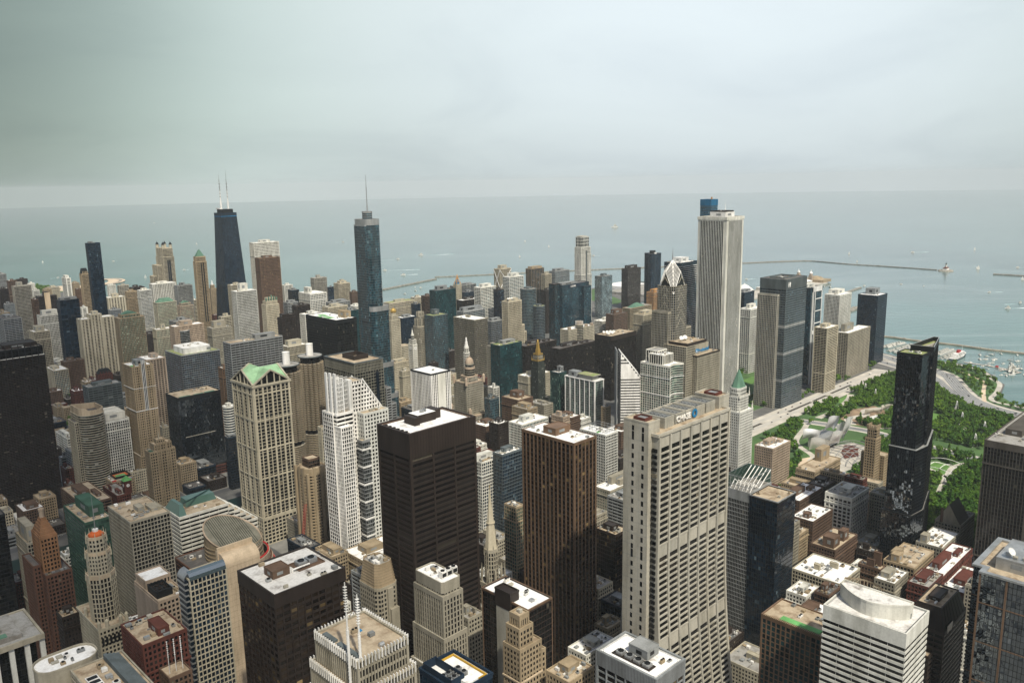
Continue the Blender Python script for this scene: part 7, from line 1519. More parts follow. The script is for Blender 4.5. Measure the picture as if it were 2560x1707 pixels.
('lobed_tower','tower',2007.6,1438.5,58.1,41.7,190,('x', 'black', 'navy'),'D',[],0,'black glass tower with curved lobed plan near the lake','lakepoint'),
('apartment_tower','tower',1893.4,1350,47.2,24,95.7,('grid', 'gold', 'blue'),'D',[(0.2, 0.2, 0.9, 0.9, 6)],0,'unfinished tower with orange wrapped top floors','box'),
('office_building','building',1524.3,1200,52.7,24,94.1,('punch', 'brown', 'grey'),'D',[(0.2, 0.3, 0.8, 0.8, 9)],0,'brown brick block with dark roof drum right of the silvery tower','box'),
('office_building','building',1653.5,1250,91.4,24,88.8,('grid', 'tan', 'teal'),'G',[],0,'tan and teal block with low green pointed roof','greenroof'),
('apartment_tower','tower',1290.8,942.8,45,24,150,('vert', 'cream', 'black'),'T',[(0.2, 0.2, 0.8, 0.8, 5)],0,'pale cream tower with rounded shoulders beside the pointed spire tower','box'),
('pointed_skyscraper','skyscraper',1070.6,723.3,46.1,24,244,('vert', 'brown', 'black'),'D',[],1,'grey ribbed skyscraper with chevron peak and needle spire','twopru'),
('apartment_tower','skyscraper',1236.4,823.8,53.9,24,262,('balc', 'white', 'navy'),'W',[(0.3, 0.3, 0.7, 0.7, 8)],0,'tower with rippling white balcony edges behind the pointed skyscraper','aqua'),
('glass_skyscraper','skyscraper',1582.8,980.4,27.3,26.9,363,('curtain', 'blue', 'blue'),'D',[(0.6, 0.4, 0.8, 0.6, 3)],0,'bright blue glass skyscraper top rising behind the white ribbed tower','regis'),
('ribbed_skyscraper','skyscraper',1197,709.5,54.1,55.4,346,('x', 'white', 'black'),'G',[],1,'tall white skyscraper with narrow vertical ribs and notched corners','aon'),
('office_building','building',1597.2,900,41.8,23,164.5,('curtain', 'navy', 'navy'),'W',[(0.15, 0.2, 0.85, 0.8, 4)],0,'dark blue block with white roof right of the white ribbed skyscraper','box'),
('apartment_tower','tower',1546.6,856.1,50.9,24,138,('grid2', 'white', 'navy'),'W',[(0.2, 0.3, 0.7, 0.7, 8)],0,'white framed condo tower right of the white ribbed skyscraper','box'),
('office_building','building',1535.9,1244.9,63.8,25,72,('grid', 'white', 'black'),'W',[(0.3, 0.3, 0.7, 0.7, 5)],0,'white gridded block above the black office slab with satellite dishes','box'),
('hotel_building','building',1312.9,1156.2,86.2,24,92,('punch', 'cream', 'grey'),'W',[],0,'cream hotel block with a round ribbed corner turret','rotunda'),
('office_tower','tower',1181.3,934.8,76.6,39.2,124,('curtain', 'dkbrown', 'black'),'T',[(0.1, 0.3, 0.4, 0.7, 1.5)],0,'black office slab with white satellite dishes on its tan roof','dishes'),
('office_building','building',1163.5,1048.2,110.8,24,88,('curtain', 'dkbrown', 'black'),'D',[(0.2, 0.4, 0.6, 0.8, 5),(0.65, 0.2, 0.85, 0.5, 2.5)],0,'low wide dark brown office slab left of the satellite dish slab','box'),
('office_building','building',1132.7,1110.9,91.2,24,90,('curtain', 'dkbrown', 'black'),'D',[(0.2, 0.4, 0.6, 0.8, 5),(0.65, 0.2, 0.85, 0.5, 2.5)],0,'dark brown slab behind the green stone tower with gold top','box'),
('deco_tower','tower',956.1,908,16.8,15.7,120,('punch', 'green', 'black'),'D',[],0,'dark green stone tower with slender gold pinnacle','carbide'),
('office_tower','tower',966.4,1008.5,53.8,24,130,('curtain', 'teal', 'teal'),'N',[(0.3, 0.4, 0.9, 0.9, 4)],0,'dark green glass tower left of the green stone tower','box'),
('office_building','tower',1021.9,1088.8,18.8,14,110,('punch', 'lime', 'black'),'G',[],0,'narrow weathered stone tower left of the dark green glass tower','box'),
('slim_tower','tower',878.7,997.6,10.1,14,133,('x', 'white', 'grey'),'W',[],0,'slender white octagonal tower with pointed cap behind the domed building','mather'),
('domed_building','tower',806.2,916.8,35.1,29.3,108,('punch', 'lime', 'grey'),'T',[],0,'ornate stone building with domed cupola and corner turrets','jewelers'),
('office_tower','tower',673.3,835.7,33.4,43.7,159,('marble', 'white', 'black'),'W',[],0,'white marble box with flat bright roof','marble'),
('office_tower','skyscraper',578.1,872.4,45.1,70.8,184,('grid', 'dkgreen', 'black'),'T',[],1,'dark green granite skyscraper with open square frame on its roof','leo'),
('wedge_tower','tower',656.8,915.6,12.2,14,130,('band', 'grey', 'black'),'D',[],0,'dark banded glass wedge at the right of the dark granite skyscraper','wedge'),
('round_tower','tower',588.6,1002.6,20.2,37,171,('x', 'white', 'black'),'W',[],1,'right hand round corncob tower with scalloped balconies','marina'),
('round_tower','tower',535.9,974.7,20.1,32.8,171,('x', 'white', 'black'),'W',[],0,'left hand round corncob tower half hidden by the green gabled tower','marina'),
('office_building','tower',741.7,1336.2,40.6,22.9,120,('grid', 'cream', 'black'),'W',[(0.1, 0.2, 0.8, 0.8, 9)],0,'cream gridded hotel behind the round corncob towers','box'),
('office_building','building',545.7,1150,85.4,24,179.7,('band', 'grey', 'black'),'T',[(0.5, 0.2, 0.9, 0.7, 6)],1,'long grey slab with horizontal windows left of the corncob towers','box'),
('office_tower','tower',568.7,2460,14.2,96.7,32.3,('band', 'navy', 'navy'),'D',[],0,'dark glass mid rise above the black tower at the left edge','box'),
('apartment_building','building',460.1,1850,29.6,32.9,126.9,('grid', 'cream', 'black'),'W',[(0.2, 0.1, 0.75, 0.9, 9)],0,'cream block with dark centre and white roof above the black tower','box'),
('apartment_tower','tower',515.1,2000,30.4,18.5,73.1,('stripe2', 'white', 'black'),'W',[],0,'white block of broad white fins just right of the black tower','box'),
('apartment_tower','tower',458.8,1740,26.1,50.4,63.3,('grid', 'cream', 'blue'),'W',[(0.1, 0.3, 0.6, 0.8, 4)],0,'cream tower with blue glass strip between its balconies','box'),
('office_building','building',490.9,1785,37.9,20.9,68.8,('punch', 'brown', 'black'),'D',[(0.2, 0.4, 0.6, 0.8, 5),(0.65, 0.2, 0.85, 0.5, 2.5)],0,'brown podium below the navy tower with tan lines','box'),
('apartment_building','building',407.6,1370,50.6,24,101.4,('band', 'bluegrey', 'grey'),'G',[(0.2, 0.3, 0.8, 0.8, 4)],0,'long grey blue apartment slab behind the curved cream tower','box'),
('office_building','building',495.5,1600,25.2,13.8,70.9,('punch', 'redbrick', 'black'),'D',[],0,'brick and cream block with dark mansard roof','mansard'),
('office_building','building',348,1115,30.5,47.9,109.2,('vert', 'white', 'black'),'D',[(0.05, 0.1, 0.95, 0.9, 8)],1,'white finned office block with dark top between two cream towers','box'),
('apartment_tower','tower',384.5,1100,26.9,34.9,179.2,('punch', 'tan', 'black'),'W',[],1,'tall tan apartment tower with blue glass strip down its south face','tanstrip'),
('apartment_tower','tower',451.3,1230,27.5,36,159.1,('stripe2', 'beige', 'black'),'W',[(0.4, 0.3, 0.8, 0.7, 5)],0,'beige tower with pink piers behind the tall tan tower','box'),
('apartment_tower','tower',628.1,1650,32.8,18,131.4,('vert', 'cream', 'green'),'W',[(0.35, 0.2, 0.65, 0.7, 8)],0,'cream striped tower left of the pink rounded bay building','box'),
('apartment_building','building',629,1560,57.8,24,147.2,('punch', 'beige', 'black'),'W',[(0.25, 0.1, 0.65, 0.7, 8)],0,'pinkish apartment block with rounded glass balcony bay','roundbay'),
('office_building','building',720.6,1600,41,22.6,127.2,('punch', 'lime', 'grey'),'G',[(0.15, 0.15, 0.8, 0.85, 12)],0,'grey stone stepped block left of the bright white gridded tower','box'),
('office_tower','tower',576.5,1412.5,71,68.4,120,('band2', 'grey', 'navy'),'N',[],1,'blue glass office block with white floor lines and rounded white roof house','hyatt'),
('office_tower','tower',444.5,1111.3,61.7,40.9,123,('curtain', 'black', 'navy'),'T',[],1,'dark mirrored glass box with rusty roof and green strips','mirrorbox'),
('office_building','building',484,1050,15,14,112.8,('band', 'white', 'navy'),'W',[],0,'rounded white banded block beside the green gabled tower','round'),
('office_building','building',575.4,1250,20.5,14,122,('vert', 'bronze', 'black'),'W',[(0.15, 0.2, 0.85, 0.8, 4)],0,'brown block with white roof left of the green gabled tower','box'),
('office_building','building',584.5,1200,39.2,21.6,147.3,('curtain', 'grey', 'green'),'N',[(0.1, 0.3, 0.5, 0.7, 3)],0,'block with grassy roof immediately behind the green gabled tower','box'),
('gabled_skyscraper','skyscraper',420.1,836.3,44.9,49.9,190,('x', 'lime', 'black'),'D',[],1,'stone framed skyscraper with bright green gabled roof','donnelley'),
('curved_tower','tower',317.6,1110,14.7,60.1,125,('x', 'cream', 'grey'),'D',[],1,'curved cream apartment tower with sloping open crown','curvedtower'),
('office_tower','skyscraper',208.9,1140,85.7,51.8,217,('band2', 'black', 'black'),'D',[(0.0, 0.3, 0.45, 0.9, 6),(0.5, 0.2, 0.95, 0.7, 4)],1,'black office tower with dense dark floor lines at left','blacktower'),
('office_tower','tower',355.2,986.2,30.6,16.8,95,('punch', 'tan', 'black'),'T',[],0,'tan art deco tower with small spire and buttresses','artdeco'),
('office_building','building',337.3,1078.2,27.3,33.8,38,('punch', 'tan', 'grey'),'T',[],0,'tan building with a green tennis court on its roof','tennis'),
('office_building','building',366.2,1095.3,24.9,3.9,40,('punch', 'cream', 'grey'),'G',[(0.05, 0.3, 0.35, 0.6, 16)],0,'pale block with small green topped turret behind the tennis court','box'),
('office_building','building',356.5,1323.1,10,55.5,40,('band', 'white', 'grey'),'G',[(0.15, 0.2, 0.85, 0.8, 4)],0,'white banded low block left of the curved cream tower','box'),
('office_building','building',334.5,1281.9,14.8,9,25,('band', 'grey', 'grey'),'W',[(0.2, 0.4, 0.6, 0.8, 5),(0.65, 0.2, 0.85, 0.5, 2.5)],0,'low flat grey shed roof building left of the curved cream tower base','box'),
('office_building','building',319.6,1210.6,10,21.5,28,('punch', 'redbrick', 'black'),'G',[(0.2, 0.4, 0.6, 0.8, 5),(0.65, 0.2, 0.85, 0.5, 2.5)],0,'red brick block beside the black tower at left','box'),
('office_building','building',303.4,1147.8,10,20.4,25,('punch', 'redbrick', 'black'),'D',[(0.2, 0.4, 0.6, 0.8, 5),(0.65, 0.2, 0.85, 0.5, 2.5)],0,'dark brick low block nearest the base of the black tower','box'),
('office_building','building',405.2,1237.3,12.5,49.6,30,('punch', 'dkbrown', 'black'),'G',[(0.2, 0.4, 0.6, 0.8, 5),(0.65, 0.2, 0.85, 0.5, 2.5)],0,'dark low block below the white finned office block','box'),
('office_building','building',453.3,1201.5,10.5,14.2,60,('punch', 'lime', 'grey'),'G',[(0.2, 0.4, 0.6, 0.8, 5),(0.65, 0.2, 0.85, 0.5, 2.5)],0,'ornate stone block between the tan tower and the mirrored box','box'),
('office_building','building',504.9,1346.8,16.2,9,55,('punch', 'tan', 'black'),'N',[],0,'tan garage with a green roof strip behind the tan tower','box'),
('office_building','building',442.2,1693.3,10,30.4,20,('punch', 'gold', 'black'),'T',[],0,'small orange brick block between the cream blue tower and the black tower','box'),
('office_building','building',421.6,1607.6,12.7,25.6,22,('punch', 'tan', 'black'),'G',[(0.15, 0.2, 0.85, 0.8, 4)],0,'low tan roofed block above the curved tower on its left','box'),
('office_building','building',454,1662,15.3,22.6,20,('punch', 'dkbrown', 'black'),'G',[(0.2, 0.4, 0.6, 0.8, 5),(0.65, 0.2, 0.85, 0.5, 2.5)],0,'low dark brick block right of the small orange brick block','box'),
('office_building','building',489.1,1660,11.7,25,47.7,('punch', 'tan', 'grey'),'W',[(0.2, 0.4, 0.6, 0.8, 5),(0.65, 0.2, 0.85, 0.5, 2.5)],0,'low tan block at the foot of the wide cream striped tower','box'),
('office_building','building',457.1,1620,17.9,24.9,42.5,('punch', 'redbrick', 'black'),'W',[(0.2, 0.4, 0.6, 0.8, 5),(0.65, 0.2, 0.85, 0.5, 2.5)],0,'row of low red brick houses with white roofs','box'),
('office_building','building',475.4,1032.7,15.7,9,75,('curtain', 'navy', 'black'),'G',[(0.1, 0.1, 0.9, 0.9, 2)],0,'black glass block with cluttered roof left of the green gabled tower base','box'),
('office_tower','tower',137.5,830,28.9,67.2,120,('band2', 'black', 'black'),'D',[],0,'black tower with a white corner line cut by the left edge','box'),
('office_building','building',78.2,541.5,42.4,41.9,140,('x', 'white', 'black'),'G',[],1,'building with overhanging pale roof and tall white columns, bottom left','colonnade'),
('deco_tower','tower',165.2,709.1,19.3,41.6,105,('punch', 'redbrown', 'black'),'D',[],1,'reddish brown art deco tower with stepped pyramid top','browntower'),
('office_building','building',175.7,805.7,10,38,95,('grid', 'lime', 'black'),'T',[(0.1, 0.1, 0.9, 0.9, 14)],0,'grey stone block with dark mansard behind the reddish art deco tower','box'),
('stone_tower','tower',176,625.2,22.1,51.6,82,('punch', 'cream', 'black'),'T',[],1,'cream gothic tower with orange lit octagonal top','randolph'),
('office_building','building',163.7,670.5,12.3,14,80,('punch', 'dkbrown', 'black'),'T',[],0,'dark narrow building with tan striped roof between two ornate towers','box'),
('office_building','tower',217.4,777.8,22.9,60.5,110,('band2', 'green', 'green'),'T',[(0.35, 0.2, 0.95, 0.9, 9)],1,'green glass office block with tan roof','box'),
('office_tower','tower',226.6,685.7,33.1,51.6,135,('grid', 'lime', 'black'),'T',[(0.4, 0.35, 0.6, 0.6, 3),(0.65, 0.2, 0.95, 0.5, 2)],1,'pale concrete grid tower with roof fans','box'),
('office_building','building',295.8,760,79.8,37.2,95.9,('bandw', 'white', 'black'),'T',[],1,'terraced block of white and black stripes with green glass roof','striped'),
('office_building','building',196.5,552.8,19.8,44.2,125,('punch', 'beige', 'black'),'T',[],0,'pinkish stone block with black cooling unit on its roof','blackunit'),
('curved_slab_tower','tower',196.6,494.2,24.6,14,165,('grid', 'cream', 'navy'),'G',[],1,'white gridded tower with tall curved tile slab along its side','curvedslab'),
('office_tower','tower',195.3,377.7,44,41.2,195,('punch', 'dkbrown', 'black'),'W',[],1,'brown black tower with stained white roof and sunken cooling fans','oliveroof'),
('rotunda_building','building',282,679,78,60,84,('band', 'redbrown', 'black'),'D',[],1,'round government building with slanted circular glass roof and red ribs','thompson'),
('office_building','building',156.6,472,26.6,34.5,142.7,('punch', 'redbrick', 'black'),'T',[(0.4, 0.1, 0.7, 0.6, 4)],1,'dark red brick building between the pinkish block and bottom edge','box'),
('office_building','building',120.5,437,28.1,47.3,138,('x', 'grey', 'black'),'T',[],0,'building with curved white roof house and solar strips, bottom left','solar'),
('office_building','building',164.2,455.2,13.3,15.3,125,('punch', 'brown', 'black'),'T',[],0,'tan roofed block with white masts beside the white gridded tower','masts'),
('office_building','building',268.7,964.4,30.7,78.4,60,('band', 'brown', 'black'),'T',[(0.2, 0.4, 0.6, 0.8, 5),(0.65, 0.2, 0.85, 0.5, 2.5)],0,'wide brown roofed block in front of the black tower','box'),
('office_building','building',312.7,986.4,15.6,47.9,52,('punch', 'redbrick', 'black'),'G',[(0.05, 0.5, 0.2, 0.7, 4),(0.2, 0.1, 0.5, 0.4, 3)],0,'low block with a red clock tower and green roof','clocktower'),
('office_tower','tower',186.7,286.3,27.2,34.7,200,('fins', 'lime', 'black'),'T',[],1,'stone tower with finned crown and two white lattice masts','fincrown'),
('office_tower','tower',318.3,463.5,15.7,24.4,125,('punch', 'lime', 'black'),'G',[],0,'brownish stone tower with sloping chamfered top','chamfer'),
('deco_tower','tower',306.4,372.7,10.2,31.1,161,('vert', 'lime', 'black'),'W',[],1,'tall limestone art deco tower with three white roof coolers','onelasalle'),
('office_building','building',406.6,607.7,52,40.3,60,('punch', 'tan', 'black'),'W',[(0.2, 0.4, 0.6, 0.8, 5),(0.65, 0.2, 0.85, 0.5, 2.5)],0,'low block with broad white roof behind the chamfered stone tower','box'),
('office_tower','skyscraper',342.7,448.4,61.6,37.6,235,('slot', 'dkbrown', 'black'),'W',[],1,'huge dark brown steel tower with bright white roof','firstnat'),
('church_tower','church',409,442,22,26,95,('vert', 'lime', 'black'),'G',[],0,'gothic church skyscraper with pale slender spire','temple'),
('office_building','building',359.6,410.5,14,14,100,('punch', 'lime', 'black'),'G',[(0.2, 0.4, 0.6, 0.8, 5),(0.65, 0.2, 0.85, 0.5, 2.5)],0,'dark stone block between the limestone tower and the concrete core tower','box'),
('concrete_core_tower','tower',334.9,325,21.2,41.7,150,('curtain', 'dkbrown', 'black'),'W',[],1,'dark glass tower with blank concrete wall and white roof','coretower'),
('office_building','building',437.9,774.5,36.9,39.6,36,('punch', 'lime', 'black'),'T',[(0.2, 0.4, 0.6, 0.8, 5),(0.65, 0.2, 0.85, 0.5, 2.5)],0,'low tan blocks around the red crane, roof with green patch','box'),
('apartment_tower','tower',426.7,741.8,17.2,24.5,113,('chev', 'tan', 'black'),'T',[(0.2, 0.2, 0.7, 0.7, 9)],1,'tan tower with chevron balconies and square roof house','chevron'),
('office_tower','tower',471.1,782.2,12.8,7.3,142,('vert', 'cream', 'black'),'T',[],0,'pale ribbed stone tower hidden left of the white stepped skyscraper','box'),
('stepped_skyscraper','skyscraper',418,652.3,51.1,27.8,190,('x', 'white', 'black'),'T',[],1,'white stepped skyscraper with open fins and sloping side','ctt'),
('office_tower','tower',258.6,303.6,25.3,32.9,140,('x', 'white', 'black'),'W',[],0,'building with bright yellow and blue edged roof, bottom edge','yellowroof'),
('office_building','tower',559.5,613.4,28.8,15.9,118,('grid', 'white', 'navy'),'W',[(0.0, 0.45, 0.8, 0.95, 5)],0,'blue glass tower with white grid and brick roof house','box'),
('office_building','tower',575.4,598,29.5,14.2,126,('curtain', 'bluegrey', 'navy'),'W',[],0,'slim glass tower with white end wall right of the blue white grid tower','box'),
('office_tower','skyscraper',453.3,390.4,25.8,55.1,214,('vert', 'bronze', 'bronze'),'W',[],1,'rust brown tower with close vertical piers and white roof','brownribs'),
('office_building','tower',508.2,510.4,10.3,15.2,112,('grid', 'tan', 'green'),'T',[],0,'tan gridded tower with green windows left of the rust brown tower','box'),
('office_building','building',758.7,797,20.6,18.9,78,('punch', 'dkbrown', 'black'),'W',[(0.3, 0.3, 0.8, 0.8, 4)],0,'dark brick block with red units on its white roof','box'),
('office_building','building',825.2,884.3,18.4,13.4,85,('curtain', 'bluegrey', 'blue'),'D',[(0.2, 0.4, 0.6, 0.8, 5),(0.65, 0.2, 0.85, 0.5, 2.5)],0,'small blue glass block right of the domed building','box'),
('office_building','building',877,931.9,12.6,12.8,85,('grid', 'white', 'grey'),'W',[(0.4, 0.3, 0.7, 0.7, 5)],0,'small white gridded block right of the domed building','box'),
('office_building','building',814,794.5,20.8,31.1,88,('punch', 'tan', 'black'),'G',[(0.2, 0.2, 0.8, 0.8, 5)],0,'tan stepped block below the green stone tower','box'),
('office_building','building',839,837,30.5,36.3,89,('punch', 'brown', 'black'),'T',[(0.3, 0.3, 0.8, 0.8, 8)],0,'brown block stepped up behind the tan stepped block','box'),
('office_building','tower',952.5,927.1,53.4,24,90,('punch', 'cream', 'grey'),'W',[],0,'cream block partly hidden behind the green stone tower','box'),
('office_building','tower',943.5,850.4,18.2,18.8,110,('curtain', 'teal', 'green'),'G',[(0.5, 0.2, 0.9, 0.7, 8)],0,'dark green glass tower joined to the white framed glass tower','box'),
('apartment_tower','tower',942.6,776.3,20.9,59.4,108,('vert', 'cream', 'green'),'W',[(0.3, 0.3, 0.9, 0.95, 6)],0,'glass tower with white vertical frames and overhanging roof canopy','canopy'),
('office_building','building',852.4,759.9,14.2,22.4,75,('punch', 'beige', 'black'),'G',[(0.2, 0.4, 0.6, 0.8, 5),(0.65, 0.2, 0.85, 0.5, 2.5)],0,'pink brick block under the glass tower with white frames','box'),
('office_building','building',933.6,746.9,11.4,9,75,('punch', 'tan', 'black'),'T',[],0,'narrow tan building right of the white framed glass tower','box'),
('diamond_tower','tower',922.8,711,46.7,24,165,('x', 'white', 'black'),'W',[],1,'tower with slanted diamond top and white horizontal stripes','diamond'),
('apartment_tower','tower',949.9,650.8,32.3,44.8,150,('grid', 'white', 'green'),'W',[],1,'white framed apartment tower with concave glass facade','heritage'),
('office_tower','tower',1056.8,689.3,80.2,27.5,155,('punch', 'lime', 'grey'),'T',[],1,'pale stone slab with blue lettering near its top','prudential'),
('concrete_skyscraper','skyscraper',415.2,286.8,84.1,27,250,('x', 'concrete', 'black'),'T',[],1,'giant concrete skyscraper curving outward with white lettering on top','chase'),
('office_building','building',739,731.2,50.5,24,95,('grid', 'white', 'teal'),'W',[(0.2, 0.3, 0.6, 0.7, 7)],0,'white roofed glass block behind the rust brown tower','box'),
('office_building','tower',753.1,601.6,23.4,40.9,105,('grid', 'white', 'black'),'W',[],0,'glass block with open steel roof frame beside the diamond tower','roofframe'),
('department_store','building',707.4,558,89.1,24,58,('punch', 'lime', 'green'),'W',[(0.2, 0.5, 0.6, 0.8, 8),(0.25, 0.1, 0.5, 0.35, 6)],0,'wide white roofed store block with tan roof houses left of the concrete skyscraper','box'),
('spired_tower','tower',875,491.7,34.5,19,128,('punch', 'white', 'black'),'T',[],0,'white tower with green copper spire roof','pittsfield'),
('office_tower','tower',613.9,305.4,31.8,49.5,142,('curtain', 'grey', 'black'),'T',[],1,'dark glass tower with open white steel roof truss','truss'),
('office_tower','skyscraper',1340.1,674.2,76,35.8,233,('band2', 'bluegrey', 'navy'),'G',[],1,'wide blue grey office tower with dark roof well and corner logo','bluecross'),
('apartment_tower','tower',1531.5,719.3,46.6,24,195,('grid2', 'white', 'blue'),'G',[(0.1, 0.4, 0.8, 0.9, 5)],0,'blue glass tower with white frame directly right of the blue grey office tower','whiteframe'),
('apartment_tower','tower',1848.3,800,63.4,35.6,139.6,('punch2', 'white', 'navy'),'W',[(0.2, 0.3, 0.8, 0.95, 9)],0,'white apartment tower with close square windows and stepped white roof','box'),
('apartment_tower','tower',1798.8,695,51.1,42.9,152.7,('curtain', 'navy', 'navy'),'W',[(0.3, 0.3, 0.85, 0.8, 12)],0,'navy glass tower with white roof house, rightmost on the shore','box'),
('apartment_tower','tower',1491.5,665,44.5,24,127.3,('balc', 'cream', 'black'),'W',[(0.2, 0.3, 0.7, 0.8, 5)],0,'cream tower with curving balcony rows by the wide avenue','box'),
('apartment_tower','tower',1635.6,685,106.6,24,94.9,('stripe2', 'lime', 'black'),'W',[(0.1, 0.5, 0.5, 0.9, 14)],0,'pale ribbed apartment tower with two blank bright wall strips','box'),
('club_tower','tower',1003.5,376.7,19.5,14,105,('punch', 'tan', 'black'),'T',[],0,'slender tan stone tower with ornate crenellated top','uniclub'),
('glass_skyscraper','skyscraper',804,262,76,25,247,('curtain', 'black', 'black'),'D',[],1,'black mirror glass skyscraper with sharp triangular top','legacy'),
('office_tower','tower',831.3,174.6,155.1,37.7,165,('thin', 'bronzerib', 'black'),'G',[(0.2, 0.4, 0.6, 0.8, 5)],1,'dark tower with tan vertical ribs at the right edge above the striped white tower','box'),
('office_building','building',958.5,489.4,47.5,25.7,62,('punch', 'beige', 'black'),'W',[(0.2, 0.4, 0.6, 0.8, 5),(0.65, 0.2, 0.85, 0.5, 2.5)],0,'pinkish stone block left of the tree avenue','box'),
('office_building','building',922.5,415.3,71,24,58,('punch', 'tan', 'black'),'T',[(0.6, 0.5, 0.95, 0.9, 14)],0,'tan hotel with corner tower in front of the red seats','box'),
('office_building','building',782.6,350.5,45.5,24,58,('punch', 'brown', 'black'),'W',[(0.1, 0.3, 0.3, 0.6, 4)],0,'dark brown brick block with white roof tanks','box'),
('office_building','building',820.9,384.3,56.7,24,60,('punch', 'brown', 'black'),'W',[(0.2, 0.4, 0.6, 0.8, 5),(0.65, 0.2, 0.85, 0.5, 2.5)],0,'brown block behind the dark brown brick block','box'),
('office_building','tower',829.4,331.1,42.4,28.5,75,('grid2', 'white', 'black'),'G',[(0.35, 0.3, 0.8, 0.7, 3)],0,'pale gridded stone block with grey hipped roof','box'),
('office_building','building',919.3,336.9,10,13.2,50,('punch', 'brown', 'black'),'D',[],0,'dark brick block against the left side of the black mirror skyscraper','box'),
('office_building','building',671.9,273.4,41.9,43.9,58,('grid', 'cream', 'black'),'W',[(0.3, 0.55, 0.4, 0.7, 4),(0.62, 0.3, 0.7, 0.5, 4)],0,'wide cream block with white roof behind the striped white tower','box'),
('office_building','building',725.3,301.7,49.3,24,62,('punch', 'brown', 'black'),'T',[(0.05, 0.1, 0.35, 0.6, 9),(0.5, 0.1, 0.75, 0.4, 9)],0,'brown block with two tall roof towers behind the wide cream block','box'),
('office_building','building',729.1,232,48.2,26.5,66,('grid', 'tan', 'black'),'T',[(0.0, 0.5, 0.25, 0.8, 7),(0.2, 0.65, 0.5, 0.95, 5)],0,'tan office block with broad sandy roof and tanks','box'),
('office_building','building',802.2,231.9,47.6,24,60,('punch', 'lime', 'black'),'W',[(0.02, 0.6, 0.25, 0.9, 7)],0,'stone block with white roof and skylights below the steep gable','box'),
('gabled_building','building',864.2,235.3,44.3,24,62,('punch', 'lime', 'black'),'D',[],0,'stone club building with steep dark gable roof','gable'),
('office_building','building',741.8,213,84.5,18,58,('arch', 'redbrick', 'cream'),'W',[(0.2, 0.4, 0.6, 0.8, 5),(0.65, 0.2, 0.85, 0.5, 2.5)],0,'red brick block with arched windows and long white roof','box'),
('office_building','building',688.5,233.4,30.7,16.9,66,('punch', 'lime', 'black'),'W',[(0.2, 0.4, 0.7, 0.9, 4)],0,'ornate block with black tanks behind the curved white roof house','box'),
('office_building','building',718.7,256.9,10.3,19.9,60,('punch', 'brown', 'black'),'T',[(0.6, 0.1, 0.95, 0.5, 12),(0.1, 0.3, 0.4, 0.7, 6)],0,'brown block with square brick stair tower','box'),
('office_building','building',770.9,281.7,10,17.6,50,('punch', 'dkbrown', 'black'),'G',[(0.2, 0.4, 0.6, 0.8, 5),(0.65, 0.2, 0.85, 0.5, 2.5)],0,'dark low block at the foot of the black mirror skyscraper','box'),
('office_building','building',623.6,261.9,22,12.1,70,('curtain', 'brown', 'black'),'D',[(0.2, 0.4, 0.6, 0.8, 5),(0.65, 0.2, 0.85, 0.5, 2.5)],0,'narrow brown block tucked left of the striped white tower','box'),
('office_tower','tower',447.7,142.5,34.3,46.9,160,('bandx', 'white', 'black'),'W',[],1,'white tower with black horizontal stripes and curved white roof house','stripedwhite'),
('office_building','tower',478.8,203.2,27.6,41.6,120,('vert', 'bronze', 'teal'),'T',[],1,'brown framed tower with teal windows and green roof strip','greenstrip'),
('office_building','tower',545.4,151.4,42.1,23.2,125,('curtain', 'dkbrown', 'black'),'T',[],1,'dark bronze tower with sloping mansard roof edge','darkmansard'),
('office_tower','tower',532.2,99.1,176.6,37.3,170,('curtain', 'black', 'black'),'T',[],1,'mirror glass tower with pale parapet and satellite dish, right edge','mirrorright'),
('office_building','building',739.8,191,57.4,21,52,('arch', 'redbrick', 'cream'),'W',[],0,'red brick block with arched window right of the dark bronze tower','box'),
('stone_tower','tower',310.1,307.7,18.1,14,147,('punch', 'tan', 'black'),'T',[],1,'tan stepped stone tower at the bottom edge, left of the rust brown tower','tanstep'),
('office_building','building',324.5,282.4,22.1,17.9,125,('punch', 'tan', 'black'),'T',[],0,'small tan building with cream end wall and roof plant, bottom edge','box'),
('office_building','tower',330.9,226.4,25.4,39.9,150,('slot', 'grey', 'bronze'),'W',[],1,'grey framed tower with white roof and sunken fans, bottom centre','sunkfans'),
('office_building','tower',544.7,422,18.7,23.8,100,('curtain', 'dkbrown', 'bronze'),'T',[],0,'dark glass tower glowing amber between the rust brown and concrete towers','box'),
('office_building','building',471.4,371.7,19.9,13.3,60,('punch', 'tan', 'black'),'T',[(0.2, 0.4, 0.6, 0.8, 5),(0.65, 0.2, 0.85, 0.5, 2.5)],0,'low tan roof between the rust brown tower and the concrete skyscraper','box'),
('city_block_building','building',548,277,33.9,35.7,26,('punch', 'cream', 'black'),'G',[(0.39, 0.27, 0.56, 0.67, 3.6)],0,'low cream building left of the brown framed tower','box'),
('city_block_building','building',424,354,32.7,17.4,66,('punch', 'white', 'black'),'W',[(0.38, 0.16, 0.64, 0.83, 3.0)],0,'low white roofed building left of the low tan roof','box'),
('city_block_building','building',227.9,1050,22.1,31.7,40,('punch', 'brown', 'black'),'W',[(0.21, 0.13, 0.83, 0.75, 4.0)],0,'brown brick building behind the grey stone block','box'),
('city_block_building','building',883.9,304.7,21.4,29.3,66,('punch', 'lime', 'black'),'G',[],0,'pale stone building right of the pale gridded stone block','box'),
('city_block_building','building',701.5,210,33.6,17.4,66,('punch', 'redbrick', 'black'),'G',[(0.18, 0.31, 0.86, 0.82, 2.8)],0,'flat roofed brick building behind the dark bronze tower','box'),
('city_block_building','building',291,655.9,24.1,18.5,66,('punch', 'tan', 'black'),'T',[(0.23, 0.13, 0.83, 0.88, 2.6)],0,'low tan building seen below the roof of the round government building','box'),
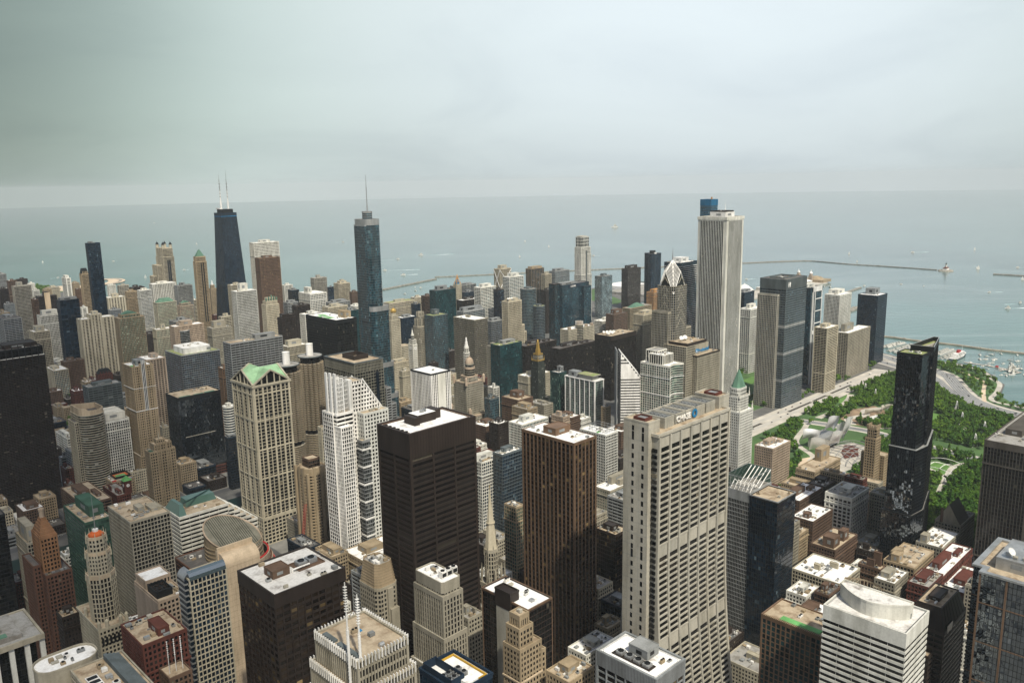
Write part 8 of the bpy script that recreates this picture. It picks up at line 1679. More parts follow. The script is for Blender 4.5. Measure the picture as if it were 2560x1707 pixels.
('city_block_building','building',509.4,558,18.6,24.1,58,('punch', 'dkbrown', 'black'),'D',[],0,'dark flat roofed building behind the gothic church skyscraper','box'),
('city_block_building','building',548,314.6,33.9,16.1,34,('punch', 'dkbrown', 'black'),'D',[(0.31, 0.39, 0.83, 0.69, 4.0)],0,'dark flat roofed building left of the brown framed tower','box'),
('city_block_building','building',615.8,277.7,24.1,17.1,66,('punch', 'white', 'black'),'W',[(0.18, 0.26, 0.65, 0.59, 3.7)],0,'low white roofed building behind the brown framed tower','box'),
('city_block_building','building',424,1073.8,22.1,24.8,40,('punch', 'tan', 'black'),'T',[],0,'low tan building right of the tan art deco tower','box'),
('city_block_building','building',680,513,25.5,26.1,66,('band', 'grey', 'black'),'G',[],0,'low grey building seen below the roof of the wide white roofed store block','box'),
('city_block_building','building',507.9,381.4,19.3,26.7,58,('curtain', 'navy', 'black'),'D',[],0,'small dark glass building behind the low tan roof','box'),
('city_block_building','building',384.4,632,16.7,29.9,66,('punch', 'tan', 'black'),'T',[(0.19, 0.11, 0.82, 0.79, 4.2)],0,'low tan building right of the low tan blocks','box'),
('city_block_building','building',252.2,1078.5,18.8,24,40,('punch', 'tan', 'black'),'T',[],0,'low tan building behind the grey stone block','box'),
('city_block_building','building',507.9,411.3,19.3,31.6,66,('punch', 'cream', 'black'),'G',[(0.27, 0.24, 0.57, 0.59, 3.9)],0,'low cream building behind the low tan roof','box'),
('city_block_building','building',247.4,562.6,21,23.7,66,('punch', 'tan', 'black'),'T',[],0,'low tan building seen below the roof of the white gridded tower','box'),
('city_block_building','building',450.6,1050,25.6,28.6,15,('punch', 'dkbrown', 'black'),'D',[(0.32, 0.25, 0.81, 0.55, 4.3)],0,'dark flat roofed building behind the terraced block of white and black stripes','box'),
('city_block_building','building',821,299.3,26.5,20.8,34,('punch', 'lime', 'black'),'G',[],0,'pale stone building behind the dark low block','box'),
('city_block_building','building',765.4,830.1,32.4,32.1,66,('punch', 'brown', 'black'),'W',[(0.33, 0.37, 0.8, 0.79, 3.3)],0,'brown brick building left of the dark brick block','box'),
('city_block_building','building',548,581.6,21.2,30.4,42,('punch', 'lime', 'black'),'G',[(0.19, 0.39, 0.6, 0.82, 4.3)],0,'pale stone building left of the tan gridded tower','box'),
('city_block_building','building',384.4,681,16.7,35.1,58,('curtain', 'navy', 'black'),'D',[(0.15, 0.37, 0.55, 0.66, 3.3)],0,'small dark glass building seen below the roof of the low tan blocks','box'),
('city_block_building','building',381.9,579.2,22.1,17,66,('band', 'grey', 'black'),'G',[(0.12, 0.2, 0.87, 0.72, 3.3)],0,'low grey building left of the brownish stone tower','box'),
('city_block_building','building',760.1,354,19.6,22.1,50,('punch', 'tan', 'black'),'T',[],0,'low tan building left of the dark brown brick block','box'),
('city_block_building','building',252.2,1050,18.8,26,12,('punch', 'dkbrown', 'black'),'D',[],0,'dark flat roofed building right of the grey stone block','box'),
('city_block_building','building',175,870.5,23.5,22.6,34,('punch', 'redbrick', 'black'),'G',[],0,'flat roofed brick building left of the reddish brown art deco tower','box'),
('city_block_building','building',424,1050,22.1,23,12,('curtain', 'navy', 'black'),'D',[],0,'small dark glass building left of the terraced block of white and black stripes','box'),
('city_block_building','building',228.1,536.3,18.5,33.7,66,('curtain', 'navy', 'black'),'D',[(0.25, 0.32, 0.62, 0.65, 4.1)],0,'small dark glass building right of the tan roofed block','box'),
('city_block_building','building',913.8,375.8,11.2,28.9,66,('punch', 'tan', 'black'),'T',[(0.27, 0.27, 0.65, 0.71, 2.6)],0,'low tan building right of the tan hotel','box'),
('city_block_building','building',450.6,1080.1,25.6,29.7,26,('curtain', 'navy', 'black'),'D',[(0.27, 0.22, 0.8, 0.88, 3.8)],0,'small dark glass building behind the terraced block of white and black stripes','box'),
('city_block_building','building',884.8,385.1,27.1,20.2,58,('punch', 'dkbrown', 'black'),'D',[(0.33, 0.26, 0.86, 0.88, 4.2)],0,'dark flat roofed building seen below the roof of the tan hotel','box'),
('city_block_building','building',737.9,354,21,16.6,66,('punch', 'lime', 'black'),'G',[(0.13, 0.25, 0.74, 0.7, 2.5)],0,'pale stone building left of the dark brown brick block','box'),
('city_block_building','building',904.2,846.6,20.8,33.1,66,('punch', 'lime', 'black'),'G',[(0.36, 0.18, 0.76, 0.69, 2.6)],0,'pale stone building right of the tan stepped block','box'),
('city_block_building','building',208.4,1050,17,33.9,15,('band', 'grey', 'black'),'G',[(0.17, 0.1, 0.55, 0.6, 4.5)],0,'low grey building left of the grey stone block','box'),
('city_block_building','building',874.8,672.2,32.1,26.8,66,('punch', 'brown', 'black'),'W',[(0.24, 0.16, 0.88, 0.68, 4.1)],0,'brown brick building right of the narrow tan building','box'),
('city_block_building','building',884.8,406.2,27.1,32.3,50,('punch', 'tan', 'black'),'T',[(0.31, 0.19, 0.66, 0.83, 3.6)],0,'low tan building left of the tan hotel','box'),
('city_block_building','building',913.8,354,11.2,21.2,66,('punch', 'redbrick', 'black'),'G',[(0.23, 0.23, 0.76, 0.82, 2.5)],0,'flat roofed brick building right of the pale gridded stone block','box'),
('city_block_building','building',321,444.2,17.2,17.1,58,('punch', 'cream', 'black'),'G',[(0.4, 0.23, 0.7, 0.6, 3.5)],0,'low cream building right of the stone tower','box'),
('city_block_building','building',821,1106.7,27,17.1,40,('punch', 'tan', 'black'),'T',[],0,'low tan building right of the dark banded glass wedge','box'),
('city_block_building','building',381.9,599.9,22.1,12.1,50,('punch', 'dkbrown', 'black'),'D',[(0.19, 0.12, 0.68, 0.89, 4.3)],0,'dark flat roofed building left of the brownish stone tower','box'),
('city_block_building','building',880.9,770,20.2,28.6,66,('punch', 'brown', 'black'),'W',[],0,'brown brick building right of the pink brick block','box'),
('city_block_building','building',585,255.4,29.6,18.9,66,('punch', 'brown', 'black'),'W',[],0,'brown brick building right of the brown framed tower','box'),
('city_block_building','building',424,1662.6,25,17.4,40,('punch', 'brown', 'black'),'W',[],0,'brown brick building behind the low tan roofed block','box'),
('city_block_building','building',208.4,1088.4,17,18.8,32,('punch', 'cream', 'black'),'G',[(0.19, 0.19, 0.81, 0.71, 2.8)],0,'low cream building right of the black tower','box'),
('city_block_building','building',627.7,524.4,32.3,17.1,58,('punch', 'lime', 'black'),'G',[(0.29, 0.18, 0.82, 0.56, 2.6)],0,'pale stone building left of the wide white roofed store block','box'),
('city_block_building','building',455.2,488,24.4,24.5,66,('punch', 'white', 'black'),'W',[(0.12, 0.15, 0.65, 0.63, 4.1)],0,'low white roofed building right of the gothic church skyscraper','box'),
('city_block_building','building',821,632,31.9,23.2,50,('punch', 'dkbrown', 'black'),'D',[(0.17, 0.27, 0.79, 0.73, 3.3)],0,'dark flat roofed building behind the wide white roofed store block','box'),
('city_block_building','building',453.3,721.9,30.8,28.1,50,('punch', 'redbrick', 'black'),'G',[],0,'flat roofed brick building right of the low tan blocks','box'),
('city_block_building','building',355.6,1430,31.2,33.1,40,('curtain', 'navy', 'black'),'D',[],0,'small dark glass building seen below the roof of the low tan roofed block','box'),
('city_block_building','building',710.6,1934.2,25.8,28.4,75,('punch', 'dkbrown', 'black'),'D',[(0.16, 0.26, 0.85, 0.64, 4.0)],0,'dark flat roofed building left of the cream striped tower','box'),
('city_block_building','building',904.2,770,20.8,17.3,58,('punch', 'white', 'black'),'W',[(0.38, 0.35, 0.78, 0.61, 4.2)],0,'low white roofed building right of the pink brick block','box'),
('city_block_building','building',821,1071.5,27,34,32,('curtain', 'navy', 'black'),'D',[],0,'small dark glass building left of the huge dark brown steel tower','box'),
('city_block_building','building',950,2090,33.1,18.8,75,('punch', 'redbrick', 'black'),'G',[(0.31, 0.13, 0.88, 0.56, 3.2)],0,'flat roofed brick building left of the pale low stepped block','box'),
('city_block_building','building',1009,3053.4,25,16.4,75,('punch', 'white', 'black'),'W',[],0,'low white roofed building left of the far banded concrete tower','box'),
('city_block_building','building',850.5,3160,30.6,34.4,75,('punch', 'cream', 'black'),'G',[],0,'low cream building right of the dark stepped tower','box'),
('city_block_building','building',1149,1374.2,33.8,23.4,40,('punch', 'dkbrown', 'black'),'D',[(0.35, 0.39, 0.68, 0.74, 4.0)],0,'dark flat roofed building left of the slender white octagonal tower','box'),
('city_block_building','building',703.5,793.6,28.8,18.3,58,('punch', 'white', 'black'),'W',[(0.26, 0.29, 0.85, 0.84, 3.6)],0,'low white roofed building left of the dark brick block','box'),
('city_block_building','building',208.4,1110.1,17,23.9,40,('punch', 'tan', 'black'),'T',[(0.31, 0.12, 0.79, 0.72, 2.9)],0,'low tan building right of the black tower','box'),
('city_block_building','building',339.6,1250,21.6,23.4,40,('band', 'grey', 'black'),'G',[(0.39, 0.33, 0.62, 0.66, 3.4)],0,'low grey building right of the white banded low block','box'),
('city_block_building','building',548,555.9,21.2,21,26,('punch', 'lime', 'black'),'G',[(0.16, 0.39, 0.79, 0.57, 3.2)],0,'pale stone building right of the gothic church skyscraper','box'),
('city_block_building','building',223.4,881.4,24.5,13.6,42,('punch', 'white', 'black'),'W',[(0.19, 0.17, 0.89, 0.85, 3.0)],0,'low white roofed building right of the reddish brown art deco tower','box'),
('city_block_building','building',509.4,488,18.6,20.1,50,('punch', 'dkbrown', 'black'),'D',[],0,'dark flat roofed building right of the gothic church skyscraper','box'),
('city_block_building','building',680,770,20,30.8,66,('punch', 'redbrick', 'black'),'G',[(0.39, 0.22, 0.83, 0.72, 3.1)],0,'flat roofed brick building left of the dark brick block','box'),
('city_block_building','building',950,3241.2,22,30.7,75,('punch', 'tan', 'black'),'T',[],0,'low tan building right of the slim white tower','box'),
('city_block_building','building',1044.3,1154,25.7,26.5,32,('punch', 'redbrick', 'black'),'G',[(0.2, 0.31, 0.7, 0.86, 3.6)],0,'flat roofed brick building right of the ornate stone building','box'),
('city_block_building','building',978.3,1077.7,24.4,30,40,('punch', 'cream', 'black'),'G',[(0.36, 0.35, 0.81, 0.68, 4.0)],0,'low cream building right of the ornate stone building','box'),
('city_block_building','building',821,3118.9,23.6,21.1,75,('punch', 'tan', 'black'),'T',[],0,'low tan building behind the dark stepped tower','box'),
('city_block_building','building',821,488,29.9,23.2,66,('punch', 'dkbrown', 'black'),'D',[],0,'dark flat roofed building right of the giant concrete skyscraper','box'),
('city_block_building','building',424,1576.6,19.7,13.4,26,('punch', 'tan', 'black'),'T',[],0,'low tan building right of the low tan roofed block','box'),
('city_block_building','building',574.2,1741.9,24.8,28.6,32,('punch', 'dkbrown', 'black'),'D',[],0,'dark flat roofed building right of the brick and cream block','box'),
('city_block_building','building',703.5,770,28.8,20.5,50,('punch', 'redbrick', 'black'),'G',[(0.38, 0.26, 0.78, 0.64, 4.0)],0,'flat roofed brick building left of the slim glass tower','box'),
('city_block_building','building',1281.5,1924.7,30.7,31.5,75,('punch', 'white', 'black'),'W',[],0,'low white roofed building right of the low teal glass block','box'),
('city_block_building','building',208.9,657.7,29.8,18.5,58,('punch', 'brown', 'black'),'W',[(0.36, 0.28, 0.59, 0.69, 3.7)],0,'brown brick building left of the dark red brick building','box'),
('city_block_building','building',227.9,1085.9,22.1,30.6,18,('punch', 'white', 'black'),'W',[],0,'low white roofed building behind the grey stone block','box'),
('city_block_building','building',346.6,1050,19.1,19,18,('punch', 'dkbrown', 'black'),'D',[],0,'dark flat roofed building behind the pale concrete grid tower','box'),
('city_block_building','building',349.3,600,31.7,12,34,('punch', 'white', 'black'),'W',[(0.14, 0.23, 0.79, 0.63, 3.5)],0,'low white roofed building left of the stone tower','box'),
('city_block_building','building',505.8,1912.9,20.5,27.9,48,('punch', 'white', 'black'),'W',[(0.12, 0.31, 0.82, 0.77, 3.9)],0,'low white roofed building left of the brown podium','box'),
('city_block_building','building',1054.4,1250,15.6,28.3,26,('punch', 'cream', 'black'),'G',[(0.11, 0.28, 0.64, 0.61, 3.4)],0,'low cream building right of the white marble box','box'),
('city_block_building','building',352.3,632,31.4,24.7,66,('punch', 'tan', 'black'),'T',[],0,'low tan building right of the brown black tower','box'),
('city_block_building','building',737.1,270.3,27.7,24.7,42,('punch', 'white', 'black'),'W',[],0,'low white roofed building seen below the roof of the dark low block','box'),
('city_block_building','building',976.2,1154,31.3,20.5,32,('punch', 'cream', 'black'),'G',[(0.23, 0.38, 0.87, 0.57, 4.5)],0,'low cream building left of the ornate stone building','box'),
('city_block_building','building',1115.1,2405.2,24.3,24.8,60,('punch', 'dkbrown', 'black'),'D',[],0,'dark flat roofed building behind the pale low stepped block','box'),
('city_block_building','building',503.6,1520,24.4,23.1,40,('band', 'grey', 'black'),'G',[],0,'low grey building right of the white finned office block','box'),
('city_block_building','building',325.7,1340,25.7,21.3,22,('punch', 'dkbrown', 'black'),'D',[(0.27, 0.16, 0.89, 0.74, 2.5)],0,'dark flat roofed building left of the white banded low block','box'),
('city_block_building','building',728.1,168.1,19.7,21.9,66,('punch', 'lime', 'black'),'G',[(0.15, 0.12, 0.87, 0.88, 4.4)],0,'pale stone building right of the dark bronze tower','box'),
('city_block_building','building',1054.4,1306.5,15.6,13.5,40,('punch', 'dkbrown', 'black'),'D',[(0.18, 0.17, 0.76, 0.55, 3.2)],0,'dark flat roofed building behind the white marble box','box'),
('city_block_building','building',424,1640.7,25,18.2,18,('punch', 'redbrick', 'black'),'G',[],0,'flat roofed brick building behind the low tan roofed block','box'),
('city_block_building','building',349.3,576.2,31.7,21,26,('punch', 'brown', 'black'),'W',[],0,'brown brick building left of the stone tower','box'),
('city_block_building','building',509.7,1700,18.3,28.5,40,('punch', 'redbrick', 'black'),'G',[(0.31, 0.33, 0.63, 0.83, 3.8)],0,'flat roofed brick building left of the long grey blue apartment slab','box'),
('city_block_building','building',369.3,1050,17.1,34.5,12,('punch', 'brown', 'black'),'W',[(0.17, 0.24, 0.88, 0.84, 2.6)],0,'brown brick building right of the pale concrete grid tower','box'),
('city_block_building','building',884.8,442,27.1,26,34,('punch', 'redbrick', 'black'),'G',[(0.18, 0.32, 0.63, 0.89, 4.1)],0,'flat roofed brick building left of the dark brown brick block','box'),
('city_block_building','building',175,770,23.5,29.3,58,('punch', 'tan', 'black'),'T',[],0,'low tan building seen below the roof of the reddish brown art deco tower','box'),
('city_block_building','building',983.3,1376.5,24.1,25.9,40,('curtain', 'navy', 'black'),'D',[(0.28, 0.33, 0.8, 0.72, 2.5)],0,'small dark glass building left of the white terracotta block','box'),
('city_block_building','building',880.9,800.7,20.2,17.3,58,('punch', 'dkbrown', 'black'),'D',[(0.22, 0.15, 0.76, 0.84, 2.9)],0,'dark flat roofed building left of the pink brick block','box'),
('city_block_building','building',456.5,1430,29.2,17.4,40,('punch', 'tan', 'black'),'T',[(0.18, 0.21, 0.58, 0.59, 3.9)],0,'low tan building right of the white finned office block','box'),
('city_block_building','building',950,1103.6,25.2,27.7,22,('punch', 'cream', 'black'),'G',[(0.31, 0.24, 0.76, 0.74, 2.6)],0,'low cream building seen below the roof of the ornate stone building','box'),
('city_block_building','building',680,157.6,16.7,24.4,50,('punch', 'white', 'black'),'W',[(0.16, 0.26, 0.7, 0.57, 3.6)],0,'low white roofed building right of the dark bronze tower','box'),
('city_block_building','building',356,1399.9,30.6,10.1,32,('punch', 'tan', 'black'),'T',[(0.12, 0.28, 0.69, 0.83, 3.3)],0,'low tan building left of the white banded low block','box')]
# tree positions: scattered through the park areas, kept off roads, paths, lawns and buildings
trg=random.Random(21)
allbox=[(r[2],r[3],r[2]+r[4],r[3]+r[5],r[6]) for r in DATA]
def hit(a,q,m=1): return a[0]<q[2]+m and a[2]>q[0]-m and a[1]<q[3]+m and a[3]>q[1]-m
def inside(p,pl):
    c=False;n=len(pl)
    for i in range(n):
        a,b=pl[i],pl[i-1]
        if (a[1]>p[1])!=(b[1]>p[1]) and p[0]<(b[0]-a[0])*(p[1]-a[1])/(b[1]-a[1])+a[0]: c=not c
    return c
def segd(p,pts):
    m=1e9
    for a,b in zip(pts,pts[1:]):
        dx,dy=b[0]-a[0],b[1]-a[1]; t=max(0,min(1,((p[0]-a[0])*dx+(p[1]-a[1])*dy)/(dx*dx+dy*dy))); m=min(m,math.hypot(p[0]-a[0]-dx*t,p[1]-a[1]-dy*t))
    return m
TMC=[(1935,800),(1897,709),(1863,660),(1831,590),(1794,543),(1728,506),(1659,468),(1615,432),(1587,390),(1566,320),(1560,220),(1558,-400)]
TIC=[(1898,820),(1858,730),(1820,660),(1785,590),(1755,556),(1705,523),(1655,492),(1616,462),(1590,432),(1562,395),(1540,320),(1532,220),(1530,-400)]
TCOL=[(1292,628),(1312,520),(1300,440),(1283,340),(1280,200),(1280,-300)]
PATHS=[([(1060,500),(1130,512),(1180,565),(1260,590),(1290,600)],6),([(1330,600),(1400,598),(1480,612),(1520,625)],8),([(1330,540),(1360,560),(1400,548),(1430,560),(1470,540),(1500,520)],8),([(1390,330),(1430,350),(1440,390),(1400,400),(1380,370)],6),([(1100,330),(1180,345),(1230,350),(1276,330)],5),([(1625,425),(1700,448),(1780,470),(1820,500),(1850,540)],5),([(1600,200),(1628,360),(1646,418),(1720,430),(1790,445),(1826,470),(1880,500),(1912,545),(1916,600)],6)]
HOLES=[[(1100,450),(1230,450),(1250,520),(1190,575),(1140,545),(1080,505)],[(1425,440),(1490,448),(1490,470),(1430,466),(1415,452)],[(1150,335),(1225,340),(1240,375),(1210,400),(1160,390)],[(1445,598),(1500,600),(1512,628),(1450,626)],[(1350,515),(1435,520),(1460,555),(1420,578),(1355,568)],[(1465,805),(1540,815),(1530,838),(1475,832)],[(1400,525),(1490,520),(1490,545),(1400,560)]]
REG=[('m',[(1090,520),(1130,540),(1150,605),(1290,622),(1288,590),(1190,575),(1150,545),(1110,515),(1040,455),(1010,400),(960,400),(960,520)],.030),
('p',[(1325,-200),(1525,-200),(1530,330),(1555,400),(1600,450),(1690,512),(1750,560),(1800,628),(1335,628)],.030),
('p',[(965,-200),(1270,-200),(1275,330),(1290,440),(1255,500),(1236,470),(1170,440),(1100,440),(1060,420),(1010,380),(965,330)],.030),
('h',[(1600,200),(1630,380),(1700,430),(1790,448),(1850,482),(1895,515),(1910,560),(1895,630),(1850,610),(1806,535),(1740,495),(1670,452),(1625,422),(1590,330)],.010),
('s',[(1330,690),(1380,690),(1375,760),(1490,850),(1650,860),(1650,910),(1440,900),(1330,830)],.018),
('s',[(1395,672),(1760,676),(1850,700),(1850,780),(1780,720),(1400,684)],.006),
('r',[(870,1165),(905,1240),(890,1250),(855,1180)],.016),
('l',[(405,1330),(480,1340),(560,1880),(520,1900),(400,1600)],.005),
('f',[(930,3720),(1040,3660),(1005,3890),(990,4050),(920,4000)],.006)]
T=[]
for g,pl,den in REG:
    xs=[p[0] for p in pl];ys=[p[1] for p in pl]; A=(max(xs)-min(xs))*(max(ys)-min(ys))
    for _ in range(int(A*den)):
        p=(trg.uniform(min(xs),max(xs)),trg.uniform(min(ys),max(ys)))
        if not inside(p,pl) or any(inside(p,h) for h in HOLES): continue
        if segd(p,TMC)<19 or segd(p,TIC)<17 or segd(p,TCOL)<13: continue
        if any(segd(p,q)<w for q,w in PATHS): continue
        if any(hit((p[0]-3,p[1]-3,p[0]+3,p[1]+3),q,0) for q in allbox if abs(q[0]-p[0])<200): continue
        if any((p[0]-q[0])**2+(p[1]-q[1])**2<16 for q in T[-90:]): continue
        k=5 if (g=='p' and trg.random()<.13) else trg.randrange(5)
        s=trg.uniform(.7,1.75)*(1.0 if g!='f' else 1.3)
        T.append((round(p[0],1),round(p[1],1),round(s,2),k,round(trg.uniform(0,6.2),2),'c' if k==5 else g,0))
# ------------------------------------------------------------------ trees
def leafmat():
 m,t,p=newmat('foliage'); g=N(t,'ShaderNodeTexCoord'); n=N(t,'ShaderNodeTexNoise'); n.inputs['Scale'].default_value=.35; n.inputs['Detail'].default_value=3; t.links.new(g.outputs['Object'],n.inputs['Vector']); r=ramp(t,[(.3,(.020,.056,.010)),(.7,(.070,.145,.020))]); t.links.new(n.outputs[0],r.inputs[0])
 oi=N(t,'ShaderNodeObjectInfo'); r2=ramp(t,[(0,(.62,.75,.7)),(.5,(1,1,1)),(1,(1.25,1.1,.8))]); t.links.new(oi.outputs['Random'],r2.inputs[0]); nb=N(t,'ShaderNodeTexNoise'); nb.inputs['Scale'].default_value=.085; nb.inputs['Detail'].default_value=3; t.links.new(g.outputs['Object'],nb.inputs['Vector']); r4=ramp(t,[(.32,(.55,.66,.6)),(.5,(1,1,1)),(.68,(1.55,1.35,.95))]); t.links.new(nb.outputs[0],r4.inputs[0]); t.links.new(mix(t,1,mix(t,1,r.outputs[0],r2.outputs[0],'MULTIPLY'),r4.outputs[0],'MULTIPLY'),p.inputs['Base Color']); p.inputs['Roughness'].default_value=.75; p.inputs['Specular IOR Level'].default_value=.1; return m
LEAF=leafmat(); BARK=simple('bark',(.10,.075,.055),(.06,.045,.03),.8)
def crown_geo(seed,conifer=False,n=150,nl=8):
 rg=random.Random(seed); V=[]; F=[]
 lumps=[]
 if conifer: lumps=[(0,0,1.5+i*1.35,2.3*(1-i/7)+.4) for i in range(7)]
 else:
  for i in range(nl): a=rg.uniform(0,6.28); q=rg.uniform(.8,2.4); lumps.append((q*math.cos(a),q*math.sin(a),rg.uniform(3.6,7.6),rg.uniform(1.5,2.4)))
 for (lx,ly,lz,r) in lumps:       # lumpy core
  nu,nv=6,4; base=len(V)
  for j in range(nv+1):
   th=math.pi*j/nv
   for i in range(nu): ph=2*math.pi*i/nu; rr_=r*.72*rg.uniform(.75,1.2); V.append((lx+rr_*math.sin(th)*math.cos(ph),ly+rr_*math.sin(th)*math.sin(ph),lz+rr_*.85*math.cos(th)))
  for j in range(nv):
   for i in range(nu): k=(i+1) % nu; F.append((base+j*nu+i,base+(j+1)*nu+i,base+(j+1)*nu+k,base+j*nu+k))
 for i in range(n):                   # leaf clumps through and around the volume
  lx,ly,lz,r=rg.choice(lumps); d=Vector((rg.gauss(0,1),rg.gauss(0,1),rg.gauss(0,1)+.2)).normalized(); c=Vector((lx,ly,lz))+d*r*rg.uniform(.65,1.12); nn=(d+Vector((rg.gauss(0,.6),rg.gauss(0,.6),rg.gauss(0,.6)))).normalized(); a=nn.orthogonal().normalized()*rg.uniform(.35,.75); e=nn.cross(a); base=len(V)
  for s,q in ((1,.2),(.1,1),(-1,-.1),(-.2,-1)): V.append((c+a*s+e*q)[:])
  F.append((base,base+1,base+2,base+3))
 return V,F
def geo_mesh(name,V,F,mat): me=bpy.data.meshes.new(name); me.from_pydata(V,[],F); me.materials.append(mat); return me
def trunk_geo(h=4.2):
 m=M(); m.prism(ngon(0,0,.34,6),0,h,ngon(0,0,.16,6))
 for a in (0,2.1,4.2): m.tube((0,0,h*.7),(1.5*math.cos(a),1.5*math.sin(a),h+1.6),.1,4)
 return m
CR=[crown_geo(i) for i in range(5)]+[crown_geo(9,True)]
CM=[geo_mesh('crown',*c,LEAF) for c in CR]; tm=trunk_geo(); TM=bpy.data.meshes.new('trunk'); TM.from_pydata(tm.v,[],tm.f); TM.materials.append(BARK)
def tree(x,y,s,k,rz,label,group,z=0):
 t=thing('conifer_tree' if k==5 else 'leafy_tree',label,'tree',(x,y,z),group); t.rotation_euler.z=rz; t.scale=(s,s,s*(1.25 if k==5 else 1))
 for nm,me in (('crown',CM[k]),('trunk',TM)): o=bpy.data.objects.new(nm,me); col.objects.link(o); o.parent=t
GL={'p': ('leafy green tree in the lakefront park','leafy trees of the lakefront park'),'c': ('dark pointed conifer in the lakefront park','conifers of the lakefront park'),'s': ('leafy tree beside the wide avenue towers north of the park','trees north of the avenue'),'m': ('leafy tree in the tree rows west of the steel pavilion','trees west of the pavilion'),'h': ('leafy tree on the shore lawn inside the highway curve','trees on the shore lawn'),'r': ('leafy tree beside the white marble box by the river','trees by the river'),'l': ('street tree among low blocks at the left of the city','street trees at left'),'f': ('dark tree behind the far left beach','trees behind the beach')}
NS=set(NEAREST)
for i in NEAREST: x,y,s,k,rz,g,z=T[i]; tree(x,y,s,k,rz,GL[g][0],GL[g][1],z)
BULK=[(q[0],q[1],q[2],q[3],q[4]) for i,q in enumerate(T) if i not in NS]
CR=[crown_geo(i,False,80,6) for i in range(5)]+[crown_geo(9,True,80)]
if BULK:
 VV=[]; FF=[]; n0=0
 for (x,y,s,k,rz) in BULK:
  V,F=CR[k]; A=np.array(V); c,sn=math.cos(rz),math.sin(rz); A=np.stack([(A[:,0]*c-A[:,1]*sn)*s+x,(A[:,0]*sn+A[:,1]*c)*s+y,A[:,2]*s],1); VV.append(A); FF.append(np.array(F)+n0); n0 += len(A)
 V=np.concatenate(VV); F=np.concatenate(FF); me=bpy.data.meshes.new('woodland'); me.vertices.add(len(V)); me.vertices.foreach_set('co',V.ravel()); me.loops.add(F.size); me.loops.foreach_set('vertex_index',F.ravel().astype(np.int32)); me.polygons.add(len(F)); me.polygons.foreach_set('loop_start',np.arange(0,F.size,4,dtype=np.int32)); me.polygons.foreach_set('loop_total',np.full(len(F),4,dtype=np.int32)); me.update(calc_edges=True); me.materials.append(LEAF); o=bpy.data.objects.new('woodland',me); col.objects.link(o); o['kind']='stuff'; o['label']='dense park trees behind the nearer ones'
# ------------------------------------------------------------------ boats on the lake and in the harbour
for (kind,lb,x,y,s,rz,wk) in LAKE:
 if kind=='s': sailboat(lb,x,y,s,rz=rz)
 elif kind=='b': sailboat(lb,x,y,s,sails=False,rz=rz)
 else: motorboat(lb,x,y,s,rz,wake=wk,decks=2 if kind=='y' else 1)
rg=random.Random(11)
def marina_row(x0,y0,x1,y1,n,group,label):
 proto=None
 for i in range(n):
  f=(i+.5)/n; x,y=x0+(x1-x0)*f,y0+(y1-y0)*f; px,py=-(y1-y0),x1-x0; L=math.hypot(px,py); px /= L; py /= L
  for sd in (-1,1):
   if rg.random() < .12: continue
   a=math.atan2(py*sd,px*sd); xx,yy=x+px*sd*7,y+py*sd*7; s=rg.uniform(1.2,1.7)
   if proto is None: proto=motorboat(label,xx,yy,s,a,group); continue
   r=proto.copy(); col.objects.link(r); r.location=(xx,yy,-2); r.rotation_euler.z=a
   for ch in proto.children: o=ch.copy(); col.objects.link(o); o.parent=r
 t=thing('floating_dock','floating dock with the '+group,'dock',((x0+x1)/2,(y0+y1)/2,-2)); m=M(); a=math.atan2(y1-y0,x1-x0); L=math.hypot(x1-x0,y1-y0); c,s_=math.cos(a),math.sin(a); rot=lambda u,v: (u*c-v*s_,u*s_+v*c); m.prism([rot(-L/2,-1.2),rot(L/2,-1.2),rot(L/2,1.2),rot(-L/2,1.2)],-.4,.5); m.build('deck',conc,t); pl=M(); [pl.cyl(*rot(-L/2+L*i/8,1.4),-1,2.6,.2,6) for i in range(9)]; pl.build('piles',wall('brown'),t)
marina_row(2005,752,2090,742,15,'boats of the farthest marina row','white motorboat in the farthest marina row behind the navy tower')
marina_row(1965,722,2085,712,20,'boats of the second marina row','white motorboat in the second marina row left of the black mirror skyscraper')
marina_row(1950,700,2040,690,14,'boats of the nearest left marina row','white motorboat in the nearest marina row left of the black mirror skyscraper')
marina_row(1995,632,2088,628,16,'boats of the row right of the black skyscraper','white motorboat in the marina row just right of the black mirror skyscraper')
marina_row(1960,606,2070,604,18,'boats of the row beside the cruise ship','white motorboat in the marina row beside the big cruise ship')
pr=None
for i in range(85):
 x,y=rg.uniform(1790,2110),rg.uniform(380,560)
 if x < 1960 and y > 560-.35*(1960-x): continue
 if x+y < 2370-60: continue
 lb,gr='small white boat at mooring in the open harbour at right','moored boats in the open harbour'
 if pr is None: pr=sailboat(lb,x,y,1.4,gr,False,rg.uniform(0,6)); continue
 r=pr.copy(); col.objects.link(r); r.location=(x,y,-2); s=rg.uniform(.7,1.2); r.scale=(s,s,s); r.rotation_euler.z=rg.uniform(0,6)
 for ch in pr.children: o=ch.copy(); col.objects.link(o); o.parent=r
t=thing('cruise_ship','long white cruise ship with red funnel moored in the harbour','ship',(2000,584,-2)); t.rotation_euler.z=0
mk_('hull',wall('bright'),t,lambda m: hull(m,96,15,0,6)); mk_('hull_stripe',wall('navy'),t,lambda m: hull(m,96.6,15.3,-.4,2.0))
for k in range(3): mk_('deck',wall('bright'),t,lambda m: m.prism(rect(-40+k*5,-6+k*.5,28-k*5,6-k*.5),6+k*2.6,8.4+k*2.6)); mk_('deck_windows',glass('black'),t,lambda m: m.box(-38+k*5,-6.05+k*.5,6.8+k*2.6,26-k*5,6.05-k*.5,7.8+k*2.6))
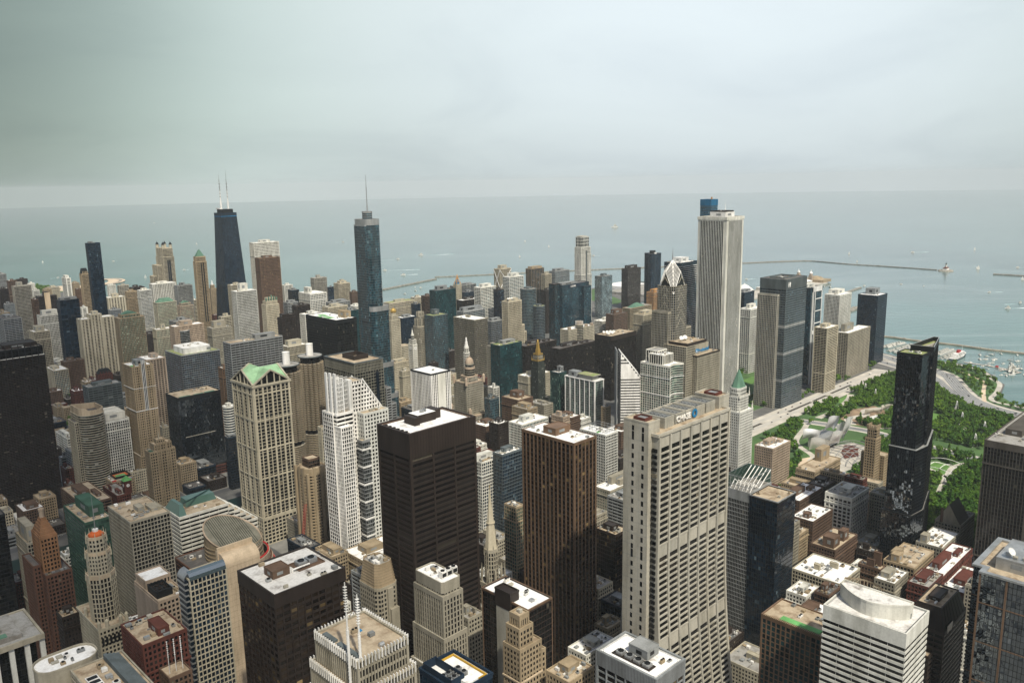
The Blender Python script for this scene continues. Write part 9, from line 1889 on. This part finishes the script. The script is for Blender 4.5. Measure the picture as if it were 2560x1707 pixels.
mk_('funnel',wall('red'),t,lambda m: m.prism(rect(-14,-2.4,-4,2.4),13.5,20,rect(-14.6,-1.9,-6.5,1.9))); mk_('funnel',wall('red'),t,lambda m: m.prism(rect(2,-1.6,8,1.6),13.5,17.5,rect(1.6,-1.3,6.6,1.3))); mk_('mast',wall('bright'),t,lambda m: m.tube((18,0,12),(17,0,26),.3,6))
t=thing('dock','bent timber dock with moored tour boats and a red hut at right','dock',(1935,480,-2))
mk_('deck',conc,t,lambda m: (ribbon('',[(21,80),(17,30),(5,-10),(-8,-38)],7,.9,conc,m=m),ribbon('',[(5,-10),(-20,0)],5,.9,conc,m=m),ribbon('',[(-8,-38),(-47,-23)],5,.9,conc,m=m))); mk_('hut',wall('red'),t,lambda m: m.box(10,10,.9,15,15,4)); mk_('piles',wall('brown'),t,lambda m: [m.cyl(21-i*3,80-i*12,-1,2.4,.3,6) for i in range(10)])
for i,(x,y,a) in enumerate(((1944,462,1.9),(1920,462,.4),(1906,452,.5))): motorboat(('tour boat tied at the corner of the bent timber dock','tour boat moored at the middle arm of the bent timber dock','tour boat at the outer end of the bent timber dock')[i],x,y,2.2,a,decks=2)
# ------------------------------------------------------------------ buildings
for rec in DATA:
 b=Bld(rec); FN[rec[12]](b); b.finish()
# ------------------------------------------------------------------ unseen cloud slab, added overhead to shade the left of the view
mc,ct,cp=newmat('added_cloud'); cp.inputs['Base Color'].default_value=(.85,.86,.87,1); cp.inputs['Roughness'].default_value=1; cp.inputs['Specular IOR Level'].default_value=0
cg=N(ct,'ShaderNodeTexCoord'); cm_=N(ct,'ShaderNodeMapping'); cm_.inputs['Scale'].default_value=(1/520,1/1650,0); ct.links.new(cg.outputs['Object'],cm_.inputs[0]); cl_=N(ct,'ShaderNodeVectorMath',operation='LENGTH'); ct.links.new(cm_.outputs[0],cl_.inputs[0])
cn=N(ct,'ShaderNodeTexNoise'); cn.inputs['Scale'].default_value=.004; cn.inputs['Detail'].default_value=5; ct.links.new(cg.outputs['Object'],cn.inputs['Vector'])
ca=ramp(ct,[(.35,(.48,.48,.48)),(1.0,(0,0,0))],'EASE'); ct.links.new(math_(ct,'ADD',cl_.outputs['Value'],math_(ct,'MULTIPLY',math_(ct,'SUBTRACT',cn.outputs[0],.5),.5)),ca.inputs[0]); ct.links.new(ca.outputs[0],cp.inputs['Alpha'])
cb_=M(); nu,nv=40,10; crg=random.Random(3); G=[]
for j in range(nv+1):
 th=math.pi*j/nv; row=[]
 for i in range(nu):
  ph=2*math.pi*i/nu; k=1+.07*math.sin(5*ph+j)+.05*math.sin(11*ph-2*j); row.append((520*math.sin(th)*math.cos(ph)*k,1650*math.sin(th)*math.sin(ph)*k,(70 if th < 1.57 else 25)*math.cos(th)))
 G.append(row)
for j in range(nv):
 for i in range(nu): cb_.quad(G[j][i],G[j+1][i],G[j+1][(i+1) % nu],G[j][(i+1) % nu])
co_=cb_.build('added_cloud',mc); co_['kind']='structure'; co_.location=(-190,500,1450); co_.rotation_euler.z=R(-12)
# ------------------------------------------------------------------ air
hz=M(); hz.box(-24000,-24000,-5,24000,24000,480); hm=bpy.data.materials.new('haze'); hm.use_nodes=True; ht=hm.node_tree; ht.nodes.clear(); ho=N(ht,'ShaderNodeOutputMaterial'); pv_=N(ht,'ShaderNodeVolumePrincipled'); pv_.inputs['Color'].default_value=(.90,.96,.96,1); pv_.inputs['Density'].default_value=HAZE; pv_.inputs['Anisotropy'].default_value=0.0; ht.links.new(pv_.outputs[0],ho.inputs['Volume'])
if HAZE > 0: structure(hz.build('haze',hm),'stuff')
